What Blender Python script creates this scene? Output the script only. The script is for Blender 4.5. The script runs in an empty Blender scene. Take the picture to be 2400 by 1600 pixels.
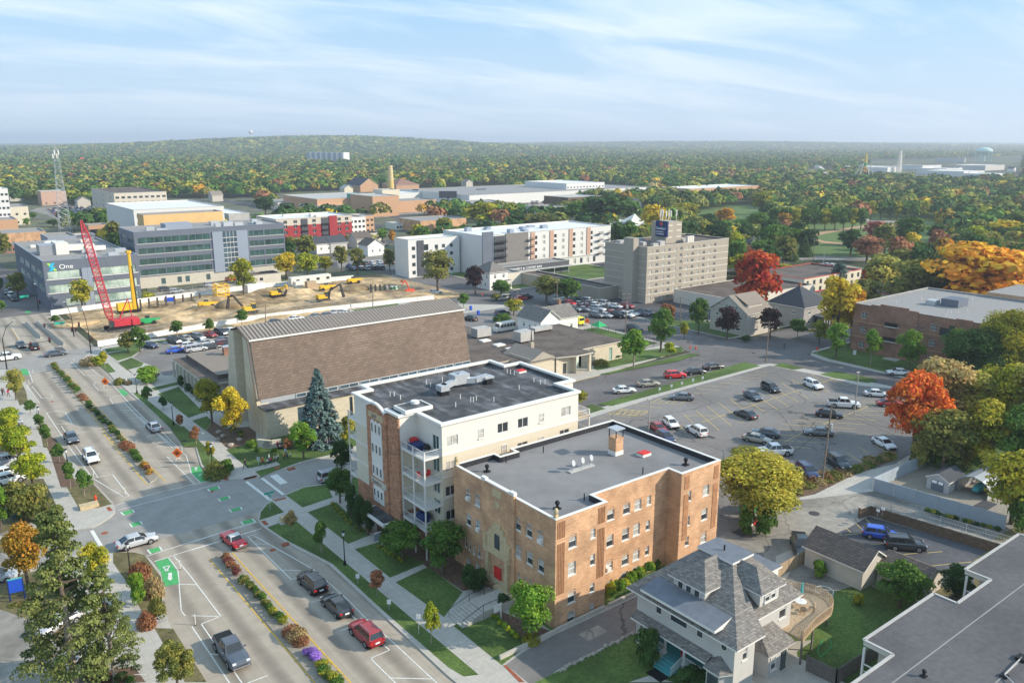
import bpy,bmesh,math,random
import numpy as np
from math import sin,cos,pi,radians,sqrt,atan2
from mathutils import Vector,Matrix
rnd=random.Random(7)
# ---------------------------------------------------------------- camera, sky, sun, exposure
H=54.0;FPX=1925.0;YH=333.0
PITCH=math.atan((800-YH)/FPX);SP,CP=sin(PITCH),cos(PITCH)
FW=(.60925,.79298)
scn=bpy.context.scene
cam=bpy.data.objects.new('camera',bpy.data.cameras.new('camera'));scn.collection.objects.link(cam)
cam.location=(0,0,H);cam.rotation_euler=(pi/2-PITCH,0,-atan2(FW[0],FW[1]))
cam.data.sensor_width=36;cam.data.lens=FPX/2400*36;cam.data.clip_start=1;cam.data.clip_end=40000
scn.camera=cam
SUN_EL=radians(27);SD=Vector((.728*cos(SUN_EL),-.685*cos(SUN_EL),sin(SUN_EL))).normalized()
w=bpy.data.worlds.new("World");scn.world=w;w.use_nodes=True
nt=w.node_tree;nt.nodes.clear()
def N(t,typ,**k):
 n=t.nodes.new(typ)
 for a,v in k.items():
  if a.startswith('_'):n.inputs[int(a[1:])].default_value=v
  else:setattr(n,a,v)
 return n
sky=N(nt,'ShaderNodeTexSky',sky_type='NISHITA',sun_disc=False,sun_elevation=SUN_EL,sun_rotation=atan2(SD.x,SD.y))
sky.air_density=1.0;sky.dust_density=1.4;sky.ozone_density=1.2
bg=N(nt,'ShaderNodeBackground');bg.inputs[1].default_value=.118
out=N(nt,'ShaderNodeOutputWorld')
tc=N(nt,'ShaderNodeTexCoord');sep=N(nt,'ShaderNodeSeparateXYZ')
nt.links.new(tc.outputs['Generated'],sep.inputs[0])
# thin streaked cirrus: the view direction laid on a high flat ceiling, stretched, plus a pale band of far haze
zc=N(nt,'ShaderNodeMath',operation='MAXIMUM');zc.inputs[1].default_value=.0;nt.links.new(sep.outputs[2],zc.inputs[0])
za=N(nt,'ShaderNodeMath',operation='ADD');za.inputs[1].default_value=.12;nt.links.new(zc.outputs[0],za.inputs[0])
dv=N(nt,'ShaderNodeVectorMath',operation='DIVIDE');nt.links.new(tc.outputs['Generated'],dv.inputs[0])
cb=N(nt,'ShaderNodeCombineXYZ');[nt.links.new(za.outputs[0],cb.inputs[i])for i in range(3)];nt.links.new(cb.outputs[0],dv.inputs[1])
mp=N(nt,'ShaderNodeMapping');mp.inputs['Rotation'].default_value=(0,0,radians(-28));mp.inputs['Scale'].default_value=(.55,1.25,1)
mp.inputs['Location'].default_value=(.3,1.9,0)
nt.links.new(dv.outputs[0],mp.inputs[0])
nz=N(nt,'ShaderNodeTexNoise');nz.inputs['Scale'].default_value=1.25;nz.inputs['Detail'].default_value=7;nz.inputs['Roughness'].default_value=.55
nz.inputs['Distortion'].default_value=.6
nt.links.new(mp.outputs[0],nz.inputs[0])
cr=N(nt,'ShaderNodeValToRGB');cr.color_ramp.elements[0].position=.42;cr.color_ramp.elements[1].position=.66
cr.color_ramp.elements[0].color=(.0,.0,.0,1);cr.color_ramp.elements[1].color=(.85,.85,.85,1)
nt.links.new(nz.outputs[0],cr.inputs[0])
m1=N(nt,'ShaderNodeMixRGB');m1.inputs[2].default_value=(6.2,7.1,7.9,1)
nt.links.new(cr.outputs[0],m1.inputs[0]);nt.links.new(sky.outputs[0],m1.inputs[1])
hz=N(nt,'ShaderNodeMapRange');hz.inputs[1].default_value=-.02;hz.inputs[2].default_value=.21;hz.inputs[3].default_value=.97;hz.inputs[4].default_value=0.0
nt.links.new(sep.outputs[2],hz.inputs[0])
m15=N(nt,'ShaderNodeMixRGB');m15.inputs[0].default_value=.7;m15.inputs[2].default_value=(2.0,4.6,7.4,1);nt.links.new(sky.outputs[0],m15.inputs[1]);nt.links.new(m15.outputs[0],m1.inputs[1])
m2=N(nt,'ShaderNodeMixRGB');m2.inputs[2].default_value=(4.7,5.55,6.45,1)
nt.links.new(hz.outputs[0],m2.inputs[0]);nt.links.new(m1.outputs[0],m2.inputs[1])
nt.links.new(m2.outputs[0],bg.inputs[0]);nt.links.new(bg.outputs[0],out.inputs[0])
sl=bpy.data.lights.new('sun','SUN');sl.energy=4.6;sl.angle=radians(.55);sl.color=(1,.9,.75)
so=bpy.data.objects.new('sun',sl);scn.collection.objects.link(so)
so.rotation_euler=SD.to_track_quat('Z','Y').to_euler()
scn.view_settings.view_transform='Standard';scn.view_settings.look='None';scn.view_settings.exposure=.4;scn.view_settings.gamma=1
scn.cycles.max_bounces=6;scn.cycles.volume_bounces=0;scn.cycles.use_denoising=True
# ---------------------------------------------------------------- photo pixel (2400 wide) -> point of the place
def G(px,py,z=0.0):
 dz=-FPX*SP+(800-py)*CP;dy=FPX*CP+(800-py)*SP;t=(H-z)/-dz
 X=(px-1200)*t;Y=dy*t
 return(X*FW[1]+Y*FW[0],-X*FW[0]+Y*FW[1])
def reg(ox,oy,k=3.92):
 return lambda x,y,z=0.0:G(ox+x/k,oy+y/k,z)
def hgt(xb,yb,yt):
 dz=-FPX*SP+(800-yb)*CP;dy=FPX*CP+(800-yb)*SP;Y=dy*H/-dz
 k=(800-yt)/FPX;return H+Y*(k*CP-SP)/(CP+k*SP)
def onplane(px,py,x=None,y=None):
 r=(px-1200,FPX*CP+(800-py)*SP,-FPX*SP+(800-py)*CP)
 wx=r[0]*FW[1]+r[1]*FW[0];wy=-r[0]*FW[0]+r[1]*FW[1]
 t=x/wx if x is not None else y/wy
 return(wy*t if x is not None else wx*t,H+r[2]*t)
R1,R2,R3,R4=reg(0,300),reg(600,300),reg(1200,300),reg(1800,300)
R5,R6,R7,R8=reg(0,650),reg(500,650),reg(1000,650),reg(1400,800,3.336)
R9,R10,R11,R12=reg(1800,650),reg(1800,1000),reg(1400,1200),reg(1800,1200)
R13,R14,R15,R16=reg(0,1000),reg(0,1200),reg(450,1200),reg(550,950)
R17,R18=reg(1000,1050),reg(1000,1200)
# ---------------------------------------------------------------- materials
MATS={}
def mat(name,col,rough=.8,var=.0,scale=1.0,detail=4,metal=0,kind=None,col2=None,spec=.3,coord='P',extra=None):
 if name in MATS:return MATS[name]
 m=bpy.data.materials.new(name);m.use_nodes=True;t=m.node_tree;L=t.links.new
 b=t.nodes['Principled BSDF'];b.inputs['Roughness'].default_value=rough;b.inputs['Metallic'].default_value=metal
 b.inputs['Specular IOR Level'].default_value=spec
 c4=(*col,1);b.inputs['Base Color'].default_value=c4
 if coord=='P':co=N(t,'ShaderNodeNewGeometry').outputs['Position']
 else:co=N(t,'ShaderNodeTexCoord').outputs['Object']
 res=None
 if kind=='objcol':
  oi=N(t,'ShaderNodeObjectInfo');res=oi.outputs['Color']
 if kind in('brick','shingle','panel'):
  sx=N(t,'ShaderNodeSeparateXYZ');L(co,sx.inputs[0]);ad=N(t,'ShaderNodeMath',operation='ADD')
  L(sx.outputs[0],ad.inputs[0]);L(sx.outputs[1],ad.inputs[1]);cx=N(t,'ShaderNodeCombineXYZ');L(ad.outputs[0],cx.inputs[0]);L(sx.outputs[2],cx.inputs[1])
  if kind=='panel':cx=None
  br=N(t,'ShaderNodeTexBrick');L(cx.outputs[0]if cx else co,br.inputs['Vector'])
  e=extra or(1,.5,.25,.01,.5)
  br.inputs['Scale'].default_value=e[0];br.inputs['Brick Width'].default_value=e[1];br.inputs['Row Height'].default_value=e[2]
  br.inputs['Mortar Size'].default_value=e[3];br.inputs['Mortar Smooth'].default_value=.3
  br.inputs['Color1'].default_value=tuple(min(1,v*(1+var))for v in col)+(1,)
  br.inputs['Color2'].default_value=(*(col2 or tuple(v*(1-var)for v in col)),1)
  br.inputs['Mortar'].default_value=tuple(min(1,v*e[4])for v in col)+(1,);br.inputs['Bias'].default_value=0
  res=br.outputs['Color']
 if var>0 or col2:
  n1=N(t,'ShaderNodeTexNoise');n1.inputs['Scale'].default_value=scale;n1.inputs['Detail'].default_value=detail;n1.inputs['Roughness'].default_value=.6
  L(co,n1.inputs['Vector'])
  rp=N(t,'ShaderNodeMapRange');rp.inputs[1].default_value=.32;rp.inputs[2].default_value=.68;L(n1.outputs[0],rp.inputs[0])
  if res is None:
   mx=N(t,'ShaderNodeMixRGB');mx.inputs[1].default_value=tuple(v*(1-var)for v in col)+(1,)
   mx.inputs[2].default_value=(*(col2 or tuple(min(1,v*(1+var))for v in col)),1);L(rp.outputs[0],mx.inputs[0]);res=mx.outputs[0]
  else:
   hs=N(t,'ShaderNodeHueSaturation');r2=N(t,'ShaderNodeMapRange');r2.inputs[3].default_value=1-var;r2.inputs[4].default_value=1+var
   L(rp.outputs[0],r2.inputs[0]);L(r2.outputs[0],hs.inputs['Value']);L(res,hs.inputs['Color']);res=hs.outputs[0]
 if res is not None:L(res,b.inputs['Base Color'])
 m['res']=1;MATS[name]=m;return m
def relayer(m,fn):
 """insert a colour operation before the base colour"""
 t=m.node_tree;b=t.nodes['Principled BSDF'];inp=b.inputs['Base Color']
 src=inp.links[0].from_socket if inp.links else None
 o=fn(t,src,N(t,'ShaderNodeNewGeometry').outputs['Position']);t.links.new(o,inp)
def cracks(m,scale=.12,wd=.012,dark=.55,warp=2.5):
 def f(t,src,P):
  L=t.links.new
  nn=N(t,'ShaderNodeTexNoise');nn.inputs['Scale'].default_value=.35;nn.inputs['Detail'].default_value=5;L(P,nn.inputs['Vector'])
  sc=N(t,'ShaderNodeVectorMath',operation='SCALE');sc.inputs['Scale'].default_value=warp;L(nn.outputs['Color'],sc.inputs[0])
  ad=N(t,'ShaderNodeVectorMath',operation='ADD');L(P,ad.inputs[0]);L(sc.outputs[0],ad.inputs[1])
  v=N(t,'ShaderNodeTexVoronoi',feature='DISTANCE_TO_EDGE');v.inputs['Scale'].default_value=scale;L(ad.outputs[0],v.inputs['Vector'])
  r=N(t,'ShaderNodeMapRange');r.inputs[1].default_value=wd*.4;r.inputs[2].default_value=wd;r.inputs[3].default_value=dark;r.inputs[4].default_value=1;L(v.outputs[0],r.inputs[0])
  mu=N(t,'ShaderNodeMixRGB',blend_type='MULTIPLY');mu.inputs[0].default_value=1;L(src,mu.inputs[1]);L(r.outputs[0],mu.inputs[2]);return mu.outputs[0]
 relayer(m,f)
def blotch(m,scale=.05,lo=.8,hi=1.15,a=.4,b=.6,stretch=(1,1,1)):
 def f(t,src,P):
  L=t.links.new;mpn=N(t,'ShaderNodeMapping');mpn.inputs['Scale'].default_value=stretch;L(P,mpn.inputs[0])
  nn=N(t,'ShaderNodeTexNoise');nn.inputs['Scale'].default_value=scale;nn.inputs['Detail'].default_value=3;L(mpn.outputs[0],nn.inputs['Vector'])
  r=N(t,'ShaderNodeMapRange');r.inputs[1].default_value=a;r.inputs[2].default_value=b;r.inputs[3].default_value=lo;r.inputs[4].default_value=hi;L(nn.outputs[0],r.inputs[0])
  mu=N(t,'ShaderNodeMixRGB',blend_type='MULTIPLY');mu.inputs[0].default_value=1;L(src,mu.inputs[1]);L(r.outputs[0],mu.inputs[2]);return mu.outputs[0]
 relayer(m,f)
def joints(m,w=4.0,h=4.5,ms=.012,dark=.72,off=(0,0)):
 def f(t,src,P):
  L=t.links.new;mpn=N(t,'ShaderNodeMapping');mpn.inputs['Location'].default_value=(off[0],off[1],0);L(P,mpn.inputs[0])
  br=N(t,'ShaderNodeTexBrick');br.offset=0;br.inputs['Scale'].default_value=1;br.inputs['Brick Width'].default_value=w;br.inputs['Row Height'].default_value=h
  br.inputs['Mortar Size'].default_value=ms;br.inputs['Color1'].default_value=(1,1,1,1);br.inputs['Color2'].default_value=(.93,.93,.93,1);br.inputs['Mortar'].default_value=(dark,)*3+(1,)
  L(mpn.outputs[0],br.inputs['Vector'])
  mu=N(t,'ShaderNodeMixRGB',blend_type='MULTIPLY');mu.inputs[0].default_value=1;L(src,mu.inputs[1]);L(br.outputs['Color'],mu.inputs[2]);return mu.outputs[0]
 relayer(m,f)
def S(h):
 v=[int(h[i:i+2],16)/255 for i in(0,2,4)]
 return tuple(x/12.92 if x<=.04045 else((x+.055)/1.055)**2.4 for x in v)
M={}
def dm(k,*a,**kw):M[k]=mat(k,*a,**kw);return M[k]
dm('concrete_road',(.36,.31,.25),.85,.09,.5);joints(M['concrete_road'],3.6,4.6,.03,.8)
def lanes(t,src,P):
 L=t.links.new;sx=N(t,'ShaderNodeSeparateXYZ');L(P,sx.inputs[0]);wv=N(t,'ShaderNodeMath',operation='MULTIPLY');wv.inputs[1].default_value=1.72;L(sx.outputs[0],wv.inputs[0])
 sn=N(t,'ShaderNodeMath',operation='SINE');L(wv.outputs[0],sn.inputs[0])
 n=N(t,'ShaderNodeTexNoise');n.inputs['Scale'].default_value=.05;L(P,n.inputs['Vector'])
 mu0=N(t,'ShaderNodeMath',operation='MULTIPLY');L(sn.outputs[0],mu0.inputs[0]);L(n.outputs[0],mu0.inputs[1])
 r=N(t,'ShaderNodeMapRange');r.inputs[1].default_value=-.1;r.inputs[2].default_value=.55;r.inputs[3].default_value=1.06;r.inputs[4].default_value=.66;L(mu0.outputs[0],r.inputs[0])
 mu=N(t,'ShaderNodeMixRGB',blend_type='MULTIPLY');mu.inputs[0].default_value=1;L(src,mu.inputs[1]);L(r.outputs[0],mu.inputs[2]);return mu.outputs[0]
relayer(M['concrete_road'],lanes)
dm('concrete_cross',(.31,.29,.265),.85,.1,.4);joints(M['concrete_cross'],4.4,4.4,.03,.82)
dm('pave',(.45,.42,.37),.85,.08,1.5);joints(M['pave'],1.6,1.6,.03,.82)
dm('kerb',(.43,.40,.35),.85,.1,2);dm('kerb_yellow',(.6,.45,.08),.8,.1,2)
dm('asphalt',(.14,.13,.127),.9,.12,1.2);blotch(M['asphalt'],.06,.82,1.2);cracks(M['asphalt'],.07,.006,.6)
dm('asphalt_lot',(.195,.18,.168),.9,.1,1.0);blotch(M['asphalt_lot'],.045,.85,1.15);cracks(M['asphalt_lot'],.055,.007,.5)
dm('asphalt_dark',(.075,.075,.082),.9,.12,1.0);blotch(M['asphalt_dark'],.06,.8,1.3)
dm('asphalt_worn',(.25,.23,.2),.92,.16,.8);blotch(M['asphalt_worn'],.09,.72,1.2);cracks(M['asphalt_worn'],.11,.012,.6)
dm('grass',(.065,.125,.025),.95,.3,3,col2=(.11,.16,.04));blotch(M['grass'],.12,.8,1.25)
dm('grass_dry',(.12,.125,.045),.95,.3,3,col2=(.19,.15,.075));blotch(M['grass_dry'],.3,.8,1.2)
dm('park_grass',(.09,.15,.035),.95,.2,.3,col2=(.12,.18,.05))
dm('mulch',(.11,.065,.04),.95,.4,4,col2=(.2,.13,.09))
dm('dirt',(.4,.27,.135),.95,.25,.25,col2=(.52,.38,.22));blotch(M['dirt'],.06,.55,1.3);blotch(M['dirt'],.4,.8,1.2)
dm('gravel',(.27,.235,.19),.95,.25,5)
dm('town_ground',(.2,.19,.165),.95,.3,.02,col2=(.1,.12,.05));blotch(M['town_ground'],.08,.8,1.2)
dm('infield',(.42,.26,.15),.95,.12,.4)
dm('mark_white',(.66,.65,.6),.7,.18,3);dm('mark_yellow',(.6,.38,.07),.7,.2,2.5);dm('mark_yellow2',(.62,.45,.13),.7,.15,3)
dm('mark_green',(.075,.36,.12),.75,.12,2)
dm('brick_orange',(.5,.31,.18),.85,.12,.6,kind='brick',extra=(1,.5,.2,.02,1.25),col2=(.46,.255,.145));blotch(M['brick_orange'],.35,.84,1.12)
dm('brick_flute',(.36,.18,.09),.85,.2,2);dm('brick_trim',(.5,.3,.18),.85,.12,2);dm('brick_red',(.27,.145,.1),.85,.12,.5,kind='brick',extra=(1,.4,.14,.012,1.2));blotch(M['brick_red'],.3,.85,1.12)
dm('brick_tower',(.38,.19,.11),.85,.3,1.2,kind='brick',extra=(1,.4,.14,.012,1.2))
dm('stone',(.56,.49,.37),.85,.05,1.2,kind='brick',extra=(1,1.3,.4,.012,.9));dm('limestone',(.5,.4,.24),.85,.2,3)
dm('stone_pale',(.52,.48,.4),.85,.08,1)
dm('roof_dark',(.085,.085,.09),.8,.25,.5);blotch(M['roof_dark'],.22,.75,1.7,.5,.66,(2.6,.5,1));blotch(M['roof_dark'],.6,.85,1.3,.45,.6)
dm('roof_grey',(.2,.195,.195),.85,.06,.6);blotch(M['roof_grey'],.12,.9,1.12)
dm('roof_mem',(.1,.096,.1),.85,.15,1.5);blotch(M['roof_mem'],.1,.88,1.12)
dm('roof_brown',(.115,.092,.078),.9,.22,2);blotch(M['roof_brown'],.2,.8,1.2)
dm('roof_pale',(.42,.41,.39),.85,.1,.5);dm('roof_white',(.68,.67,.64),.8,.06,.4)
dm('membrane_black',(.03,.03,.035),.6,.2,1)
dm('shingle_church',(.205,.153,.12),.9,.12,.9,kind='brick',extra=(1,1.2,.5,.05,.62),col2=(.18,.134,.105));blotch(M['shingle_church'],.06,.9,1.1)
dm('shingle_grey',(.22,.2,.18),.9,.18,6,kind='brick',extra=(1,.36,.15,.02,.65),col2=(.13,.122,.115))
dm('shingle_brown',(.15,.12,.1),.9,.2,5,kind='brick',extra=(1,.5,.2,.03,.65),col2=(.11,.09,.08))
dm('shingle_dark',(.06,.065,.075),.9,.2,3);dm('shingle_tan',(.24,.2,.165),.9,.15,3)
dm('metal_roof',(.3,.255,.215),.6,.06,1);dm('metal_seam',(.12,.1,.085),.6)
dm('white',(.67,.64,.575),.7,.03,2);dm('cream',(.62,.56,.44),.75,.03,.5);dm('white_trim',(.7,.68,.64),.6)
dm('siding_white',(.74,.73,.7),.7,.05,1);dm('siding_tan',(.5,.46,.4),.75,.06,1);dm('siding_grey',(.34,.32,.3),.75,.05,1);dm('siding_grey2',(.5,.48,.45),.75,.04,1);dm('siding_grey3',(.42,.42,.43),.75,.04,1);dm('roof_slate',(.15,.165,.19),.7,.12,1);dm('roof_grey2',(.27,.26,.25),.85,.08,1);dm('brick_brown',(.16,.11,.075),.9,.15,2,kind='brick',extra=(1,.45,.2,.02,.7))
dm('tan',(.36,.32,.265),.8,.04,.5);dm('tan_light',(.62,.57,.49),.75);dm('beige',(.58,.52,.43),.8,.05,.6)
dm('charcoal',(.075,.08,.092),.6,.06,.5);dm('slate_panel',(.13,.15,.19),.5,.04,.3);dm('slate_light',(.26,.30,.37),.5,.03,.3)
dm('grey_brown',(.2,.185,.175),.75,.05,.5);dm('apt_white',(.64,.63,.61),.7,.02,.5);dm('apt_pink',(.5,.33,.25),.8,.08,1)
dm('apt_red',(.33,.035,.04),.7,.08,.5);dm('apt_tan',(.56,.49,.4),.75);dm('yellow_wall',(.68,.45,.2),.75,.04,.3)
dm('black_metal',(.02,.02,.022),.45,metal=.3);dm('metal',(.42,.43,.45),.35,.05,1,metal=.6);dm('galv',(.5,.52,.54),.4,.05,2,metal=.4)
dm('pole_grey',(.36,.34,.31),.7,.1,2);dm('pole_wood',(.2,.165,.135),.9,.25,4);dm('wood',(.42,.31,.2),.8,.2,4);dm('wood_grey',(.17,.15,.135),.9,.2,4)
dm('red',(.6,.03,.025),.5);dm('orange_sign',(.95,.18,.02),.5);dm('yellow_paint',(.75,.45,.03),.5,.1,2);dm('green_paint',(.03,.35,.12),.5)
dm('crane_red',(.5,.04,.055),.5,.1,1);dm('hydrant',(.7,.07,.02),.5);dm('teal',(.08,.4,.4),.6);dm('sign_green',(.02,.38,.28),.5);dm('sign_white',(.85,.85,.85),.5)
dm('navy',(.01,.03,.12),.5);dm('blue',(.02,.08,.5),.4);dm('black',(.012,.012,.013),.6);dm('tyre',(.022,.022,.024),.85);dm('chrome',(.6,.6,.62),.25,metal=.9)
dm('fence_blue',(.33,.38,.43),.6,.06,.5);dm('barrier',(.7,.69,.66),.75,.05,.5);dm('steel_dark',(.07,.06,.055),.7,.2,2)
dm('rust',(.3,.09,.045),.9,.2,3);dm('boulder',(.35,.31,.26),.9,.3,2)
dm('leaf_green',(.35,.62,.1),.5);dm('sky_blue',(.03,.4,.62),.5);dm('sea_green',(.08,.32,.25),.7);dm('chim_yellow',(.6,.43,.14),.8,.12,.3);dm('corn_yellow',(.65,.45,.12),.7);dm('lemon',(.75,.68,.05),.4);dm('mint',(.42,.6,.55),.6);dm('shingle_brown2',(.25,.14,.1),.9)
dm('skin',(.45,.28,.2),.6);dm('bark',(.13,.1,.075),.95,.3,6,coord='O');dm('bark_pale',(.3,.25,.2),.95,.3,5,coord='O')
dm('headlight',(.7,.72,.75),.2,spec=.8);dm('tail_light',(.45,.01,.01),.3,spec=.6);dm('porch_teal',(.1,.36,.38),.7);dm('hosegreen',(.03,.4,.15),.6)
M['glass']=mat('glass',(.045,.055,.062),.08,.5,.25,spec=.7);M['glass_blue']=mat('glass_blue',(.06,.1,.13),.07,.4,.3,spec=.8)
M['glass_green']=mat('glass_green',(.3,.44,.38),.12,.4,.2,col2=(.62,.72,.62),spec=.8);M['glass_band']=mat('glass_band',(.04,.085,.078),.06,.5,.2,spec=.8)
M['blind']=mat('blind',(.42,.41,.38),.35,.35,.8,spec=.6);M['car_glass']=mat('car_glass',(.025,.03,.034),.06,spec=.8)
dm('paint',(1,1,1),.28,kind='objcol',spec=.6);MATS['paint'].node_tree.nodes['Principled BSDF'].inputs['Coat Weight'].default_value=.6
MATS['paint'].node_tree.nodes['Principled BSDF'].inputs['Coat Roughness'].default_value=.08
dm('trousers',(.03,.035,.05),.9);dm('hair',(.03,.02,.015),.8)
dm('cloth',(1,1,1),.9,kind='objcol')
def foliage(name,transl=.35):
 m=bpy.data.materials.new(name);m.use_nodes=True;t=m.node_tree;L=t.links.new;b=t.nodes['Principled BSDF'];o=t.nodes['Material Output']
 oi=N(t,'ShaderNodeObjectInfo');a2=N(t,'ShaderNodeAttribute',attribute_type='OBJECT',attribute_name='c2');lf=N(t,'ShaderNodeAttribute',attribute_name='leaf')
 sx=N(t,'ShaderNodeSeparateXYZ');L(lf.outputs['Vector'],sx.inputs[0])
 mx=N(t,'ShaderNodeMixRGB');L(sx.outputs[0],mx.inputs[0]);L(oi.outputs['Color'],mx.inputs[1]);L(a2.outputs['Color'],mx.inputs[2])
 hs=N(t,'ShaderNodeHueSaturation');L(mx.outputs[0],hs.inputs['Color'])
 r=N(t,'ShaderNodeMapRange');r.inputs[3].default_value=.62;r.inputs[4].default_value=1.4;L(sx.outputs[1],r.inputs[0]);L(r.outputs[0],hs.inputs['Value'])
 r=N(t,'ShaderNodeMapRange');r.inputs[3].default_value=.482;r.inputs[4].default_value=.518;L(sx.outputs[2],r.inputs[0]);L(r.outputs[0],hs.inputs['Hue'])
 L(hs.outputs[0],b.inputs['Base Color']);b.inputs['Roughness'].default_value=.75;b.inputs['Specular IOR Level'].default_value=.15
 tr=N(t,'ShaderNodeBsdfTranslucent');L(hs.outputs[0],tr.inputs[0]);ms=N(t,'ShaderNodeMixShader');ms.inputs[0].default_value=transl
 L(b.outputs[0],ms.inputs[1]);L(tr.outputs[0],ms.inputs[2]);L(ms.outputs[0],o.inputs[0]);return m
M['leaf']=foliage('leaf');M['needle']=foliage('needle',.15)
def far_foliage():
 m=bpy.data.materials.new('far_leaf');m.use_nodes=True;t=m.node_tree;L=t.links.new;b=t.nodes['Principled BSDF']
 a=N(t,'ShaderNodeAttribute',attribute_name='leafcol');L(a.outputs['Color'],b.inputs['Base Color']);b.inputs['Roughness'].default_value=.9;b.inputs['Specular IOR Level'].default_value=.1
 return m
M['far_leaf']=far_foliage()
# ---------------------------------------------------------------- objects
COL=scn.collection
def root_loc(p):
 v=Vector(p.location)
 while p.parent:p=p.parent;v+=Vector(p.location)
 return v
def tag(o,label=None,cat=None,group=None,kind=None):
 if label:o['label']=label
 if cat:o['category']=cat
 if group:o['group']=group
 if kind:o['kind']=kind
 return o
def thing(name,label,cat,loc=(0,0,0),rz=0,group=None):
 o=bpy.data.objects.new(name,None);o.empty_display_size=.2;COL.objects.link(o);o.location=loc;o.rotation_euler=(0,0,rz)
 return tag(o,label,cat,group)
class MB:
 def __init__(s):s.v=[];s.f=[];s.m=[];s.mats=[]
 def mi(s,m):
  m=M[m]if isinstance(m,str)else m
  if m not in s.mats:s.mats.append(m)
  return s.mats.index(m)
 def poly(s,pts,m):
  n=len(s.v);s.v+=[tuple(p)for p in pts];s.f.append(tuple(range(n,n+len(pts))));s.m.append(s.mi(m));return s
 def box(s,x0,x1,y0,y1,z0,z1,m,mt=None):
  a=[(x0,y0),(x1,y0),(x1,y1),(x0,y1)];return s.prism(a,z0,z1,m,mt)
 def prism(s,p,z0,z1,m,mt=None,bottom=True):
  ar=sum(p[i][0]*p[(i+1)%len(p)][1]-p[(i+1)%len(p)][0]*p[i][1]for i in range(len(p)))
  if ar<0:p=p[::-1]
  n=len(p)
  zf=(lambda q:z1)if not callable(z1)else z1
  for i in range(n):
   a,b=p[i],p[(i+1)%n];s.poly([(a[0],a[1],z0),(b[0],b[1],z0),(b[0],b[1],zf(b)),(a[0],a[1],zf(a))],m)
  s.poly([(q[0],q[1],zf(q))for q in p],mt or m)
  if bottom:s.poly([(q[0],q[1],z0)for q in p[::-1]],m)
  return s
 def tube(s,a,b,r0,r1=None,n=8,m='metal',cap=True):
  r1=r0 if r1 is None else r1;a=Vector(a);b=Vector(b);d=(b-a).normalized();u=d.orthogonal().normalized();w_=d.cross(u)
  k=len(s.v)
  for c,r in((a,r0),(b,r1)):
   for i in range(n):
    t=2*pi*i/n;s.v.append(tuple(c+u*(r*cos(t))+w_*(r*sin(t))))
  mi=s.mi(m)
  for i in range(n):s.f.append((k+i,k+(i+1)%n,k+n+(i+1)%n,k+n+i));s.m.append(mi)
  if cap:s.f.append(tuple(k+n+i for i in range(n)));s.m.append(mi);s.f.append(tuple(k+n-1-i for i in range(n)));s.m.append(mi)
  return s
 def path(s,pts,r,n=6,m='metal'):
  for a,b in zip(pts[:-1],pts[1:]):s.tube(a,b,r,r,n,m)
  return s
 def beam(s,a,b,w_,h_,m):
  a=Vector(a);b=Vector(b);d=(b-a).normalized();u=Vector((-d.y,d.x,0));u=u.normalized()if u.length>1e-6 else Vector((1,0,0));v=d.cross(u)
  c=[(-1,-1),(1,-1),(1,1),(-1,1)];P=[[tuple(q+u*(x*w_/2)+v*(y*h_/2))for x,y in c]for q in(a,b)]
  for i in range(4):s.poly([P[0][i],P[0][(i+1)%4],P[1][(i+1)%4],P[1][i]],m)
  s.poly(P[0][::-1],m);s.poly(P[1],m);return s
 def ball(s,c,r,m,nu=10,nv=6,jit=0,rr=None,zmin=None):
  rx,ry,rz_=r if hasattr(r,'__len__')else(r,r,r);k=len(s.v);R=rr or rnd
  for j in range(nv+1):
   ph=pi*j/nv
   for i in range(nu):
    t=2*pi*i/nu;q=1+(R.uniform(-jit,jit)if jit else 0);z=c[2]+rz_*cos(ph)*q
    if zmin is not None:z=max(z,zmin)
    s.v.append((c[0]+rx*sin(ph)*cos(t)*q,c[1]+ry*sin(ph)*sin(t)*q,z))
  mi=s.mi(m)
  for j in range(nv):
   for i in range(nu):s.f.append((k+j*nu+i,k+(j+1)*nu+i,k+(j+1)*nu+(i+1)%nu,k+j*nu+(i+1)%nu));s.m.append(mi)
  return s
 def mesh(s,name,off=(0,0,0),smooth=False):
  me=bpy.data.meshes.new(name);ox,oy,oz=off
  me.from_pydata([(x-ox,y-oy,z-oz)for x,y,z in s.v],[],s.f)
  for m in s.mats:me.materials.append(m)
  me.polygons.foreach_set('material_index',s.m)
  if smooth:me.polygons.foreach_set('use_smooth',[True]*len(s.f))
  me.update();return me
 def build(s,name,parent=None,label=None,cat=None,group=None,kind=None,smooth=False,org=None,bevel=0):
  off=root_loc(parent)if parent else(org or(0,0,0))
  o=bpy.data.objects.new(name,s.mesh(name,off,smooth));COL.objects.link(o)
  if parent:o.parent=parent
  elif org:o.location=org
  if bevel:
   b=o.modifiers.new('b','BEVEL');b.width=bevel;b.segments=2;b.limit_method='ANGLE'
  return tag(o,label,cat,group,kind)
def copy_tree(o,parent=None,loc=None,rz=None,label=None,color=None,props=None,scale=None):
 c=o.copy();COL.objects.link(c);c.parent=parent
 if loc is not None:c.location=loc
 if rz is not None:c.rotation_euler=(0,0,rz)
 if scale is not None:c.scale=scale if hasattr(scale,'__len__')else(scale,)*3
 if label:c['label']=label
 for k,v in(props or{}).items():c[k]=v
 for ch in o.children:copy_tree(ch,c,color=color)
 if color is not None and c.type=='MESH':c.color=(*color,1)
 return c
def delete_tree(o):
 for ch in list(o.children):delete_tree(ch)
 bpy.data.objects.remove(o)
def struct(name,mb,**k):return mb.build(name,kind='structure',**k)
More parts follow.
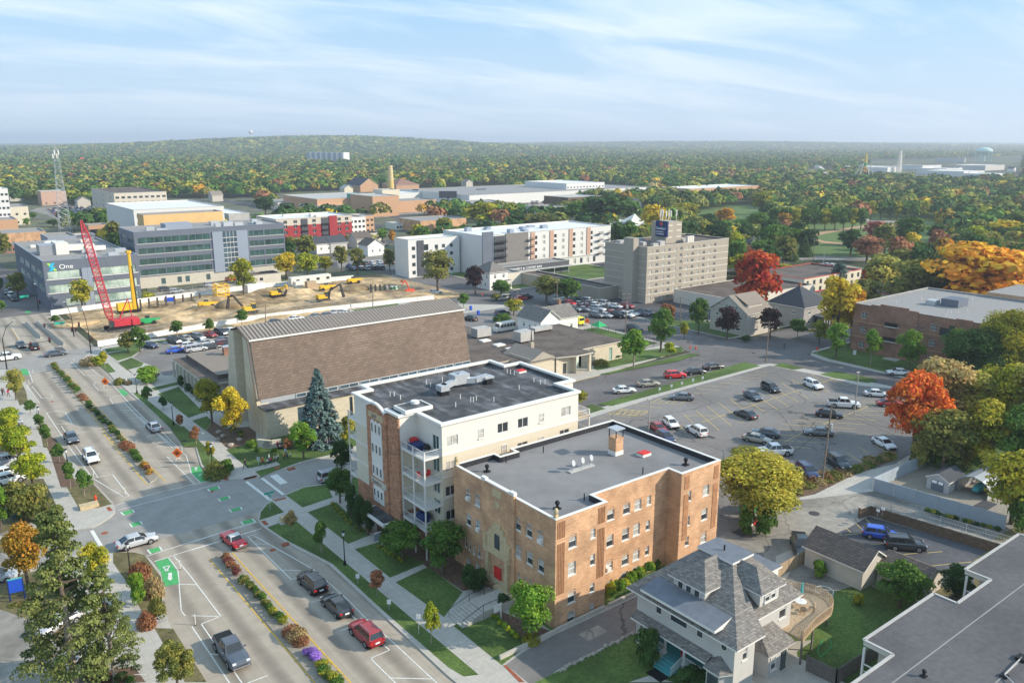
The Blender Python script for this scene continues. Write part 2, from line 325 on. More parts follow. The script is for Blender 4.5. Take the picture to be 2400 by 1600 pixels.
def text(txt,size,m,loc,rot,name='lettering',parent=None,depth=.02,align='LEFT',sx=1):
 c=bpy.data.curves.new('t','FONT');c.body=txt;c.size=size;c.extrude=depth;c.align_x=align;o=bpy.data.objects.new('t',c);COL.objects.link(o)
 dg=bpy.context.evaluated_depsgraph_get();me=bpy.data.meshes.new_from_object(o.evaluated_get(dg));bpy.data.objects.remove(o)
 me.materials.clear();me.materials.append(M[m]);q=bpy.data.objects.new(name,me);COL.objects.link(q)
 q.rotation_euler=rot;q.scale=(sx,1,1)
 if parent:q.parent=parent;q.location=Vector(loc)-root_loc(parent)
 else:q.location=loc
 return q
FRONT={'-y':0.0,'+x':pi/2,'+y':pi,'-x':-pi/2}
WC={}
def window(parent,face,u,z,plane,w_,h_,style='sash',frame='white_trim',pane='glass',depth=.16,name='window',kid=True):
 """one window unit: frame mesh with its pane as a child; face tells which way it looks"""
 key=(round(w_,2),round(h_,2),style,frame,pane)
 if key not in WC:
  f=MB();t=.07 if w_<2 else.06;fm=frame
  f.box(-w_/2,-w_/2+t,-.03,.06,0,h_,fm);f.box(w_/2-t,w_/2,-.03,.06,0,h_,fm);f.box(-w_/2+t,w_/2-t,-.03,.06,h_-t,h_,fm);f.box(-w_/2+t,w_/2-t,-.03,.06,0,t,fm)
  if style=='sash':f.box(-w_/2+t,w_/2-t,-.02,.05,h_*.48,h_*.48+.06,fm)
  if style in('double','grid','triple'):
   n=3 if style=='triple' else 2
   for i in range(1,n):f.box(-w_/2+w_*i/n-.04,-w_/2+w_*i/n+.04,-.025,.05,t,h_-t,fm)
  if style=='grid':
   f.box(-w_/2+t,w_/2-t,-.02,.03,h_*.5-.03,h_*.5+.03,fm)
   for sx in(-1,1):f.box(sx*w_/4-.02,sx*w_/4+.02,-.018,.03,t,h_-t,fm)
  if style in('sill','sash'):f.box(-w_/2-.08,w_/2+.08,-.14,-.031,-.1,.04,frame)
  p=MB();p.poly([(-w_/2+t,.03,t),(w_/2-t,.03,t),(w_/2-t,.03,h_-t),(-w_/2+t,.03,h_-t)],pane)
  if style=='half':pass
  if style=='sash' and pane=='glass':p.poly([(-w_/2+t,.024,h_*.52),(w_/2-t,.024,h_*.52),(w_/2-t,.024,h_-t),(-w_/2+t,.024,h_-t)],'blind')
  fa=f.mesh(name);n=len(f.v);f.v+=p.v;f.f+=[tuple(i+n for i in q)for q in p.f];f.m+=[f.mi(p.mats[i])for i in p.m]
  WC[key]=(fa,p.mesh('pane'),f.mesh(name))
 fm,pm,am=WC[key]
 o=bpy.data.objects.new(name,fm if kid else am);COL.objects.link(o);o.parent=parent
 d=depth
 loc={'-y':(u,plane+d,z),'+y':(u,plane-d,z),'-x':(plane+d,u,z),'+x':(plane-d,u,z)}[face]
 o.location=Vector(loc)-root_loc(parent);o.rotation_euler=(0,0,FRONT[face])
 if kid:
  q=bpy.data.objects.new('pane',pm);COL.objects.link(q);q.parent=o
 return o
def wall(mb,face,plane,u0,u1,z0,z1,m,holes=(),depth=.16,band=None):
 """wall sheet with real rectangular openings and their reveals. holes: (u_centre, z_sill, w, h)"""
 us=sorted({u0,u1}|{round(min(max(c+sg*w_/2,u0),u1),4)for c,z,w_,h_ in holes for sg in(-1,1)})
 zs=sorted({z0,z1}|{round(min(max(q,z0),z1),4)for c,z,w_,h_ in holes for q in(z,z+h_)}|({q for q,_ in band}if band else set()))
 inward={'-y':1,'+y':-1,'-x':1,'+x':-1}[face]
 P=(lambda u,z,d=0:(u,plane+inward*d,z))if 'y' in face else(lambda u,z,d=0:(plane+inward*d,u,z))
 flip=face in('+y','-x')
 def q(a,b,c,d,m):mb.poly([a,b,c,d][::-1]if flip else[a,b,c,d],m)
 for i in range(len(us)-1):
  j=0
  while j<len(zs)-1:
   ua,ub=us[i],us[i+1];uc=(ua+ub)/2;zc_=(zs[j]+zs[j+1])/2
   hit=any(abs(uc-c)<w_/2 and z<zc_<z+h_ for c,z,w_,h_ in holes)
   if not hit:
    mm=m
    if band:
     for zb,bm in band:
      if zc_>=zb:mm=bm
    q(P(ua,zs[j]),P(ub,zs[j]),P(ub,zs[j+1]),P(ua,zs[j+1]),mm)
   j+=1
 for c,z,w_,h_ in holes:
  a,b,e=c-w_/2,c+w_/2,z+h_
  mm=m
  if band:
   for zb,bm in band:
    if z+h_/2>=zb:mm=bm
  q(P(a,z),P(a,z,depth),P(a,e,depth),P(a,e),mm)if False else None
  q(P(a,z),P(b,z),P(b,z,depth),P(a,z,depth),mm);q(P(a,e,depth),P(b,e,depth),P(b,e),P(a,e),mm)
  q(P(a,z,depth),P(a,e,depth),P(a,e),P(a,z),mm);q(P(b,z),P(b,e),P(b,e,depth),P(b,z,depth),mm)
def facade(t,mb,face,plane,u0,u1,z0,z1,m,wins,style='sash',frame='white_trim',pane='glass',depth=.16,band=None,kid=True):
 wall(mb,face,plane,u0,u1,z0,z1,m,wins,depth,band)
 for i,(c,z,w_,h_)in enumerate(wins):
  pn=pane if isinstance(pane,str)else pane[(i*7+3)%len(pane)]
  window(t,face,c,z,plane,w_,h_,style,frame,pn,depth*.8,kid=kid)
# ---------------------------------------------------------------- ground, streets, blocks
def zone(px):return[p if len(p)==2 and not callable(p[0])else p[0](*p[1:])for p in px]
def Z(fn,*pts):return[fn(*p)for p in pts]
def sheet(name,m,z,polys,kind='structure'):
 mb=MB()
 for i,p in enumerate(polys):
  if sum(p[i][0]*p[(i+1)%len(p)][1]-p[(i+1)%len(p)][0]*p[i][1]for i in range(len(p)))<0:p=p[::-1]
  mb.poly([(x,y,z+i*.0006)for x,y in p],m)
 return mb.build(name,kind=kind)
def slab(name,polys,z0,z1,m,mt):
 mb=MB()
 for p in polys:mb.prism(p,z0,z1,m,mt,bottom=False)
 return mb.build(name,kind='structure')
RW=lambda a,b,c,d:[(a,c),(b,c),(b,d),(a,d)]
# the one ground sheet, gently rising into low hills far out
def build_ground():
 me=bpy.data.meshes.new('ground');xs=[];ys=[]
 def axis():
  v=[-1200,-600,0,400,800,1300,1800,2400]+[3000+i*500 for i in range(23)];return v
 ax=[-14000,-11000,-8000,-6000,-4500,-3500,-2500]+[x for x in axis()];n=len(ax);V=[];F=[]
 for j in range(n):
  for i in range(n):V.append((ax[i],ax[j],ghz(ax[i],ax[j])-.03))
 for j in range(n-1):
  for i in range(n-1):F.append((j*n+i,j*n+i+1,(j+1)*n+i+1,(j+1)*n+i))
 me.from_pydata(V,[],F);me.polygons.foreach_set('use_smooth',[True]*len(F))
 m=mat('far_ground',(.055,.08,.028),.95,.4,.012,col2=(.1,.1,.045))
 blotch(m,.0016,.6,1.5,.4,.62);me.materials.append(m)
 o=bpy.data.objects.new('ground',me);COL.objects.link(o);tag(o,kind='structure')
def polar(x,y):X=x*FW[1]-y*FW[0];Y=x*FW[0]+y*FW[1];return X,Y
def ghz(x,y):
 X,Y=polar(x,y);h=0.0
 if Y>900:
  def bump(cx,cy,sx,sy,a):return a*math.exp(-((X-cx)/sx)**2-((Y-cy)/sy)**2)
  h+=(bump(-1350,4300,900,900,46)+bump(-700,4500,800,900,46))*1.7+bump(-2600,5200,900,900,30)+bump(900,7000,1500,1200,46)+bump(2600,6800,1500,1300,47)+bump(1750,8800,1400,1200,54)
  h+=bump(-3900,8800,2500,1500,40)+bump(-200,9800,2200,1300,45)+bump(4700,9400,2500,1500,48)
  h+=5*sin(X*.0021+1)*sin(Y*.0017)*min(1,(Y-900)/3000)
 return max(h*.55,0)
build_ground()
sheet('street_surface','concrete_road',0.004,[RW(18,42,-60,300)])
sheet('far_street_surface','asphalt',0.004,[RW(18,42,300,800)])
sheet('cross_street','concrete_cross',0.01,[RW(17,60,113.5,129.5),[(60,116),(112,117.5),(112,137),(60,129)],RW(-90,17,115,126)])
sheet('cross_street_asphalt','asphalt',0.012,[[(112,117.5),(300,119),(300,141),(112,137)],RW(166,188,-60,700),RW(60,500,221,241)])
sheet('far_crossing','concrete_cross',0.0125,[RW(-60,60,221,241)])
sheet('avenue_surface','asphalt_dark',0.008,[RW(-400,900,335,350),RW(255,268,140,800),RW(300,314,-50,900),RW(-300,18,222,236),RW(-60,700,400,412)])
blockS=[(40.6,-40),(40.6,58),R15(2352,1510),R15(1700,900),R15(1260,490),R15(1060,390),R15(870,290),R15(640,130),R16(215,1060),R16(230,980),R16(290,905),R16(345,880),R16(470,850),R16(465,820),R16(640,750),R16(840,720),(57,117.3),(112,118.4),(169,119.3),(172.5,118),(174.5,113),(177.3,90),(178.5,20),(178.5,-60),(40.6,-60)]
blockN=[(59,127.3),R16(640,520),R16(440,590),R16(230,660),R16(90,685),R13(2250,480),R13(2040,497),R13(1930,490),R13(1845,355),R13(1800,200),R13(1740,140),R5(1560,1375),R5(1200,1070),R5(1040,930),R5(1000,880),R5(910,805),R5(800,790),R5(752,752),R5(790,715),R5(860,665),R5(960,640),R5(1330,580),R5(1600,560),R6(400,425),R6(1700,235),(164,221),(167.5,218),(167.8,144),(165,140),(123,136),(100,132.5),(80,129.5)]
blockW=[(20.1,-60),(20.1,70),R14(1900,1568),R14(1640,1160),R14(1585,1075),R14(1550,1020),R14(1510,870),R14(1490,620),R13(1480,1340),R13(1390,1230),R13(1330,1185),R13(1230,1165),R13(1040,1170),R13(850,1140),(5,115.6),(-80,114.8),(-80,-60)]
blockNW=[R13(850,930),R13(930,890),R13(1020,830),R13(1060,790),R13(1060,740),R13(1030,690),R13(900,560),R13(810,480),R13(700,360),R13(600,250),R13(480,90),R5(380,1310),R5(330,1130),R5(240,990),R5(180,860),R5(90,850),R5(0,850),(14,221),(-120,221),(-120,126.5),(-20,126.5),R13(0,1040)]
blockE=[(186,141.5),(186,219),(254,219),(254,141.5),(190,141)]
blockSE=[(186.5,-60),(186.5,90),(186,112),(188,117),(192,119),(298,119),(298,-60)]
blockSite=[R5(600,640),R5(330,400),(43.5,310),(43.5,331),(168,333),(168,241.5),(55,241.5)]
slab('city_block_kerb',[blockS],0,.13,'kerb','pave')
slab('city_block_kerb',[blockN],0,.13,'kerb','pave')
slab('city_block_kerb',[blockW],0,.13,'kerb','pave')
slab('city_block_kerb',[blockNW],0,.13,'kerb','pave')
slab('city_block_kerb',[blockE],0,.13,'kerb','pave')
slab('city_block_kerb',[blockSE],0,.13,'kerb','pave')
slab('city_block_kerb',[[(43.5,352),(168,352),(168,398),(43.5,398)]],0,.13,'kerb','asphalt_lot')
slab('city_block_kerb',[[(186,241),(254,241),(254,333),(186,333)]],0,.13,'kerb','pave')
sheet('site_ground','dirt',.02,[[(44,242),(166,242),(166,306),(44,306)]])
mbm=MB()
_r=random.Random(3);nx,ny=62,34;_h=[[0]*(ny+1)for _ in range(nx+1)]
from mathutils import noise
for i in range(nx+1):
 for j in range(ny+1):
  x=46+i*118/nx;y=244+j*58/ny;e=min(i,nx-i,j,ny-j)/5;_h[i][j]=.03+min(1,e)*(abs(noise.fractal(Vector((x*.06,y*.09,0)),1,2,4))*1.9)
for i in range(nx):
 for j in range(ny):
  q=lambda a,b:(46+a*118/nx,244+b*58/ny,_h[a][b]);mbm.poly([q(i,j),q(i+1,j),q(i+1,j+1),q(i,j+1)],'dirt')
mbm.build('excavated_earth',kind='structure',smooth=True)
Zg=.136
sheet('lawn','grass',Zg-.003,[RW(54,86,63,116.5),RW(187,254,142,149),[(186.8,-50),(297,-50),(297,118),(190,118),(188.5,112),(187.3,90)],[(49,128),(49,143),(100,143),(100,134),(80,131),(59,129)],RW(187,253,242,332)])
sheet('lawn','grass_dry',Zg-.003,[RW(-80,12.5,75,114),RW(-119,13,130,220),RW(86,176,-50,45)])
# grass, beds, lots and paths laid on the blocks
sheet('lawn','grass',Zg,[Z(R15,(690,145),(840,90),(960,88))+[R18(0,1095),R18(480,1500),R18(340,1515)]+Z(R15,(2352,1430),(1745,900),(1290,480),(1100,380),(880,270)),Z(R16,(470,828),(640,757),(850,730),(900,850),(625,942)),Z(R16,(228,1060),(240,985),(300,910),(345,888),(455,985)),Z(R16,(670,985),(935,895),(1250,1195),(1045,1275)),Z(R15,(1495,345),(1720,280),(2140,475),(1820,608)),[R15(1872,650),R15(2165,510),R18(330,740),R18(160,970)],Z(R18,(245,1050),(560,870),(960,1210),(850,1290),(690,1412)),[(46.4,57),(62,57),(62,30),(46.4,30)],[(72,51.5),(92,47),(92,36),(72,20)],Z(R8,(0,495),(110,510),(1275,195),(1150,165)),Z(R7,(1480,1260),(1480,1180),(1520,1170),(1645,1210)),Z(R8,(1375,195),(1450,170),(1620,215),(1530,225)),Z(R8,(1735,260),(1860,235),(2150,290),(2190,310),(2120,330),(1850,290)),Z(R16,(0,440),(520,330),(1050,290),(960,370),(350,530),(150,580)),Z(R16,(190,612),(400,555),(980,385),(960,440),(620,515),(240,660)),Z(R5,(1225,1070),(1265,1060),(1890,1560),(1690,1560),(1560,1380)),Z(R13,(1560,0),(1690,0),(1890,190),(2090,430),(1990,465),(1860,350),(1810,200)),Z(R5,(1450,1075),(1640,1010),(1870,1245),(1735,1295)),Z(R5,(1390,1020),(1630,965),(1640,990),(1420,1045)),Z(R5,(1765,1320),(1900,1280),(1960,1330),(1885,1410)),Z(R5,(985,705),(1300,640),(1310,660),(1210,730),(1080,770)),Z(R5,(1090,785),(1210,740),(1320,790),(1300,820),(1165,855)),Z(R5,(910,805),(990,790),(1065,870),(1000,882)),Z(R5,(960,660),(1560,570),(1640,575),(1400,610),(1320,640),(985,695)),Z(R7,(1530,840),(1560,800),(1810,690),(2350,640),(2352,690),(1560,855)),Z(R7,(1585,893),(2352,725),(2352,765),(1700,880)),Z(R8,(0,200),(300,150),(640,85),(620,100),(0,230)),Z(R8,(10,262),(740,95),(810,105),(620,155),(90,258)),[(150,150),(166,150),(166,175),(150,175)],Z(R6,(400,430),(1700,240),(1700,262),(400,450)),[(44,131),(52,131),(52,142),(44,142)],[(137,44),(177,40),(177,69),(160,70),(150,67),(137,61.8)],[(186.4,142.5),(200,142),(240,142),(240,160),(200,160),(186.4,175)],[(188,60),(199,70),(199,110),(188,112)]])
sheet('lawn','grass_dry',Zg,[Z(R13,(510,380),(620,330),(680,480),(850,520),(1030,715),(890,752),(720,745)),Z(R13,(330,0),(420,0),(600,300),(640,420),(510,350)),Z(R5,(330,1230),(420,1380),(520,1568),(400,1568)),Z(R5,(80,870),(140,850),(240,1050),(260,1160),(180,1180)),Z(R14,(1420,1070),(1590,1075),(1900,1568),(1700,1568)),Z(R13,(0,1050),(320,940),(560,860),(420,1000),(0,1165)),Z(R14,(1040,470),(1040,380),(1230,375),(1330,400),(1480,600),(1500,980),(1340,1000),(1200,700)),Z(R13,(0,500),(400,480),(540,770),(0,990))])
sheet('planting_bed','mulch',Zg+.002,[[R15(1720,275),R15(2100,470),R18(330,730),(54.5,75),(54.5,100),(53,103)],Z(R18,(560,870),(1170,1110),(960,1210),(700,1000)),Z(R5,(1890,1410),(1960,1330),(2352,1568),(2100,1568)),Z(R13,(1890,30),(2352,0),(2352,190),(2150,250)),Z(R5,(1060,930),(1110,910),(1220,990),(1160,1000)),Z(R5,(1255,900),(1340,850),(1480,890),(1400,960),(1320,970)),Z(R8,(1505,1200),(1600,1090),(1850,1010),(2335,880),(2335,930),(1980,1060),(1700,1200),(1570,1225)),Z(R13,(400,60),(520,120),(640,420),(700,560),(560,560)),[R14(850,1480),R14(1230,1420),R14(1340,1568),R14(800,1568)]])
sheet('car_park','asphalt_lot',Zg+.003,[[(87,113.6),(100,114.3),R8(440,445),R8(1350,192),R8(1730,268),R8(2060,350),(176,88),(176.3,70),R8(2335,960),R8(1990,1040),R8(1700,1150),R8(1500,1190),R8(1370,1260),(98,68),(87,66)],[R5(1225,740),R5(1320,660),R5(1480,595),(60,216),(124,217),(124,166),(62,164),(50,155),R5(1640,900),R5(1500,905),R5(1440,830),R5(1330,790)],[(126,178),(166,178),(166,216),(126,216)]])
sheet('hotel_car_park','asphalt_dark',Zg+.004,[[(187.5,163),(201,163),(201,150),(252,150),(252,217),(188,217)]])
sheet('west_car_park','asphalt_worn',Zg+.003,[[(-70,-60),(15,-60),(14.6,70),R14(300,1000),R14(0,900),(-60,85)],[(-80,128),(10.5,128),(10.5,200),(-80,200)],Z(R14,(0,380),(60,420),(90,620),(0,700))])
sheet('alley','asphalt_worn',Zg+.001,[[(84,66),(84,44),(90,43.5),(200,39),(178,44),(130,53),(119.7,61),(108,66),(98,72),(88,76)]])
sheet('driveway','asphalt_lot',Zg+.0025,[[(46.2,61.2),(49,61.8),(54,62.2),(86,62.2),(86,57.2),(50,57.2),(46.2,56.4)]])
sheet('yard_earth','gravel',Zg+.004,[Z(R10,(960,490),(2160,830),(2352,620),(1750,240),(1400,285))])
sheet('drive_concrete','kerb',Zg+.005,[Z(R12,(70,410),(210,350),(260,450),(180,600),(140,640),(70,560)),Z(R7,(1240,905),(1340,840),(1530,845),(1570,900),(1350,960)),Z(R9,(1050,740),(1180,735),(1220,760),(1100,800)),[(203,143),(240,143),(240,149),(203,149)]])
sheet('small_car_park','asphalt_dark',Zg+.006,[Z(R10,(720,945),(920,830),(2020,1140),(1880,1240),(1900,1568),(1000,1300),(560,1010))])
sheet('path','pave',Zg+.006,[Z(R5,(1340,985),(1400,960),(1700,860),(1960,1000),(1640,1010),(1420,1060)),Z(R5,(985,720),(1180,855),(1240,905),(1350,1000),(1300,1060),(1000,890),(1190,860)),Z(R11,(1740,1200),(1990,1180),(1830,1290),(1850,1420),(1740,1360)),[R11(290,1568),R11(470,1510),R11(700,1568)]])
mbm=MB()
for k in range(7):mbm.box(*sorted((46.3+k*.42,46.7+k*.42)),69.5,72.6,.13,.15+.12*(k+1),'pave')
mbm.box(49.3,53.6,69.5,72.6,.13,1.1,'pave');mbm.box(53.6,54.6,68.6,73.6,.13,1.25,'limestone');mbm.build('entrance_steps',kind='structure')
# ---- painted markings, one sheet object per kind of mark
def line(mb,pts,m,wd=.14,z=.02):
 for a,b in zip(pts[:-1],pts[1:]):
  d=Vector((b[0]-a[0],b[1]-a[1]));
  if d.length<.01:continue
  n=Vector((-d.y,d.x)).normalized()*wd/2;e=d.normalized()*wd*.3;mb.poly([(a[0]-n.x-e.x,a[1]-n.y-e.y,z),(b[0]-n.x+e.x,b[1]-n.y+e.y,z),(b[0]+n.x+e.x,b[1]+n.y+e.y,z),(a[0]+n.x-e.x,a[1]+n.y-e.y,z)],m)
def L(mb,fn,s,m,wd=.14,z=.02):
 for i,pl in enumerate(s.split('|')):
  line(mb,[fn(*map(float,p.split(',')))for p in pl.split()],m,wd,z+.0002*(i%20))
mk=MB()
L(mk,R15,'0,275 290,182 600,92|0,345 300,255 475,195 635,150|910,615 510,220 590,205|950,605 910,615|580,220 1110,520 1260,650 1450,820 1600,975 1800,1150 2250,1568|595,290 695,290|830,530 995,535|1100,825 1185,800|1375,1085 1445,1060|1450,930 1505,980|1740,1200 1815,1265 1640,1340 1870,1568|1815,1520 2210,1530|0,605 265,955 85,1025 460,1568|0,950 240,955|0,1050 345,1568|170,1300 260,1310|510,1568 690,1500','mark_white')
L(mk,R14,'1550,420 1635,530 1665,905 1700,948|1600,405 1770,610|1645,660 1800,665|1790,1568 1760,1500','mark_white')
L(mk,R13,'1070,718 1420,610 1850,510 1930,490|1085,765 2050,512|1355,1185 2020,970 2352,870|1420,1235 1780,1120 2352,950|620,165 850,470 1140,645 1188,637 1035,437 900,463 690,170|1060,597 1110,600|825,460 900,463|1535,275 1790,525|1440,50 1665,230 1710,260 1760,430 1840,510|1440,185 1550,165|1350,90 1430,75|720,55 830,40|840,345 940,335|1670,410 1750,410','mark_white')
L(mk,R5,'425,1240 600,1500|435,1243 520,1225 600,1240 665,1345 515,1345|565,1365 680,1545|245,990 360,1150|295,1000 385,1110 470,1110 490,1090 460,1075|245,1000 300,960 265,860|650,775 780,900 885,900|660,775 760,770 900,890 1000,950 1230,1200 1400,1370|1035,1030 905,1035 860,985 880,960 940,960|1170,1150 1040,1160 1010,1115 1060,1090 1130,1090|1140,1150 1345,1360|1100,1220 1270,1215|1180,1300 1290,1280 1345,1340|1270,1375 1330,1365|1350,1465 1440,1445|1480,1410 1640,1568|1430,1420 1590,1568|430,800 740,745|420,780 740,725|110,460 190,590','mark_white')
L(mk,R16,'110,700 330,870|255,670 445,815','mark_white',.5,.026);L(mk,R16,'365,645 445,710','mark_white',1.3,.026);L(mk,R13,'845,955 955,1140','mark_white',.5,.026)
L(mk,R13,'1110,785 1140,812|1215,760 1235,785|1190,890 1215,920|1290,868 1308,893|1355,1130 1385,1165|1465,1100 1488,1135|1910,570 1930,595|2005,545 2020,568|2005,660 2028,683|2100,635 2114,658|2105,760 2130,782|2210,738 2224,758|2215,870 2238,898|2320,845 2344,872','mark_white',.2,.03)
mk.build('road_markings',kind='structure')
mk=MB()
L(mk,R15,'160,430 1130,1568|365,370 1460,1568','mark_yellow',.18);L(mk,R13,'940,50 1350,530|1130,120 1520,500','mark_yellow',.18);L(mk,R5,'610,880 980,1280 1230,1568|100,460 190,600|520,870 900,1330 1090,1568','mark_yellow',.16)
mk.build('road_markings',kind='structure')
mk=MB()
for s in['1425,1240 1545,1205 1630,1330 1645,1440 1505,1465 1490,1370','1115,785 1210,760 1230,785 1140,812','1190,890 1285,868 1305,893 1215,920','1355,1130 1465,1100 1485,1135 1380,1165','1910,570 2000,545 2015,568 1930,595','2005,660 2095,635 2110,658 2025,683','2105,760 2205,738 2220,758 2130,782','2215,870 2315,845 2340,872 2235,898','1755,372 1835,358 1855,395 1930,490 1845,508 1765,430']:
 p=[R13(*map(float,q.split(',')))for q in s.split()];mk.poly([(x,y,.024)for x,y in p[::-1]],'mark_green')
for s in['190,840 245,840 275,895 200,897','1085,1035 1130,1025 1190,1080 1130,1085','230,310 280,305 285,325 240,330','60,1150 350,1165']:
 p=[R5(*map(float,q.split(',')))for q in s.split()]
 if len(p)>2:mk.poly([(x,y,.024)for x,y in p[::-1]],'mark_green')
L(mk,R13,'1562,1345 1562,1395','mark_white',.45,.032);p=Z(R13,(1535,1388),(1590,1388),(1563,1412));mk.poly([(x,y,.033)for x,y in p],'mark_white')
L(mk,R13,'1515,1285 1560,1272 1530,1330 1500,1285|1530,1300 1545,1320|1800,375 1800,402|1785,385 1800,368 1815,385|1820,440 1850,432 1830,450','mark_white',.16,.032)
mk.build('road_markings',kind='structure')
mk=MB();zl=Zg+.02
L(mk,R8,'820,635 1850,295|1465,790 1600,720|1765,655 2185,485|675,575 750,640|770,545 950,698|862,512 1052,668|950,485 1145,637|1040,457 1130,525|1122,430 1325,570|1290,460 1412,540|1300,390 1495,512|1430,400 1572,478|1440,330 1655,453|1520,305 1733,425|1595,285 1620,300|1760,375 1808,400|1670,265 1885,373|1820,295 1948,347 2005,330|2060,440 2080,440|2075,478 2190,478|2060,510 2230,515|2050,545 2250,550|1900,575 2210,583|1605,587 2180,620|1525,618 2100,655|1440,652 2020,688|1420,690 1560,698|1860,718 1935,722|1430,735 1860,760|1390,775 1755,798|1525,830 1665,838|1270,907 1470,922|1310,960 1360,963|2135,790 2275,880|2040,828 2180,920|1950,872 2085,965|1753,965 1865,1050|285,500 505,525|80,570 260,600|0,600 210,620|755,405 870,412|770,370 955,388|830,350 1040,363|950,325 1120,340|1040,300 1195,317|1100,282 1275,293|1155,262 1320,273|1230,237 1330,245|640,655 690,715|380,670 400,690|490,450 710,465 640,495 420,485 490,450|185,535 395,548 305,583 90,570 185,535|480,480 540,455|530,485 590,458|580,488 640,462|150,568 225,540|205,572 280,545|260,578 335,548|1365,1130 1540,1055 1580,1085 1500,1170 1365,1130|1415,1140 1560,1065|1455,1155 1572,1080|700,585 1030,585','mark_yellow2',.12,zl)
L(mk,R7,'1750,1260 1800,1215|1800,1270 1850,1220|1850,1275 1905,1228|1900,1280 1960,1235|1940,1180 2080,1195|1800,1215 2030,1240 1960,1280 1740,1260','mark_yellow2',.12,zl)
L(mk,R10,'895,850 940,895|805,893 865,950|720,940 760,975|700,1000 860,983|930,1090 1060,1080|1165,1187 1390,1165|1465,1165 1600,1153|1450,1290 1870,1248','mark_yellow2',.1,zl)
L(mk,R7,'1350,965 1590,905','mark_yellow2',.2,zl)
mk.build('car_park_markings',kind='structure')
mk=MB();L(mk,R14,'290,1020 320,1010|325,1125 375,1105|430,1470 495,1445|1240,1500 1340,1500','mark_white',.12,zl)
for i in range(14):
 line(mk,[(64+i*4.2,203),(64+i*4.2,208.5)],'mark_white',.12,zl);line(mk,[(196+i*3.4,168),(196+i*3.4,173)],'mark_white',.12,zl)
mk.build('car_park_markings',kind='structure')
# brick strips and tactile plates at the corners
mk=MB()
for fn,s in((R13,'975,745 1010,740 1038,775 1000,782'),(R13,'2040,465 2080,455 2105,490 2070,498'),(R13,'2240,478 2352,450 2352,470 2250,490'),(R16,'85,675 210,645 212,657 90,687'),(R16,'358,875 470,850 475,862 370,886'),(R16,'240,1070 280,1060 315,1100 280,1108'),(R18,'700,1415 730,1410 900,1568 850,1568')):
 p=[fn(*map(float,q.split(',')))for q in s.split()];mk.poly([(x,y,Zg+.012)for x,y in p[::-1]],'rust')
mk.build('tactile_paving',kind='structure')
mk=MB()
for i,(x,y,a,b)in enumerate(((140,124,5,2),(95,121,3,1.6),(176,60,2.4,8),(172,150,2,6),(60,228,4,3),(33,240,2,6),(150,231,6,2),(118,92,1,9),(140,103,7,1.2),(98,57,6,3),(90,64,3,2),(125,47,5,2),(56,59,3,1.6))):mk.box(x,x+a,y,y+b,.005,.1435 if(x<166 and 70<y<114 or y<70 and x<166)else.0142,'asphalt_dark' if i%3 else 'asphalt_worn')
mk.build('asphalt_patch',kind='structure')
# planted medians
for poly in([R15(218,440),R15(235,405),R15(290,415),R15(360,440),(31.2,64),(31.2,20),(28.9,20),(28.9,64),R15(700,1040)],[R13(1380,515),R13(1425,495),R13(1440,470),(31,150),(31,200),R5(500,785),R5(440,800),(29.2,200),(29.2,150)]):
 slab('median_kerb',[poly],0,.16,'kerb','gravel')
# ---------------------------------------------------------------- nearby buildings
def wins_px(fn_o,pts,face,plane,w_,h_,k=3.92):
 """window centres in region pixels -> (u, sill, w, h) on the wall plane"""
 r=[]
 for(x,y)in pts:
  kw={'x':plane}if 'x' in face else{'y':plane}
  u,z=onplane(fn_o[0]+x/k,fn_o[1]+y/k,**kw);r.append((u,z-h_/2,w_,h_))
 return r
O5,O6,O7,O8,O9,O10,O11,O12,O16,O17,O18=(0,650),(500,650),(1000,650),(1400,800),(1800,650),(1800,1000),(1400,1200),(1800,1200),(550,950),(1000,1050),(1000,1200)
def parapet(mb,pts,z0,z1,t,m_out,m_cap,inner='membrane_black',capw=.12,capt=.1):
 """low wall round a flat roof with its coping (outer faces come from the walls)"""
 n=len(pts)
 ar=sum(pts[i][0]*pts[(i+1)%n][1]-pts[(i+1)%n][0]*pts[i][1]for i in range(n));P=pts if ar>0 else pts[::-1]
 ins=[];outs=[]
 for i in range(n):
  a=Vector(P[i-1]);b=Vector(P[i]);c=Vector(P[(i+1)%n]);d1=(b-a).normalized();d2=(c-b).normalized()
  n1=Vector((-d1.y,d1.x));n2=Vector((-d2.y,d2.x));q=n1+n2;q=q/max(.3,(1+n1.dot(n2)))
  ins.append(b+q*t);outs.append(b-q*capw)
 for i in range(n):
  j=(i+1)%n;a,b,A,B=ins[i],ins[j],outs[i],outs[j]
  mb.poly([(b.x,b.y,z0),(a.x,a.y,z0),(a.x,a.y,z1),(b.x,b.y,z1)],inner)
  mb.poly([(A.x,A.y,z1+capt),(B.x,B.y,z1+capt),(b.x,b.y,z1+capt),(a.x,a.y,z1+capt)],m_cap)
  mb.poly([(A.x,A.y,z1),(B.x,B.y,z1),(B.x,B.y,z1+capt),(A.x,A.y,z1+capt)],m_cap)
  mb.poly([(b.x,b.y,z1),(a.x,a.y,z1),(a.x,a.y,z1+capt),(b.x,b.y,z1+capt)],m_cap)
  mb.poly([(B.x,B.y,z1),(A.x,A.y,z1),P[i]+(z1,)if False else(P[i][0],P[i][1],z1),(P[j][0],P[j][1],z1)],m_cap)
def roofvent(t,x,y,z,s=1,m='black',name='roof_vent'):
 v=MB();v.box(x-.35*s,x+.35*s,y-.35*s,y+.35*s,z,z+.15*s,m);v.tube((x,y,z+.15*s),(x,y,z+.55*s),.16*s,.16*s,8,m);v.ball((x,y,z+.75*s),.3*s,m,8,6);v.build(name,t,smooth=False)
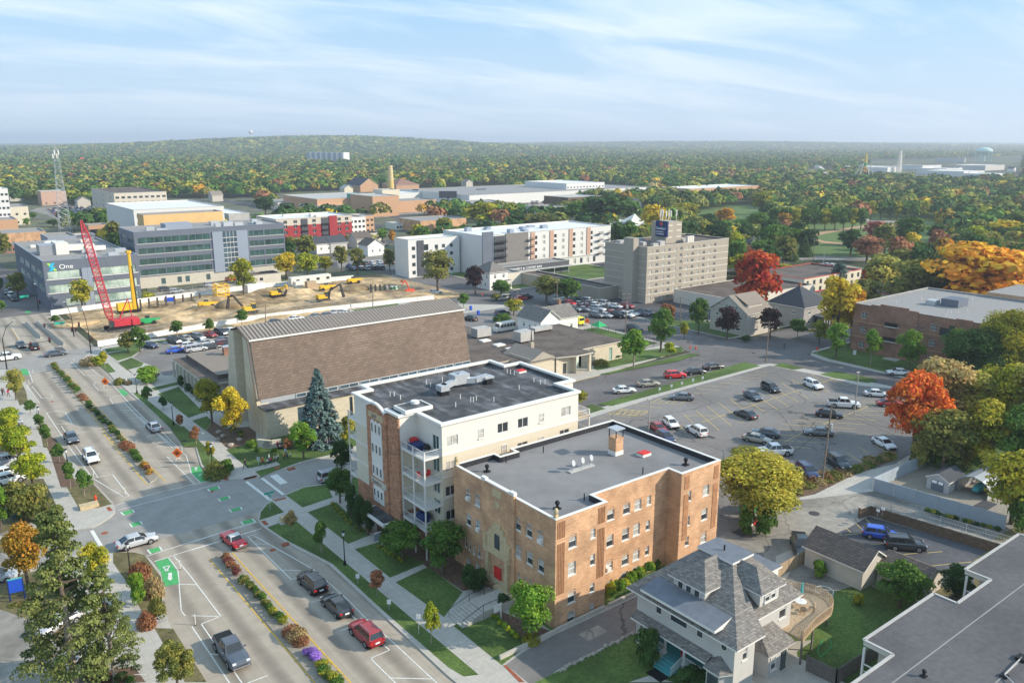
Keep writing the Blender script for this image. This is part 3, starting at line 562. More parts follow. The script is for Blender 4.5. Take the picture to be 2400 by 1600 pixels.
def pipe(t,x,y,z,h_=.6,r=.06,m='white_trim',name='vent_pipe'):MB().tube((x,y,z),(x,y,z+h_),r,r,6,m).build(name,t)
# --- orange brick apartment house
HB=13.6
bt=thing('brick_apartment_house','orange brick apartment house with grey flat roof and red front door','apartment building',(54.5,63,0))
fp=[(54.5,63),(62.3,63),(62.3,65.4),(75.4,65.4),(75.4,63.2),(83,63.2),(83,83.3),(63.6,83.3),(63.6,81.9),(61,81.9),(61,83.3),(54.5,83.3)]
W_=MB();ww=wins_px;bm='brick_orange'
f1=ww(O17,[(1342,853),(1335,1105),(1332,1360),(1328,1555)],'-y',63,1.2,1.65)+ww(O17,[(1530,775),(1525,1025),(1520,1275),(1517,1468)],'-y',63,.75,1.4)
f2=ww(O17,[(1692,605),(1838,550),(1942,512),(1685,850),(1828,790),(1928,747),(1678,1080),(1825,1020),(1925,975),(1815,1190),(1920,1140)],'-y',65.4,1.2,1.6)+ww(O17,[(2042,475),(2032,708),(2025,940),(1680,1255),(2018,1090)],'-y',65.4,.75,1.35)
f3=ww(O8,[(850,1160),(837,1350),(830,1530)],'-y',63.2,1.2,1.6,3.336)+ww(O8,[(718,1210),(707,1402),(700,1560)],'-y',63.2,.75,1.35,3.336)
fn_=ww(O17,[(2150,430),(2140,665),(2128,890),(2122,1065)],'-x',75.4,.8,1.6)
fl=ww(O17,[(378,425),(465,475),(838,695),(940,755),(1042,815),(385,655),(470,710),(840,945),(945,1010),(1048,1080)],'-x',54.5,1.1,1.65)
fl2=ww(O17,[(543,520),(547,755),(618,735),(655,760)],'-x',54.5,.62,1.5)
fl3=ww(O17,[(360,860),(395,890),(435,925),(480,950),(515,960),(535,990),(805,1170),(850,1195),(907,1230),(950,1255)],'-x',54.5,.5,1.5)
fl4=ww(O17,[(385,1060),(468,1110)],'-x',54.5,1.0,1.5)
W_.v and None
facade(bt,W_,'-y',63,54.5,62.3,0,HB,bm,f1,'sash','white_trim',('glass','blind','glass'));facade(bt,W_,'-y',65.4,62.3,75.4,0,HB,bm,f2,'sash','white_trim',('glass','glass','blind'))
facade(bt,W_,'-y',63.2,75.4,83,0,HB,bm,f3,'sash','white_trim',('glass','blind'));facade(bt,W_,'-x',75.4,63.2,65.4,0,HB,bm,[q for q in fn_ if 63.7<q[0]<64.9],'sash')
facade(bt,W_,'-x',54.5,63,83.3,0,HB,bm,fl+fl2+fl3+fl4,'sash','white_trim',('glass','blind','glass'))
wall(W_,'+x',62.3,63,65.4,0,HB,bm);wall(W_,'+x',83,63.2,83.3,0,HB,bm);wall(W_,'+y',83.3,63.6,83,0,HB,bm);wall(W_,'+y',83.3,54.5,61,0,HB,bm);wall(W_,'+y',81.9,61,63.6,0,HB,bm);wall(W_,'-x',63.6,81.9,83.3,0,HB,bm);wall(W_,'+x',61,81.9,83.3,0,HB,bm)
W_.build('wall',bt)
c=MB();parapet(c,fp,HB-.75,HB,.35,bm,'white_trim',capw=.06,capt=.07);c.build('parapet',bt)
c=MB();c.poly([(x,y,HB-.72)for x,y in fp],'roof_grey');c.build('roof',bt)
c=MB()
for z in(3.95,10.9):
 c.box(54.44,62.36,62.94,63,z,z+.14,'brick_trim');c.box(54.44,54.5,63,83.3,z,z+.14,'brick_trim');c.box(62.36,75.34,65.34,65.4,z,z+.14,'brick_trim');c.box(75.34,83.06,63.14,63.2,z,z+.14,'brick_trim')
for x0 in(54.75,60.9):
 for i in range(5):
  for z0,z1 in((4.3,10.6),(11.2,13.2)):c.box(x0+i*.24,x0+i*.24+.13,62.95,63,z0,z1,'brick_flute')
for x0 in(76.0,81.7):c.box(x0,x0+.9,63.15,63.2,4.3,10.6,'brick_flute');c.box(x0,x0+.9,63.15,63.2,11.3,13.1,'brick_flute')
c.build('string_course',bt)
c=MB()
c.box(54.2,54.5,70.2,76.6,0,HB+.35,bm);c.box(54.1,54.6,70.1,71.0,HB+.35,HB+.75,'white_trim');c.box(54.1,54.6,75.8,76.7,HB+.35,HB+.75,'white_trim');c.box(54.15,54.7,71.0,75.8,HB+.35,HB+.5,'white_trim')
c.box(54.12,54.2,72.6,74.4,12.6,13.6,'limestone');c.prism([(54.14,73.0),(54.2,73.0),(54.2,74.0),(54.14,74.0)],11.3,12.1,'limestone');c.build('stepped_gable',bt)
c=MB()
for y,z0,z1,wd in((71.3,1.2,5.2,.55),(75.2,1.2,5.2,.55),(70.9,4.9,7.2,.4),(75.7,4.9,7.2,.4)):c.box(53.8,54.2,y-wd/2,y+wd/2,z0,z1,'limestone')
c.box(53.7,54.2,70.8,75.9,5.2,5.7,'limestone');c.box(53.95,54.2,71.6,74.9,1.2,2.0,'limestone')
for i,(a,z)in enumerate(((2.5,5.7),(2.2,6.6),(1.8,7.3),(1.2,7.9),(.6,8.4))):
 c.box(54.05-.01*i,54.2,73.25-a,73.25+a,z,z+.9,'limestone')
c.build('stone_doorway',bt)
d=MB();d.box(53.98,54.05,72.6,73.9,1.25,3.6,'red');dr=d.build('door',bt);MB().tube((53.95,73.7,2.2),(53.9,73.7,2.4),.03,.03,5,'chrome').build('handle',dr)
d=MB();d.box(53.98,54.04,72.8,73.8,6.0,7.9,'glass');d.build('landing_window',bt)
for x,y in((54.7,82.9),(54.8,63.35)):
 c=MB();c.box(x-.2,x+.2,y-.2,y+.2,HB+.07,HB+.5,'limestone');c.ball((x,y,HB+.85),(.28,.28,.4),'limestone',8,6);c.build('finial',bt)
def at17(x,y,z=12.9):return R17(x,y,z)
c=MB();cx,cy=at17(1735,50);c.box(cx-.75,cx+.75,cy-.75,cy+.75,12.9,13.5,'white_trim');c.box(cx-.7,cx+.7,cy-.7,cy+.7,13.5,15.4,'brick_orange')
for sx in(-.65,.65):
 for sy in(-.65,.65):c.box(cx+sx-.05,cx+sx+.05,cy+sy-.05,cy+sy+.05,15.4,16.5,'black_metal')
c.prism([(cx-.85,cy-.85),(cx+.85,cy-.85),(cx+.85,cy+.85),(cx-.85,cy+.85)],16.5,16.65,'galv');c.build('chimney',bt)
x,y=at17(1995,65);c=MB();c.box(x-.8,x+.8,y-.6,y+.6,12.9,13.25,'white_trim');c.box(x-.75,x+.75,y-.55,y+.55,13.25,13.4,'red');c.build('roof_hatch',bt)
for p in((555,215),(1200,555)):x,y=at17(*p);roofvent(bt,x,y,12.9,1.0)
x,y=R8(690,965,12.9);roofvent(bt,x,y,12.9,1.0)
for p in((1985,235),(1447,480),(730,130),(1072,40)):x,y=at17(*p);pipe(bt,x,y,12.9,.9,.08,'black')
c=MB();x,y=at17(1420,190);c.box(x-2.1,x+2.1,y-.35,y+.35,12.9,13.05,'roof_pale')
for dx in(-1.6,0,1.5):c.tube((x+dx,y,13.05),(x+dx,y,14.2),.05,.05,5,'metal');c.tube((x+dx,y-.1,14.1),(x+dx+.05,y-.25,14.15),.4,.42,10,'galv')
c.build('dish_rack',bt)
for p,pl in(((378,460),-1),((470,745),-1),((1042,850),-1)):
 u,z=onplane(1000+p[0]/3.92,1050+p[1]/3.92,x=54.3);MB().box(54.1,54.62,u-.33,u+.33,z-.25,z+.2,'white_trim').build('air_conditioner',bt)
u,z=onplane(1000+1675/3.92,1050+1110/3.92,y=65.2);MB().box(u-.33,u+.33,65.1,65.6,z-.25,z+.2,'white_trim').build('air_conditioner',bt)
# --- white apartment building with balconies
HW=16.0
wt=thing('white_apartment_building','white and cream apartment building with brick tower marked 2000 and stacked balconies','apartment building',(57.7,91,0))
W_=MB();bnd=[(0,'brick_tower'),(1.0,'cream'),(11.6,'white')]
fa=ww(O7,[(237,1497),(700,1378),(885,1333),(1280,1230),(880,1555),(1265,1437)],'-y',91,1.9,1.5)+ww(O16,[(1985,555),(1985,780),(1990,1000)],'-y',91,1.7,1.5)
fb=ww(O7,[(502,1430),(1058,1287),(1055,1500),(715,1575)],'-y',91,1.0,1.45)
fa+=[(x,4.6,1.8,1.5)for x in(66.5,71.5,77)]+[(x,1.5,1.8,1.4)for x in(66.5,71.5,77)]
facade(wt,W_,'-y',91,57.7,83,0,HW,'cream',fa,'double','white_trim',('blind','glass','glass'),.12,bnd)
for q in fb:window(wt,'-y',q[0],q[1],91-.08,q[2],q[3],'sash','white_trim','glass',.05)
sd=[(92.6+.1,z,1.7,2.2)for z in(2.35,5.55,8.75,11.95)]
facade(wt,W_,'-x',57.7,91,97.7,0,HW,'cream',sd,'double','white_trim','glass_band',.12,bnd)
wall(W_,'-y',97.7,54.8,57.7,0,HW+.2,'cream',band=[(0,'brick_tower'),(1.5,'cream'),(11.6,'white')]);wall(W_,'-x',54.8,106.7,111.6,0,HW,'cream',band=[(0,'brick_tower'),(2.2,'cream'),(11.8,'white')])
wall(W_,'+y',111.6,54.8,57.7,0,HW,'cream',band=bnd);wall(W_,'-x',57.7,111.6,114.5,0,HW,'cream',band=bnd);wall(W_,'+y',114.5,57.7,83,0,HW,'cream',band=bnd)
wall(W_,'+x',83,91,96.2,0,HW,'cream',band=bnd);wall(W_,'-y',96.2,83,86.5,0,HW,'cream',band=bnd);wall(W_,'+x',86.5,96.2,110.2,0,HW,'cream',band=bnd);wall(W_,'+y',110.2,83,86.5,0,HW,'cream',band=bnd);wall(W_,'+x',83,110.2,114.5,0,HW,'cream',band=bnd)
for a,b in((1.0,'cream'),):pass
zl0=-3.72
for args in(('-y',91,57.7,83),('-x',57.7,91,97.7),('-y',97.7,54.8,57.7),('-x',54.8,97.7,111.6),('+y',111.6,54.8,57.7),('-x',57.7,111.6,114.5),('+y',114.5,57.7,83),('+x',83,91,96.2),('-y',96.2,83,86.5),('+x',86.5,96.2,110.2),('+y',110.2,83,86.5),('+x',83,110.2,114.5)):wall(W_,*args,zl0,0,'brick_tower')
W_.build('wall',wt)
fpw=[(54.8,97.7),(57.7,97.7),(57.7,91),(83,91),(83,96.2),(86.5,96.2),(86.5,110.2),(83,110.2),(83,114.5),(57.7,114.5),(57.7,111.6),(54.8,111.6)]
c=MB();parapet(c,fpw,HW-.6,HW,.4,'white','white_trim','roof_dark',.3,.35);c.build('parapet',wt)
c=MB();c.poly([(x,y,HW-.45)for x,y in fpw],'roof_dark');c.build('roof',wt)
c=MB()
for z in(5.0,8.2,11.5):
 for a_ in((57.64,83.05,90.94,91,z,z+.22),(54.74,54.8,106.9,111.6,z+.2,z+.4),(54.86,57.64,97.64,97.7,z,z+.22)):MB().box(*a_,'white_trim').build('string_course',wt)
c=MB();y0,y1=100.7,106.7
c.box(54.5,54.8,97.6,y0,0,HW-.2,'brick_tower');c.box(54.3,54.8,y0,y1,0,HW-.1,'brick_tower')
arc=[(y0+(y1-y0)*i/12,HW-.1+.9*sin(pi*i/12))for i in range(13)]
c.poly([(54.3,y,z)for y,z in reversed(arc)],'brick_tower');c.build('brick_tower',wt)
c=MB()
for(ya,za),(yb,zb)in zip(arc[:-1],arc[1:]):
 c.poly([(54.05,ya,za+.02),(57.9,ya,za+.02),(57.9,yb,zb+.02),(54.05,yb,zb+.02)][::-1],'roof_dark');c.poly([(54.05,ya,za-.3),(54.05,ya,za+.02),(54.05,yb,zb+.02),(54.05,yb,zb-.3)][::-1],'white_trim');c.poly([(54.04,ya,za+.03),(54.5,ya,za+.03),(54.5,yb,zb+.03),(54.04,yb,zb+.03)][::-1],'white_trim')
 c.poly([(57.9,ya,za+.02),(57.9,ya,HW-.2),(57.9,yb,HW-.2),(57.9,yb,zb+.02)],'white_trim')
c.build('arched_roof',wt)
c=MB();c.box(55.6,60.2,97.2,100.6,HW+.36,HW+.9,'white_trim');c.box(55.9,59.9,97.5,100.3,HW+.9,HW+.93,'roof_dark');c.tube((58.6,99.6,HW+.9),(58.6,99.6,HW+1.3),.7,.6,14,'white_trim');c.build('stair_tower_roof',wt)
c=MB();c.box(54.22,54.3,102.05,105.35,4.9,13.4,'white_trim')
for i in range(3):yy=102.6+i*1.1;c.tube((54.21,yy,13.4),(54.3,yy,13.4),.54,.54,16,'white_trim')
c.box(54.2,54.3,101.5,105.9,14.2,15.1,'limestone');c.box(54.2,54.3,101.2,105.8,3.7,4.6,'stone_pale');c.box(54.22,54.3,102.0,105.2,.9,3.5,'white_trim');c.build('window_bay',wt)
for i in range(3):
 for z in(5.3,8.8,12.0,1.7):window(wt,'-x',102.6+i*1.1,z,54.22,.62,1.45 if z>2 else 1.3,'plain','white_trim','glass',-.05)
text('2000',.85,'grey_brown',(54.18,105.0,14.35),(pi/2,0,-pi/2),parent=wt);text('Hamilton',.78,'grey_brown',(54.18,105.5,3.85),(pi/2,0,-pi/2),parent=wt)
c=MB();c.box(52.1,54.3,98.5,104.9,-.6,-.35,'white_trim');c.box(51.9,54.3,98.3,105.1,-.35,0,'white_trim');c.box(52.2,54.28,98.6,104.8,0,.03,'roof_dark')
for y in(99.2,104.2):c.box(52.3,52.9,y-.3,y+.3,-3.6,-.6,'brick_tower')
c.build('entrance_canopy',wt)
ZB=[onplane(950+x/6.53,1020+y/6.53,x=55.0)[1]for x,y in((260,380),(270,765),(285,1145))];ZB.append(ZB[2]-3.2)
for z in ZB:
 b=MB();b.box(54.9,57.7,91.3,97.6,z,z+.25,'white_trim');bb=b.build('balcony',wt)
 r=MB()
 for zz in(z+.32,z+1.25):r.box(54.95,55.0,91.35,97.6,zz,zz+.06,'white_trim');r.box(55.0,57.7,91.35,91.4,zz,zz+.06,'white_trim')
 for i in range(44):y=91.5+i*.14;r.box(54.965,54.985,y,y+.02,z+.38,z+1.25,'galv')
 for i in range(19):x=55.1+i*.14;r.box(x,x+.02,91.365,91.385,z+.38,z+1.25,'galv')
 r.build('railing',bb)
for x,y in((55.0,91.4),(55.0,94.4),(55.0,97.5)):MB().box(x-.08,x+.08,y-.08,y+.08,-3.7,ZB[0]+1.2,'white_trim').build('post',wt)
for z in(1.9,5.1,8.3,11.5):
 b=MB();b.box(54.9,57.6,111.7,114.4,z,z+.2,'white_trim');bb=b.build('balcony',wt);r=MB()
 for zz in(z+.3,z+1.2):r.box(54.95,55.0,111.7,114.4,zz,zz+.06,'white_trim')
 for i in range(18):y=111.8+i*.14;r.box(54.965,54.985,y,y+.02,z+.3,z+1.2,'galv')
 r.build('railing',bb)
MB().box(54.9,55.05,114.2,114.35,-3.7,12.7,'white_trim').build('post',wt)
for z in(11.2,8.0):
 b=MB();b.box(83.05,86.3,91.8,96.1,z,z+.2,'wood');bb=b.build('balcony',wt);r=MB()
 for zz in(z+.3,z+1.25):r.box(83.05,86.3,91.8,91.86,zz,zz+.06,'white_trim');r.box(86.25,86.3,91.86,96.1,zz,zz+.06,'white_trim')
 for i in range(22):r.box(83.2+i*.14,83.22+i*.14,91.81,91.84,z+.3,z+1.2,'galv')
 r.build('railing',bb)
MB().box(86.15,86.3,91.8,91.95,-3.7,12.5,'white_trim').build('post',wt)
zr=HW-.45
def at7(x,y):return R7(x,y,zr)
c=MB();x0,y0=at7(150,1075);x1,y1=at7(300,1000);x2,y2=at7(560,975)
c.box(x0-.7,x0+.7,y0-.7,y0+.7,zr,zr+.7,'black_metal');c.box(x0-.8,x0+.8,y0-.8,y0+.8,zr+.7,zr+1.6,'galv')
c.box(x1-1.4,x1+1.4,y1-1.0,y1+1.0,zr+.6,zr+2.2,'galv');c.tube((x1,y1,zr+2.2),(x1,y1,zr+2.35),.45,.45,12,'metal')
c.beam((x0,y0,zr+1.2),(x1,y1,zr+1.2),.9,.8,'galv');c.beam((x1,y1,zr+1.0),((x1+x2)/2,(y1+y2)/2-.5,zr+1.0),1.0,.8,'galv');c.beam(((x1+x2)/2,(y1+y2)/2-.5,zr+1.0),(x2,y2,zr+1.3),.9,.8,'galv')
c.box(x2-.6,x2+.6,y2-.6,y2+.6,zr,zr+1.0,'black_metal');c.box(x2-.9,x2+.9,y2-.7,y2+.7,zr+1.0,zr+1.3,'galv');c.build('air_handler',wt)
for p in((740,880),(770,885),(805,895),(985,960),(1045,980),(1087,980),(850,1030),(310,1115),(405,1140),(430,1140),(457,1130),(617,1140),(267,1190),(145,960),(37,1005),(545,920)):x,y=at7(*p);pipe(wt,x,y,zr,.75,.07)
for p in((1625,1090),(1662,1090),(1720,1120),(1952,1225),(1958,980),(2105,950)):x,y=R6(*p,zr);pipe(wt,x,y,zr,.75,.07)
x,y=at7(865,870);c=MB();c.box(x-.8,x+.8,y-.6,y+.6,zr,zr+.3,'white_trim');c.box(x-.75,x+.75,y-.55,y+.55,zr+.3,zr+.42,'red');c.build('roof_hatch',wt)
wt.scale=(.935,)*3;wt.location=(53.95,85.1,3.5)
WP=lambda x,y,z:(53.95+(x-57.7)*.935,85.1+(y-91)*.935,3.5+z*.935)
# balcony things
def chair(name,x,y,z,rz,m,label,cat='chair',parent=None,g=None):
 t=thing(name,label,cat,(x,y,z),rz,g)
 def q(nm,*bx):
  c=MB()
  for b in bx:c.box(*[v+(0)for v in b],m)
  o=bpy.data.objects.new(nm,c.mesh(nm));COL.objects.link(o);o.parent=t
 q('seat',(-.28,.28,-.28,.28,.4,.46));q('backrest',(-.28,.28,.24,.3,.46,1.05))
 for sx in(-.26,.22):
  for sy in(-.26,.22):q('leg',(sx,sx+.05,sy,sy+.05,0,.4))
 return t
zb=ZB[1]+.25;chair('patio_chair',*WP(56.7,93.4,zb),-1.2,'red','red patio chair at the back of the balcony below the grill');chair('patio_chair',*WP(55.7,93.9,zb),2,'red','red patio chair nearest the railing below the grill')
c=MB();zt=ZB[0]+.25;c.box(56.3,57.2,93.2,93.9,zt+.5,zt+.8,'black');c.ball((56.75,93.55,zt+.85),(.5,.4,.3),'black',10,6)
for a in(56.35,57.1):c.box(a,a+.06,93.3,93.8,zt,zt+.5,'metal')
o=c.build('barbecue_grill',org=(56.75,93.5,zt));o.location=WP(*o.location);tag(o,'black barbecue grill on the top balcony of the white building','grill')
c=MB();c.box(55.3,57.1,94.6,96.3,zt,zt+.75,'navy');c.box(55.25,57.15,94.55,96.35,zt+.75,zt+.82,'navy');c.box(56.2,57.1,96.4,97.2,zt,zt+1.1,'red');o=c.build('covered_furniture',org=(56,95.4,zt));o.location=WP(*o.location);tag(o,'patio furniture under blue and red covers on the top balcony','furniture')
c=MB();zq=ZB[3]+.25;c.ball((56.3,94.4,zq+.6),(1.0,1.3,.75),'navy',10,6,.12);o=c.build('covered_grill',org=(56.3,94.4,zq));o.location=WP(*o.location);tag(o,'dark blue covered furniture on the lowest balcony of the white building','furniture')
# --- church: steep roof over a long nave
ct=thing('church','long church with a steep brown shingled roof and pale stone gable','church',(52.2,146,0))
X0,X1=52.2,100.4;prof=[(146.0,6.8),(148.5,18.1),(153.8,19.6),(159.1,18.1),(161.6,6.8)]
c=MB()
c.poly([(X0,146,6.8),(X1,146,6.8),(X1,148.5,18.1),(X0,148.5,18.1)],'shingle_church');c.poly([(X1,161.6,6.8),(X0,161.6,6.8),(X0,159.1,18.1),(X1,159.1,18.1)],'shingle_church')
c.build('roof',ct)
c=MB();z_=.03
c.poly([(X0-.3,148.3,18.0),(X1,148.3,18.0),(X1,153.8,19.7),(X0-.3,153.8,19.7)],'metal_roof');c.poly([(X1,159.3,18.0),(X0-.3,159.3,18.0),(X0-.3,153.8,19.7),(X1,153.8,19.7)],'metal_roof')
n=62
for i in range(n):
 x=X0+.2+i*(X1-X0-.4)/(n-1);c.box(x-.05,x+.05,0,0,0,0,'metal_seam')if False else c.poly([(x-.09,148.35,18.12),(x+.09,148.35,18.12),(x+.09,153.7,19.77),(x-.09,153.7,19.77)],'metal_seam')
c.build('ridge_cap',ct);MB().box(X0-.35,X1+.1,148.05,148.3,17.75,18.05,'white_trim').build('gutter',ct)
def pent(x,m,mb,inset=0):
 pr=[(146+inset*.2,0)]+[(146.02,6.8),(148.5,18.0),(153.8,19.6),(159.1,18.0),(161.6,6.8)]+[(161.6,0)];mb.poly([(x,y,z)for y,z in pr],m)
c=MB()
c.poly([(X1,y,z)for y,z in[(146,0),(161.6,0),(161.6,6.8),(159.1,18.1),(153.8,19.6),(148.5,18.1),(146,6.8)]],'stone')
# gable of two leaning pylons with a deep recess between them
def pylon(ya0,ya1,yb0,yb1,z1a,z1b,d0,m):
 f=[(X0-.5,ya0,0),(X0-.5,ya1,0),(X0-.5,yb1,z1b),(X0-.5,yb0,z1a)];b=[(X0+1.8,y,z)for _,y,z in f];sg=1 if ya0<150 else-1;b=[(x,y,z)for x,y,z in b]
 c.poly(f[::-1],m);c.poly([f[0],b[0],b[3],f[3]][::-1],m);c.poly([f[1],b[1],b[2],f[2]],m);c.poly([f[3],f[2],b[2],b[3]],m)
c.build('gable_wall',ct);c=MB()
pylon(144.6,151.2,148.75,151.2,17.75,18.6,0,'stone');c.build('gable_pylon',ct);c=MB();pylon(156.2,163,156.2,158.9,18.6,17.75,0,'stone')
c.poly([(X0+1.8,156.2,0),(X0+1.8,151.2,0),(X0+1.8,151.2,18.7),(X0+1.8,153.8,19.5),(X0+1.8,156.2,18.7)][::-1][::-1],'stone_pale')
c.build('gable_pylon',ct)
c=MB();c.box(X0-.7,X0,145.2,145.9,6.9,7.2,'metal_seam')
c.beam((X0-.55,145.9,6.8),(X0-.55,148.35,18.1),.3,.25,'metal_seam');c.beam((X0-.55,148.35,18.1),(X0-.55,153.8,19.7),.3,.25,'metal_seam');c.build('roof_edge',ct)
c=MB();wins=[]
W2=MB();aw=[(58.9,1.0,1.5,4.1),(69.3,.9,.7,4.2),(78,.9,.7,4.2),(88,.9,.7,4.2)]
facade(ct,W2,'-y',142.5,52.0,100,0,5.6,'stone',aw,'double','charcoal','glass_blue',.3)
wall(W2,'-x',52.0,142.5,147,0,5.6,'stone');wall(W2,'+x',100,142.5,146,0,5.6,'stone');W2.build('side_aisle',ct)
MB().box(51.8,100.2,142.2,146,5.6,5.85,'roof_dark').build('aisle_roof',ct)
c=MB();c.box(X0+.3,X1,146.02,146.3,5.85,6.8,'galv');c.build('clerestory_wall',ct)
for i in range(9):
 xa=59.5+i*4.6
 if xa<99:window(ct,'-y',xa+2.0,5.93,146.02,4.1,.82,'double','white_trim','glass_blue',-.14)
nt_=MB();nb=[(50.2,171.0),(61.5,171.0),(61.5,197.3),(50.6,197.3)]
nt_.box(51.4,60,172,196.5,0,3.9,'stone_pale');nt_.build('narthex_wall',ct)
c=MB();c.prism(nb,3.9,4.35,'stone_pale','roof_brown');c.prism([(53.4,173.5),(61.3,173.5),(61.3,196),(53.4,196)],4.35,5.3,'roof_brown','shingle_tan');c.build('narthex_roof',ct)
c=MB()
for i in range(9):y=174.2+i*2.75;c.box(50.25,50.7,y,y+.45,0,3.9,'stone_pale')
c.build('colonnade',ct);c=MB();x,y=R5(1990,620,5.5);c.box(60.2,61.6,189.2,190.6,4,7.2,'brick_red');c.box(60,61.8,189,190.8,7.2,7.4,'galv');c.build('chimney',ct)
c=MB();c.box(55,61.5,161.7,171,0,3.4,'stone');c.prism([(54.8,161.7),(61.8,161.7),(61.8,171),(54.8,171)],3.4,3.6,'roof_brown');c.build('link_building',ct)
# --- parish hall behind: low flat-roofed blocks
st=thing('parish_hall','low pale stone hall with wide brown gravel roof behind the church','hall',(120,140,0))
W2=MB();hp=[(133.3,145.4),(146.7,144.6),(146.7,169.5),(126,169.5),(125,146)]
facade(st,W2,'-y',144.6,132.6,146.7,0,4.5,'stone',[(142.6,.3,1.1,3.2)],'double','teal','glass_green');wall(W2,'+x',146.7,144.6,169.5,0,4.5,'stone');wall(W2,'+y',169.5,118.7,146.7,0,4.5,'stone')
wall(W2,'-x',118.7,150,169.5,0,4.5,'stone');facade(st,W2,'-y',142.3,122.5,127.5,0,4.5,'stone',[(125.2,.2,1.2,2.6)],'double','charcoal','glass');wall(W2,'+x',127.5,140.8,144.6,0,4.5,'stone')
wall(W2,'+y',184,101,124,0,4.4,'beige');wall(W2,'+x',124,169.5,184,0,4.4,'beige');wall(W2,'-y',146.8,101,112,0,4.5,'tan');wall(W2,'-x',101,146.8,184,0,4.5,'tan');wall(W2,'-y',142.6,112,122.5,0,4.5,'stone')
W2.box(131.6,132.2,140.6,141.2,0,4.5,'stone');W2.box(127.5,131.4,144.2,144.5,0,4.2,'glass_green');W2.build('wall',st)
c=MB();c.prism([(127.3,140.3),(132.6,140.3),(132.6,144.3),(147,144.3),(147,169.8),(118.4,169.8),(118.4,146.5),(122.2,142)],4.5,4.75,'tan_light','roof_brown');c.build('roof',st)
c=MB();c.prism([(100.8,146.5),(112,146.5),(112,142.3),(122.2,142.3),(122.2,146.3),(118.2,146.3),(118.2,171),(124.3,171),(124.3,184.3),(100.8,184.3)],4.4,4.9,'tan','roof_brown');c.build('lower_roof',st)
c=MB()
gx,gy=119.5,146;c.prism([(114.5,142.0),(121.5,142.0),(121.5,150),(114.5,150)],4.9,5.4,'tan')
for s in(-1,1):c.poly([(118+s*4,141.6,5.0),(118,141.6,7.0),(118,152,7.0),(118+s*4,152,5.0)][::s],'metal_roof')
c.poly([(114,141.7,5.0),(122,141.7,5.0),(118,141.7,7.0)],'tan')
for i in range(12):
 t_=142+i*.85
 for s in(-1,1):c.poly([(118+s*4,t_,5.03),(118,t_,7.03),(118,t_+.12,7.03),(118+s*4,t_+.12,5.03)][::s],'metal_seam')
c.build('entrance_gable',st);sx,sy=R7(962,650,5.0)
c=MB();c.box(sx-.5,sx+.5,sy-.5,sy+.5,4.9,6.6,'tan');c.tube((sx,sy,6.6),(sx,sy,10.2),.25,.02,8,'metal_seam');c.build('spire',st)
for(px,py),sz in(((500,545),(2.2,1.5,2.2)),((888,585),(2.1,1.6,2.4)),((1050,490),(3,1.2,.9))):
 x,y=R7(px,py,4.9);c=MB();c.box(x-sz[0],x+sz[0],y-sz[1],y+sz[1],5.2,5.2+sz[2],'roof_pale');c.box(x-sz[0]-.05,x-sz[0],y-sz[1]*.8,y+sz[1]*.8,5.5,5+sz[2],'metal');c.box(x-sz[0]*.9,x+sz[0]*.9,y-sz[1]*.9,y+sz[1]*.9,4.9,5.2,'black');c.build('rooftop_unit',st)
for p in((535,585),(665,625),(780,660)):x,y=R7(*p,4.9);MB().prism([(x-1.3,y-1),(x+1.3,y-1),(x+1.3,y+1),(x-1.3,y+1)],4.9,5.25,'white_trim').build('skylight',st)
# --- generic gabled / hipped house
def gable_roof(c,x0,x1,y0,y1,ze,zr_,axis,m,over=.5,fascia='white_trim'):
 x0-=over;x1+=over;y0-=over;y1+=over;th=.18
 if axis=='x':
  ym=(y0+y1)/2;A=[[(x0,y0,ze),(x1,y0,ze),(x1,ym,zr_),(x0,ym,zr_)],[(x1,y1,ze),(x0,y1,ze),(x0,ym,zr_),(x1,ym,zr_)]]
 else:
  xm=(x0+x1)/2;A=[[(x0,y1,ze),(x0,y0,ze),(xm,y0,zr_),(xm,y1,zr_)],[(x1,y0,ze),(x1,y1,ze),(xm,y1,zr_),(xm,y0,zr_)]]
 for q in A:
  c.poly(q,m);lo=[(a,b,z-th)for a,b,z in q];c.poly(lo[::-1],fascia)
  for i in range(4):j=(i+1)%4;c.poly([lo[i],lo[j],q[j],q[i]],fascia)
def hip_roof(c,x0,x1,y0,y1,ze,zr_,m,over=.5,inset=None,fascia='white_trim'):
 x0-=over;x1+=over;y0-=over;y1+=over;d=inset or min(x1-x0,y1-y0)/2-.01
 b=[(x0,y0,ze),(x1,y0,ze),(x1,y1,ze),(x0,y1,ze)];t=[(x0+d,y0+d,zr_),(x1-d,y0+d,zr_),(x1-d,y1-d,zr_),(x0+d,y1-d,zr_)]
 for i in range(4):j=(i+1)%4;c.poly([b[i],b[j],t[j],t[i]],m);c.poly([(b[i][0],b[i][1],ze-.18),(b[j][0],b[j][1],ze-.18),b[j],b[i]],fascia)
 c.poly(t,m);c.poly([(x,y,ze-.18)for x,y,_ in b[::-1]],fascia)
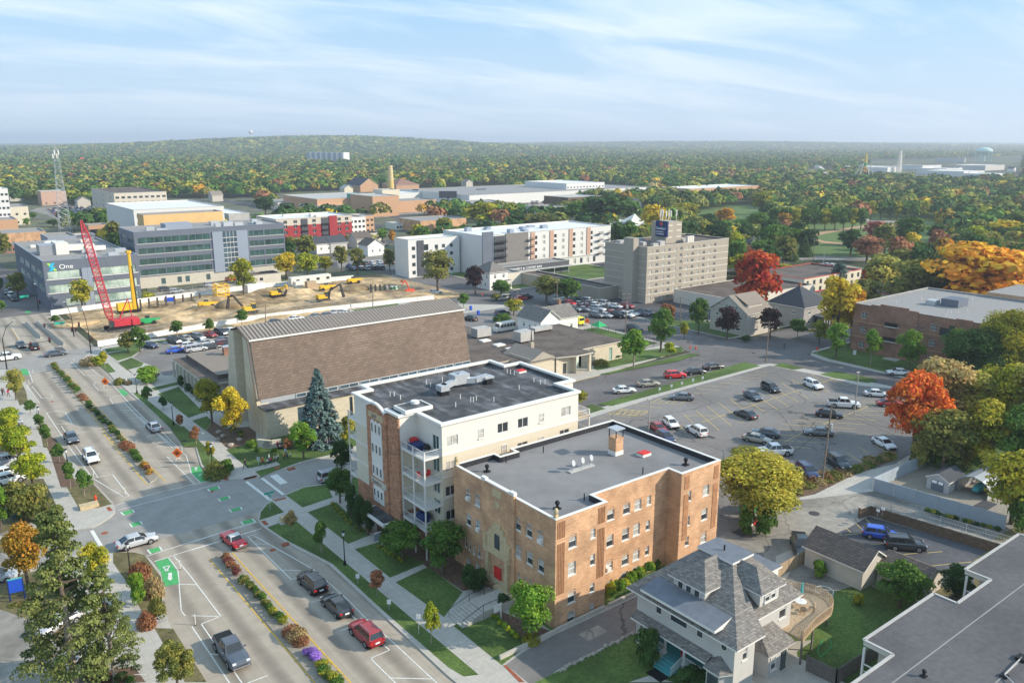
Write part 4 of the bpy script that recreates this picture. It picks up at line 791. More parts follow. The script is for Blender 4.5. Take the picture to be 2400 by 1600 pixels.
def house(name,label,x0,x1,y0,y1,ze,zr_,wm,rm,axis='x',hip=False,wy=(),wx=(),chim=False,cat='house',group=None,over=.5,pane='glass',porch=None):
 t=thing(name,label,cat,(x0,y0,0),0,group);c=MB()
 facade(t,c,'-y',y0,x0,x1,0,ze,wm,list(wy),'sash','white_trim',pane,.1);facade(t,c,'-x',x0,y0,y1,0,ze,wm,list(wx),'sash','white_trim',pane,.1)
 wall(c,'+x',x1,y0,y1,0,ze,wm);wall(c,'+y',y1,x0,x1,0,ze,wm)
 if not hip:
  if axis=='x':
   ym=(y0+y1)/2;c.poly([(x0,y1,ze),(x0,y0,ze),(x0,ym,zr_-.25)],wm);c.poly([(x1,y0,ze),(x1,y1,ze),(x1,ym,zr_-.25)],wm)
  else:
   xm=(x0+x1)/2;c.poly([(x0,y0,ze),(x1,y0,ze),(xm,y0,zr_-.25)],wm);c.poly([(x1,y1,ze),(x0,y1,ze),(xm,y1,zr_-.25)],wm)
 c.build('wall',t);r=MB()
 if hip:hip_roof(r,x0,x1,y0,y1,ze,zr_,rm,over)
 else:gable_roof(r,x0,x1,y0,y1,ze,zr_,axis,rm,over)
 ro=r.build('roof',t)
 if chim:MB().box((x0+x1)/2-.4,(x0+x1)/2+.4,(y0+y1)/2-.4,(y0+y1)/2+.4,ze+.5,zr_+.9,'brick_red').build('chimney',ro)
 return t
h=house('white_house','small white house with grey L-shaped roof behind the parish hall',143.5,150.5,173.5,184,4.9,8.0,'siding_white','shingle_grey','y',wy=[(145.2,.8,.8,1.1),(147,2.8,.8,1.1),(148.8,.8,.8,1.1)],wx=[(176,2.6,.9,1.3),(178.6,2.6,.8,1.1),(181.2,2.6,.9,1.3),(176,.5,.9,1.2)])
c=MB();facade(h,c,'-y',175.2,150.5,159,0,4.6,'siding_white',[(153,1.4,.9,1.2),(156.5,1.4,.9,1.2)],'sash');wall(c,'+x',159,175.2,184,0,4.6,'siding_white');c.poly([(159,175.2,4.6),(159,184,4.6),(159,179.6,7.6)],'siding_white');c.build('wing',h)
c=MB();gable_roof(c,147,159,175.2,184,4.6,7.7,'x','shingle_grey',.4);c.build('wing_roof',h);MB().box(157,157.8,181.5,182.3,5,8.6,'brick_red').build('chimney',h)
h=house('tan_house','tall tan house with broad gable roof and long dormer at the avenue corner',191.6,203,139.9,153,6.6,11.2,'siding_tan','shingle_tan','x',wy=[(196,1.2,1.6,1.5),(200,1.2,1.2,1.4),(196,4.4,1.3,1.4),(200,4.4,1.2,1.3)],wx=[(143,1.4,1.6,1.5),(142.5,4.6,1.6,1.4),(148.6,4.8,.9,1.2),(150.6,4.8,.9,1.2),(148.8,1.5,1.1,1.4)])
for y,z in((146.1,7.7),(147.3,7.7),(143.9,7.5),(150.2,7.9)):window(h,'-x',y,z,191.6,.8,1.3,'sash','white_trim','glass',-.06)
c=MB();c.poly([(193.5,141.2,8.7),(200.5,141.2,8.7),(200.5,146,11.1),(193.5,146,11.1)],'shingle_tan');c.box(193.7,200.3,141.5,142.8,7.0,8.6,'siding_tan');c.build('dormer',h)
for x in(195,197,199):window(h,'-y',x,7.2,141.5,.9,1.1,'sash','white_trim','glass',-.05)
h=house('grey_hip_house','grey house with a steep dark hipped roof beside the tan house',214,227,136.5,149,6.3,11.5,'siding_grey','shingle_dark',hip=True,wy=[(217,4,1.2,1.4),(217,1.2,1.4,1.5)],wx=[(140,4,1,1.4),(146,4,1,1.4)],chim=True)
c=MB();c.prism([(219,132.5),(228,132.5),(228,136.4),(219,136.4)],3.5,3.7,'white_trim','shingle_dark')
for i in range(7):c.box(219.2+i*1.4,219.35+i*1.4,132.7,132.85,0,3.5,'white_trim')
c.box(219.3,227.8,133.0,136.3,0,3.5,'glass');c.build('porch',h)
# ---------------------------------------------------------------- grey foursquare house with its deck
gt=thing('grey_foursquare_house','light grey two-storey house with hipped shingle roof, dormers and a teal porch','house',(60,42.6,0))
c=MB()
def w11(pts,face,plane,w_,h_):return wins_px(O11,pts,face,plane,w_,h_)
hx0,hx1,hy0,hy1,he=60.0,72.2,42.6,55.6,6.8
up=w11([(563,860),(940,1075)],'-x',hx0,.85,1.9)+w11([(745,965)],'-x',hx0,2.3,1.7)
facade(gt,c,'-x',hx0,44.6,54.0,3.7,7.5,'siding_grey2',up,'plain','white_trim','glass',.08)
wall(c,'-x',hx0,hy0,44.6,0,he,'siding_grey2');wall(c,'+x',63.2,hy0,44.6,0,he,'siding_grey2');wall(c,'-x',hx0+.01,44.6,45.8,0,3.7,'siding_grey2');wall(c,'-x',hx0+.01,54.0,55.6,3.7,he,'siding_grey2');wall(c,'-x',63.2,45.8,55.0,.9,3.7,'siding_grey2');wall(c,'+y',45.8,hx0,63.2,.9,3.7,'siding_grey2');wall(c,'-y',55.0,hx0,63.2,.9,3.7,'siding_grey2');wall(c,'-x',hx0,55.0,hy1,0,3.7,'siding_grey2')
c.poly([(hx0,45.8,3.7),(63.2,45.8,3.7),(63.2,55,3.7),(hx0,55,3.7)],'white_trim')
sw=w11([(1445,1045)],'-y',44.6,.8,1.5)+w11([(1705,890)],'-y',44.6,1.2,2.1)
facade(gt,c,'-y',hy0,hx0,63.2,0,he,'siding_grey2',w11([(1358,1290)],'-y',hy0,.75,1.6),'sash','white_trim','glass',.08);facade(gt,c,'-y',44.6,63.2,hx1,0,he,'siding_grey2',sw,'sash','white_trim','glass',.08);wall(c,'+x',hx1,44.6,hy1,0,he,'siding_grey2');wall(c,'+y',hy1,hx0,hx1,0,he,'siding_grey2');c.build('wall',gt)
r=MB();e0=[(59.1,41.7),(73.1,41.7),(73.1,56.5),(59.1,56.5)];t0=[(66.2,48.1),(69.1,48.1),(69.1,52.3),(66.2,52.3)]
e0[1]=(73.1,43.8)
for i in(1,2,3):j=(i+1)%4;r.poly([(*e0[i],he+.1),(*e0[j],he+.1),(*t0[j],11),(*t0[i],11)],'shingle_grey')
r.poly([(59.1,41.7,6.9),(63.5,41.7,6.9),(66.2,48.1,11)],'shingle_grey');r.poly([(63.5,41.7,6.9),(63.5,44.3,7.35),(66.2,48.1,11)],'shingle_grey');r.poly([(63.5,43.8,6.95),(73.1,43.8,6.9),(69.1,48.1,11),(66.2,48.1,11)],'shingle_grey')
e1=[(59.1,41.7),(63.5,41.7),(63.5,43.8),(73.1,43.8),(73.1,56.5),(59.1,56.5)]
for i in range(6):j=(i+1)%6;r.poly([(*e1[i],he-.08),(*e1[j],he-.08),(*e1[j],he+.1),(*e1[i],he+.1)],'white_trim')
r.poly([(x,y,he-.08)for x,y in e1[::-1]],'white_trim');ro=r.build('roof',gt)
MB().box(65.9,69.4,47.8,52.6,10.95,11.2,'white_trim','roof_slate').build('roof_deck',gt);pipe(gt,67.5,50.2,11.2,.6,.1,'black')
r=MB();r.prism([(58.9,44.3),(61.6,44.3),(61.6,54.2),(58.9,54.2)],7.5,lambda q:7.8+(q[0]-58.9)*.2,'white_trim','roof_slate');r.build('porch_upper_roof',gt)
def dormer(face,cx,cy,wd,ln,z0,z1,zr_):
 """dormer looking along face; (cx, cy) centre of its front, running back ln"""
 d=thing_part=MB();sgn=1
 P=(lambda f,s,z:(cx+f,cy+s,z))if face=='-x' else(lambda f,s,z:(cx-s,cy+f,z))
 h2=wd/2;d.poly([P(0,h2,z0),P(0,-h2,z0),P(0,-h2,z1),P(0,h2,z1)],'siding_grey2')
 for s in(-1,1):q=[P(0,s*h2,z0),P(ln,s*h2,z0+ln*.62),P(ln,s*h2,z1),P(0,s*h2,z1)];d.poly(q if s<0 else q[::-1],'siding_grey2')
 o=d.build('dormer',gt);e=h2+.45;rf=MB();A,B,Cc,D=P(-.5,e,z1),P(-.5,-e,z1),P(ln+1.2,-e,z1+.0),P(ln+1.2,e,z1);R0=P(h2+.2,0,zr_);R1_=P(ln+1.8,0,zr_)
 rf.poly([A,B,R0],'shingle_grey');rf.poly([B,Cc,R1_,R0],'shingle_grey');rf.poly([D,A,R0,R1_],'shingle_grey');rf.poly([(q[0],q[1],q[2]-.12)for q in(A,D,Cc,B)],'white_trim')
 for p,q in((A,B),(B,Cc),(D,A)):rf.poly([(p[0],p[1],p[2]-.12),(q[0],q[1],q[2]-.12),q,p],'white_trim')
 rf.build('dormer_roof',o);return o
d1=dormer('-x',61.7,50.0,4.2,2.6,7.7,9.5,11.3)
for i in range(3):window(gt,'-x',48.9+i*1.1,8.15,61.7-.08,.8,1.1,'plain','white_trim','glass',.02)
d2=dormer('-y',67.3,44.1,3.2,2.2,7.9,9.6,11.2)
for i in range(2):window(gt,'-y',66.85+i*1.0,8.2,44.1-.08,.85,1.15,'sash','white_trim','glass',.02)
r=MB();r.poly([(59.0,45.2,3.7),(59.0,55.6,3.7),(60,55.6,4.3),(60,45.2,4.3)][::-1],'shingle_grey');r.box(59.0,60,45.2,55.6,3.5,3.7,'white_trim');r.build('skirt_roof',gt)
MB().box(60.1,63.1,45.9,54.9,.13,.9,'siding_grey2','porch_teal').build('porch_floor',gt)
for y in(46.1,49.0,51.6,54.7):
 q=MB();q.tube((60.3,y,.9),(60.3,y,3.5),.17,.14,12,'white_trim');q.box(60.1,60.5,y-.2,y+.2,.9,1.05,'white_trim');q.box(60.1,60.5,y-.2,y+.2,3.35,3.5,'white_trim');q.build('column',gt)
for ya,yb in((46.3,48.9),(51.7,54.5)):
 q=MB();q.box(60.26,60.34,ya,yb,1.75,1.82,'white_trim');q.box(60.26,60.34,ya,yb,1.0,1.06,'white_trim')
 y=ya+.1
 while y<yb:q.box(60.28,60.32,y,y+.05,1.06,1.75,'white_trim');y+=.17
 q.build('railing',gt)
q=MB();q.box(60.5,63,54.84,54.9,1.75,1.82,'white_trim')
for i in range(14):q.box(60.6+i*.17,60.65+i*.17,54.85,54.89,.95,1.75,'white_trim')
q.build('railing',gt)
q=MB()
for i in range(4):q.box(60.1-.45*(i+1),60.1-.45*i,49.2,51.4,.13,.9-.19*i,'porch_teal')
q.build('porch_steps',gt)
for y in(49.15,51.45):
 q=MB();q.beam((60.2,y,1.8),(58.4,y,1.1),.06,.07,'white_trim')
 for i in range(9):x=60.1-i*.2;q.box(x-.02,x+.02,y-.02,y+.02,.8-i*.08,1.75-i*.08,'white_trim')
 q.build('stair_rail',gt)
q=MB();q.box(63.1,63.2,48.6,49.6,.9,3.0,'porch_teal');q.box(63.06,63.2,48.45,48.6,.9,3.1,'white_trim');q.box(63.06,63.2,49.6,49.75,.9,3.1,'white_trim');q.box(63.06,63.2,48.45,49.75,3.0,3.15,'white_trim');q.build('door',gt)
window(gt,'-x',52.6,1.7,63.2-.1,1.4,1.4,'double','white_trim','glass',.03)
q=MB();u,z=onplane(1400+1168/3.92,1200+1235/3.92,x=hx0);q.tube((59.92,u,z),(60.0,u,z),.42,.42,18,'white_trim');q.tube((59.9,u,z),(59.93,u,z),.32,.32,18,'glass');q.build('round_window',gt)
b=MB();bp=[(60,42.9),(58.9,43.4),(58.9,45.0),(60,45.5)];b.prism(bp,0,3.4,'siding_grey2');b.box(58.86,58.9,43.55,44.85,1.0,3.0,'glass');b.prism([(60.01,42.5),(58.6,43.2),(58.6,45.2),(60.01,45.9)],3.4,3.5,'white_trim')
b.poly([(60,42.5,3.5),(60,44.2,4.7),(58.6,43.2,3.5)],'shingle_grey');b.poly([(58.6,43.2,3.5),(60,44.2,4.7),(58.6,45.2,3.5)],'shingle_grey');b.poly([(58.6,45.2,3.5),(60,44.2,4.7),(60,45.9,3.5)],'shingle_grey');b.build('bay_window',gt)
b=MB();b.box(66.2,69.6,42.9,44.6,0,3.0,'siding_grey2');b.build('side_entry',gt)
b=MB();hip=[(65.4,42.3),(70.0,42.3),(70.0,44.6),(65.4,44.6)]
b.poly([(65.4,42.3,3.2),(70,42.3,3.2),(69,44.6,4.9),(66.6,44.6,4.9)],'shingle_grey');b.poly([(70,42.3,3.2),(70,44.6,3.2),(69,44.6,4.9)],'shingle_grey');b.poly([(65.4,44.6,3.2),(65.4,42.3,3.2),(66.6,44.6,4.9)],'shingle_grey');b.poly([(x,y,3.1)for x,y in hip[::-1]],'white_trim');b.build('side_entry_roof',gt)
window(gt,'-y',67.0,.9,42.9,.9,1.5,'sash','white_trim','glass',-.06);q=MB();q.box(68.4,69.3,42.84,42.9,.1,2.3,'glass');q.build('door',gt)
b=MB();b.box(72.2,78.6,50.6,56.4,0,5.2,'siding_white');b.box(72.2,78.9,50.3,56.7,5.2,5.45,'white_trim','roof_slate');b.build('rear_extension',gt)
window(gt,'-y',77.2,2.6,50.6,.8,1.6,'sash','white_trim','glass',-.05)
# curved deck on posts
dt=thing('wooden_deck','raised wooden deck with a rounded end and slatted railing behind the grey house','deck',(72.2,46,0))
arc=[(76.9+3.1*cos(t),45.9+3.0*sin(t))for t in[radians(a)for a in range(-90,100,15)]];dp=[(70.8,42.55),(70.8,42.0),(74,42.7)]+arc+[(72.25,48.9),(72.25,44.65),(70.8,44.65)]
q=MB();q.prism(dp,2.95,3.2,'wood');q.build('deck_floor',dt);q=MB();rl=[(72.3,42.55),(70.8,42.5),(70.8,42.0),(74,42.7)]+arc[1:]
for a,b in zip(rl[1:-1],rl[2:]):
 for zz in(4.2,3.35):q.beam((a[0],a[1],zz),(b[0],b[1],zz),.08,.07,'wood')
 d=Vector((b[0]-a[0],b[1]-a[1]));n=max(2,int(d.length/.17))
 for i in range(n):f=i/n;x,y=a[0]+d.x*f,a[1]+d.y*f;q.box(x-.03,x+.03,y-.03,y+.03,3.2,4.2 if i else 4.35,'wood')
q.build('railing',dt)
for x,y in((71,42.2),(74.1,42.9),(79.6,44.5),(78.8,48.2)):MB().box(x-.08,x+.08,y-.08,y+.08,.13,2.95,'wood_grey').build('post',dt)
tb=thing('patio_table','round glass patio table on the raised wooden deck','table',(76.2,45.9,3.2));MB().tube((76.2,45.9,3.9),(76.2,45.9,3.94),.65,.65,18,'white_trim').build('tabletop',tb)
for i in range(4):a=i*pi/2+.4;MB().tube((76.2+.45*cos(a),45.9+.45*sin(a),3.2),(76.2+.3*cos(a),45.9+.3*sin(a),3.9),.025,.025,5,'metal').build('leg',tb)
um=thing('patio_umbrella','closed turquoise umbrella standing through the deck table','umbrella',(76.2,45.9,3.94));MB().tube((76.2,45.9,3.94),(76.2,45.9,6.1),.03,.03,6,'metal').build('pole',um);q=MB();q.tube((76.2,45.9,4.8),(76.2,45.9,6.2),.18,.1,8,'teal');q.tube((76.2,45.9,5.2),(76.2,45.9,5.25),.2,.2,8,'teal');q.build('canopy',um)
for i,(x,y,rz,nm)in enumerate(((75.1,45.0,2.4,'left of'),(76.6,44.7,3.5,'in front of'),(77.2,46.6,-1.4,'right of'))):chair('deck_chair',x,y,3.2,rz,'wood','brown deck chair %s the round patio table'%nm)
q=MB();q.tube((61.4,50.0,.9),(61.4,50.0,1.5),.28,.28,12,'red');q.ball((61.4,50,1.5),(.28,.28,.12),'red',10,4);tag(q.build('red_drum',org=(61.4,50,.9)),'small red drum standing on the teal porch floor','drum')
q=MB();q.tube((84.2,52.0-4.2,.13),(84.2,47.8,.16),1.1,1.1,8,'white_trim')
for i in range(8):
 a,b=i*pi/4,(i+1)*pi/4;A=(84.2+1.1*cos(a),47.8+1.1*sin(a));B_=(84.2+1.1*cos(b),47.8+1.1*sin(b));q.tube((*A,.15),(*A,1.5),.04,.04,5,'white_trim');q.beam((*A,1.5),(*B_,1.5),.05,.05,'white_trim');q.beam((*A,.7),(*B_,.7),.03,.03,'white_trim')
tag(q.build('trampoline',org=(84.2,47.8,.13)),'small white framed trampoline enclosure beside the deck','trampoline')
# garage, lean-to, fences, shed, carport
g=house('tan_garage','long beige garage with brown shingled roof beside the small car park',89.9,95.2,46.2,54.2,2.9,4.9,'siding_tan','shingle_brown','y',over=.35,wy=[],wx=[])
g=house('small_gable_garage','smaller tan garage with a low gable behind the round green shrub',93.0,98.5,40.5,46,2.4,3.9,'siding_tan','shingle_brown','y',over=.3)
MB().box(92.95,93.0,41.2,43.6,.1,2.1,'white_trim').build('door',g)
def panel_fence(name,label,a,b,h_,m,n,post='wood_grey',th=.08,cat='fence',slat=None,z0=.13):
 t=thing(name,label,cat,(a[0],a[1],z0));A=Vector(a);B_=Vector(b);d=B_-A
 for i in range(n):
  p=A+d*(i/n);q_=A+d*((i+1)/n);q=MB()
  if slat:
   k=max(2,int((q_-p).length/slat))
   for j in range(k):u=p+(q_-p)*(j/k);v=p+(q_-p)*((j+.8)/k);q.beam((u.x,u.y,z0+h_/2),(v.x,v.y,z0+h_/2),th,h_-(.06 if j%2 else 0),m)
  else:q.beam((p.x,p.y,z0+h_/2),(q_.x,q_.y,z0+h_/2),th,h_,m)
  q.build('panel',t)
 for i in range(n+1):p=A+d*(i/n);MB().box(p.x-.06,p.x+.06,p.y-.06,p.y+.06,z0,z0+h_+.08,post).build('post',t)
 return t
panel_fence('metal_sheet_fence','pale blue-grey sheet metal fence along the alley',(119.6,61.3),(121.8,42.7),2.1,'fence_blue',6,'galv');panel_fence('metal_sheet_fence','pale blue-grey sheet metal fence running back under the trees',(119.7,61.5),(137,61.5),2.1,'fence_blue',6,'galv')
panel_fence('wooden_fence','weathered grey board fence around the house back yard',(70.6,41.2),(70.9,38.0),1.8,'wood_grey',2,slat=.18);panel_fence('wooden_fence','long weathered board fence beside the big flat roof',(70.9,38.0),(97,37.6),1.8,'wood_grey',9,slat=.18)
panel_fence('wooden_fence','newer light brown board fence beside the dark pickup',(79.5,54.2),(91.5,54.6),1.8,'wood',5,slat=.18)
sh=house('garden_shed','small grey shed with double doors and black roof behind the metal fence',127.5,132.8,53.4,56.8,2.1,3.1,'siding_grey3','shingle_dark','x',over=.2)
q=MB();q.box(127.44,127.5,54.1,55.05,.14,1.9,'slate_panel');q.box(127.42,127.44,54.2,54.95,1.35,1.8,'sign_white');q.build('door',sh);q=MB();q.box(127.44,127.5,55.1,56.05,.14,1.9,'slate_panel');q.box(127.42,127.44,55.2,55.95,1.35,1.8,'sign_white');q.build('door',sh)
cp_=thing('carport','open arched metal carport beside the grey shed','carport',(130.2,49,0));q=MB()
ap=[(48.6,2.2),(49.6,2.9),(50.9,3.25),(52.2,2.9),(53.1,2.2)]
for(ya,za),(yb,zb_)in zip(ap[:-1],ap[1:]):q.poly([(130,ya,za),(130,yb,zb_),(136.5,yb,zb_),(136.5,ya,za)],'galv');q.poly([(130,ya,za-.06),(136.5,ya,za-.06),(136.5,yb,zb_-.06),(130,yb,zb_-.06)],'galv')
q.build('roof',cp_);q=MB();q.box(130,136.5,48.55,48.6,.13,2.2,'galv');q.box(130,136.5,53.1,53.15,.13,2.2,'galv');q.build('side_panel',cp_)
q=MB();q.ball((132.5,50.8,.9),(2.2,.8,.7),'teal',10,6);tag(q.build('covered_boat',org=(132.5,50.8,.2)),'boat under a teal cover parked in the arched carport','boat')
# retaining wall with chain-link fence
rw=thing('retaining_wall','brown block retaining wall along the small car park','wall',(110.5,57,0));q=MB()
for a,b in(((108.6,57.4),(110.9,57.0)),((110.9,57.0),(113.2,41.0)),((113.2,41),(115.4,27))):q.beam((*a,.85),(*b,.85),.35,1.6,'brick_brown');q.beam((*a,1.7),(*b,1.7),.5,.14,'boulder')
q.build('block_course',rw)
def chainlink(name,label,pts,h_=1.5,z0=.13,step=3,m='galv',group=None):
 t=thing(name,label,'fence',(pts[0][0],pts[0][1],z0),0,group);q=MB()
 for a,b in zip(pts[:-1],pts[1:]):
  A=Vector(a);d=Vector(b)-A;n=max(1,int(d.length/step))
  for zz in(z0+h_,z0+h_*.5,z0+.1):q.tube((*a,zz),(*b,zz),.03,.03,4,m)
  k=int(d.length/.35)
  for i in range(k):
   p=A+d*(i/k);p2=A+d*min(1,(i+1)/k);q.tube((p.x,p.y,z0),(p2.x,p2.y,z0+h_),.012,.012,3,m,False);q.tube((p2.x,p2.y,z0),(p.x,p.y,z0+h_),.012,.012,3,m,False)
  for i in range(n+1):p=A+d*(i/n);MB().tube((p.x,p.y,z0),(p.x,p.y,z0+h_+.08),.045,.045,6,m).build('post',t)
 q.build('mesh_panel',t);return t
chainlink('chain_link_fence','chain-link fence on top of the brown retaining wall',[(111.2,57.6),(113.6,41.0),(115.6,28)],1.2,1.7)
for p,s in(((1005,785),0),((1050,770),0)):
 x,y=R10(p[0],p[1]+40,1.7);sg=thing('small_notice','white parking notice %s on the fence above the retaining wall'%('nearer the corner' if p[0]<1010 else 'further along'),'notice',(x,y,1.7));MB().box(x-.02,x+.02,y-.25,y+.25,2.5,2.9,'sign_white').build('sign_plate',sg);MB().tube((x,y,1.7),(x,y,2.9),.03,.03,5,'galv').build('post',sg)
# big flat roof building bottom right
br=thing('flat_roofed_block','building with a wide grey membrane roof in the bottom right corner','building',(68.7,31.8,0));zt=8.0
fr=[(61,31.6),(68.7,31.6),(68.7,34.5),(82.3,34.5),(82.3,32.1),(90,32.1),(90,34.8),(104,34.8),(104,5),(61,5)]
fi=[(62,30),(69.6,30),(69.6,33.4),(81.4,33.4),(81.4,31),(91,31),(91,33.6),(103,33.6),(103,6),(62,6)]
q=MB();q.prism(fi,0,zt-.45,'siding_tan');q.build('wall',br);q=MB();q.prism(fr,zt-.5,zt,'tan_light','roof_mem');q.build('roof',br);q=MB()
n=len(fr)
for i in range(n):
 a,b=Vector(fr[i]),Vector(fr[(i+1)%n]);q.beam((a.x,a.y,zt+.05),(b.x,b.y,zt+.05),.28,.12,'roof_pale')
q.build('roof_edge',br);q=MB()
for y in(29.5,24,18.5,13):q.box(61.3,103.7,y,y+.12,zt,zt+.02,'roof_grey2')
q.build('roof_seam',br)
for(x,y)in((68.4,34.2),(89.7,34.4)):
 MB().box(x-.1,x+.1,y-.1,y+.1,0,zt-.5,'white_trim').build('corner_post',br);q=MB();q.beam((x,y,zt-2.2),(x,y-2.6,zt-2.2),.08,.12,'white_trim');q.beam((x,y,zt-2.9),(x,y-2.6,zt-2.9),.06,.06,'white_trim');q.build('balcony_rail',br)
x,y=R12(2330,1350,zt);x2,y2=R12(2170,1510,zt);q=MB();q.path([(x,y,zt+.25),(x2,y2,zt+.25),(x2-4,y2-6,zt+.25)],.06,6,'roof_pale');q.box(x-.5,x+.5,y-.4,y+.4,zt,zt+.3,'black');q.box(x2-.3,x2+.3,y2-.3,y2+.3,zt,zt+.2,'black');q.build('conduit',br)
x,y=R12(1430,1505,zt);roofvent(br,x,y,zt,.7)
# --- brick apartment house on the right
rt=thing('red_brick_apartments','three-storey dark red brick apartment house with recessed balconies, right of the car park','apartment building',(202.5,87.6,0))
q=MB();HR=12.6
def w9(pts,w_=1.6,h_=1.6):return wins_px(O9,pts,'-x',202.2,w_,h_)
wl=w9([(882,347),(1060,380),(1333,428),(1523,460),(870,480),(1047,520),(1505,602),(855,615),(1045,655),(1490,740),(1850,500)]);bal=w9([(1197,400),(1187,508),(1707,490),(1620,505),(1150,680)],2.2,2.2)
facade(rt,q,'-x',202.2,75,114.2,0,HR,'brick_red',[w_ for w_ in wl],'grid','white_trim','glass')
for b in bal:window(rt,'-x',b[0],b[1],202.1,b[2],b[3],'double','black_metal','glass',-.02)
wall(q,'+y',114.2,202.2,241.5,0,HR,'brick_red');wall(q,'-y',75,202.2,241.5,0,HR,'brick_red');wall(q,'+x',241.5,75,114.2,0,HR,'brick_red');q.build('wall',rt)
q=MB();fpr=[(202.2,75),(241.5,75),(241.5,114.2),(202.2,114.2)];q.poly([(x,y,HR-.4)for x,y in fpr],'roof_grey2');q.build('roof',rt);q=MB();parapet(q,fpr,HR-.45,HR,.3,'brick_red','roof_pale','roof_grey2',.08,.08);q.build('parapet',rt)
q=MB();q.prism([(202,97),(202.25,97),(202.25,109.5),(202,109.5)],0,HR+.35,'brick_red');q.prism([(202.0,99.5),(202.3,99.5),(202.3,107),(202,107)],HR+.35,HR+.8,'brick_red');q.box(202,202.2,84,88,0,HR+.3,'brick_red')
for z in(3.9,7.9):q.box(202.05-.08,202.0,84,114.2,z,z+.18,'brick_trim')
q.build('pilaster',rt)
for z in(4.4,8.2):q=MB();q.box(201.2,202.0,101.6,105,z-.2,z,'white_trim');q.box(201.2,201.25,101.6,105,z,z+1.0,'black_metal');q.build('balcony',rt)
q=MB();x,y=R9(1510,250,12.2);q.box(x-1.5,x+1.5,y-1.2,y+1.2,12.2,13.5,'galv');q.build('rooftop_unit',rt);q=MB();x,y=R9(1710,260,12.2);q.box(x-2.8,x+2.8,y-2.2,y+2.2,12.2,14.2,'slate_panel');q.build('rooftop_screen',rt)
for p in((1175,235),(1335,195),(1405,210),(1550,185),(1630,355),(1650,330),(1680,330),(1745,330),(1830,305),(1875,205),(1780,215)):x,y=R9(*p,12.2);pipe(rt,x,y,12.2,.6,.1)
# roofs half hidden by trees behind it
t=thing('brick_wing','pale brick upper storey with dark posts behind the red brick apartments','building',(243,78,0));q=MB();q.box(241.6,262,62,98,0,13.6,'brick_trim','roof_grey2');q.build('wall',t)
t=thing('dark_roof_shed','low building with a pink wall and dark roof at the right edge below the trees','shed',(137,33,0));q=MB();q.box(137,146,26,35,0,4.2,'apt_pink');q.build('wall',t);q=MB();q.prism([(136.4,25.4),(146.6,25.4),(146.6,35.6),(136.4,35.6)],4.2,4.5,'white_trim','shingle_dark');q.build('roof',t)
# ---------------------------------------------------------------- middle distance
def grid(u0,u1,n,zs,w_,h_):return[(u0+(u1-u0)*(i+.5)/n,z,w_,h_)for z in zs for i in range(n)]
def block(name,label,x0,x1,y0,y1,h_,wm,rm,wy=(),wx=(),cap='roof_pale',style='plain',pane='glass',frame='white_trim',band=None,group=None,cat='building',par=.5,depth=.2,kid=False,extra=None):
 t=thing(name,label,cat,(x0,y0,0),0,group);c=MB()
 facade(t,c,'-y',y0,x0,x1,0,h_,wm,list(wy),style,frame,pane,depth,band,kid);facade(t,c,'-x',x0,y0,y1,0,h_,wm,list(wx),style,frame,pane,depth,band,kid)
 wall(c,'+x',x1,y0,y1,0,h_,wm,(),.1,band);wall(c,'+y',y1,x0,x1,0,h_,wm,(),.1,band);c.build('wall',t)
 c=MB();fp_=[(x0,y0),(x1,y0),(x1,y1),(x0,y1)];c.poly([(x,y,h_-par)for x,y in fp_],rm);c.build('roof',t)
 c=MB();parapet(c,fp_,h_-par-.05,h_,.3,wm,cap,rm,.08,.12);c.build('parapet',t)
 return t
def units(t,x0,x1,y0,y1,z,n,seed,m='galv',s=1.0):
 r=random.Random(seed)
 for i in range(n):
  x,y=r.uniform(x0,x1),r.uniform(y0,y1);a,b,c_=r.uniform(.8,2)*s,r.uniform(.8,1.6)*s,r.uniform(.7,1.7)*s;c=MB();c.box(x-a,x+a,y-b,y+b,z,z+c_,m);c.build('rooftop_unit',t)
# two slate office blocks beyond the building site
zs1=(9.6,4.9)
t=block('slate_office_block','slate grey clinic building with green glass bands and a white One sign',41,70.3,306,372,16,'slate_panel','roof_grey2',wy=[(46.9,z,9.6,2.6)for z in(9.9,5.3)]+[(62.4,z,14,2.6)for z in(9.9,5.3,.8)]+[(49,.6,5,2.5)],wx=[(y,z,12.5,2.4)for z in(9.9,5.3)for y in(315,329,343,357)],style='triple',pane=('glass_green',),frame='slate_light',cap='slate_light')
c=MB()
for z in(9.7,5.1):c.box(41.5,52,305.8,306,z-.1,z+.15,'white_trim');c.box(55.2,70,305.8,306,z-.1,z+.15,'white_trim')
c.box(52.2,55.2,305.7,306,0,12.8,'slate_light');c.build('sill_band',t)
c=MB()
def para(mb,cx,cz,w_,h_,sk,y,m):mb.poly([(cx-w_/2+sk,y,cz+h_/2),(cx+w_/2+sk,y,cz+h_/2),(cx+w_/2-sk,y,cz-h_/2),(cx-w_/2-sk,y,cz-h_/2)][::-1],m)
para(c,43.6,13.9,1.0,2.6,-1.0,305.94,'leaf_green');para(c,43.6,14.5,1.1,1.5,.5,305.9,'sky_blue');para(c,43.5,13.2,1.1,1.3,.5,305.88,'sky_blue');c.build('emblem',t)
text('One',2.1,'sign_white',(45.6,305.9,13.1),(pi/2,0,0),parent=t,name='lettering',depth=.05,sx=1.15)
c=MB();x,y=R1(530,1140,16);c.box(x-6,x-1,y-3,y+4,15.5,19,'metal');c.box(x-1,x+3,y-4,y+5,15.5,19.5,'white');c.beam((x+2,y,17.5),(x+12,y+1,17),2.4,2,'white');c.beam((x+8,y-4,17),(x+15,y-2,16.8),1.6,1.5,'white');c.build('rooftop_unit',t)
units(t,56,68,312,330,15.5,5,3);units(t,44,66,335,368,15.5,6,4,'white')
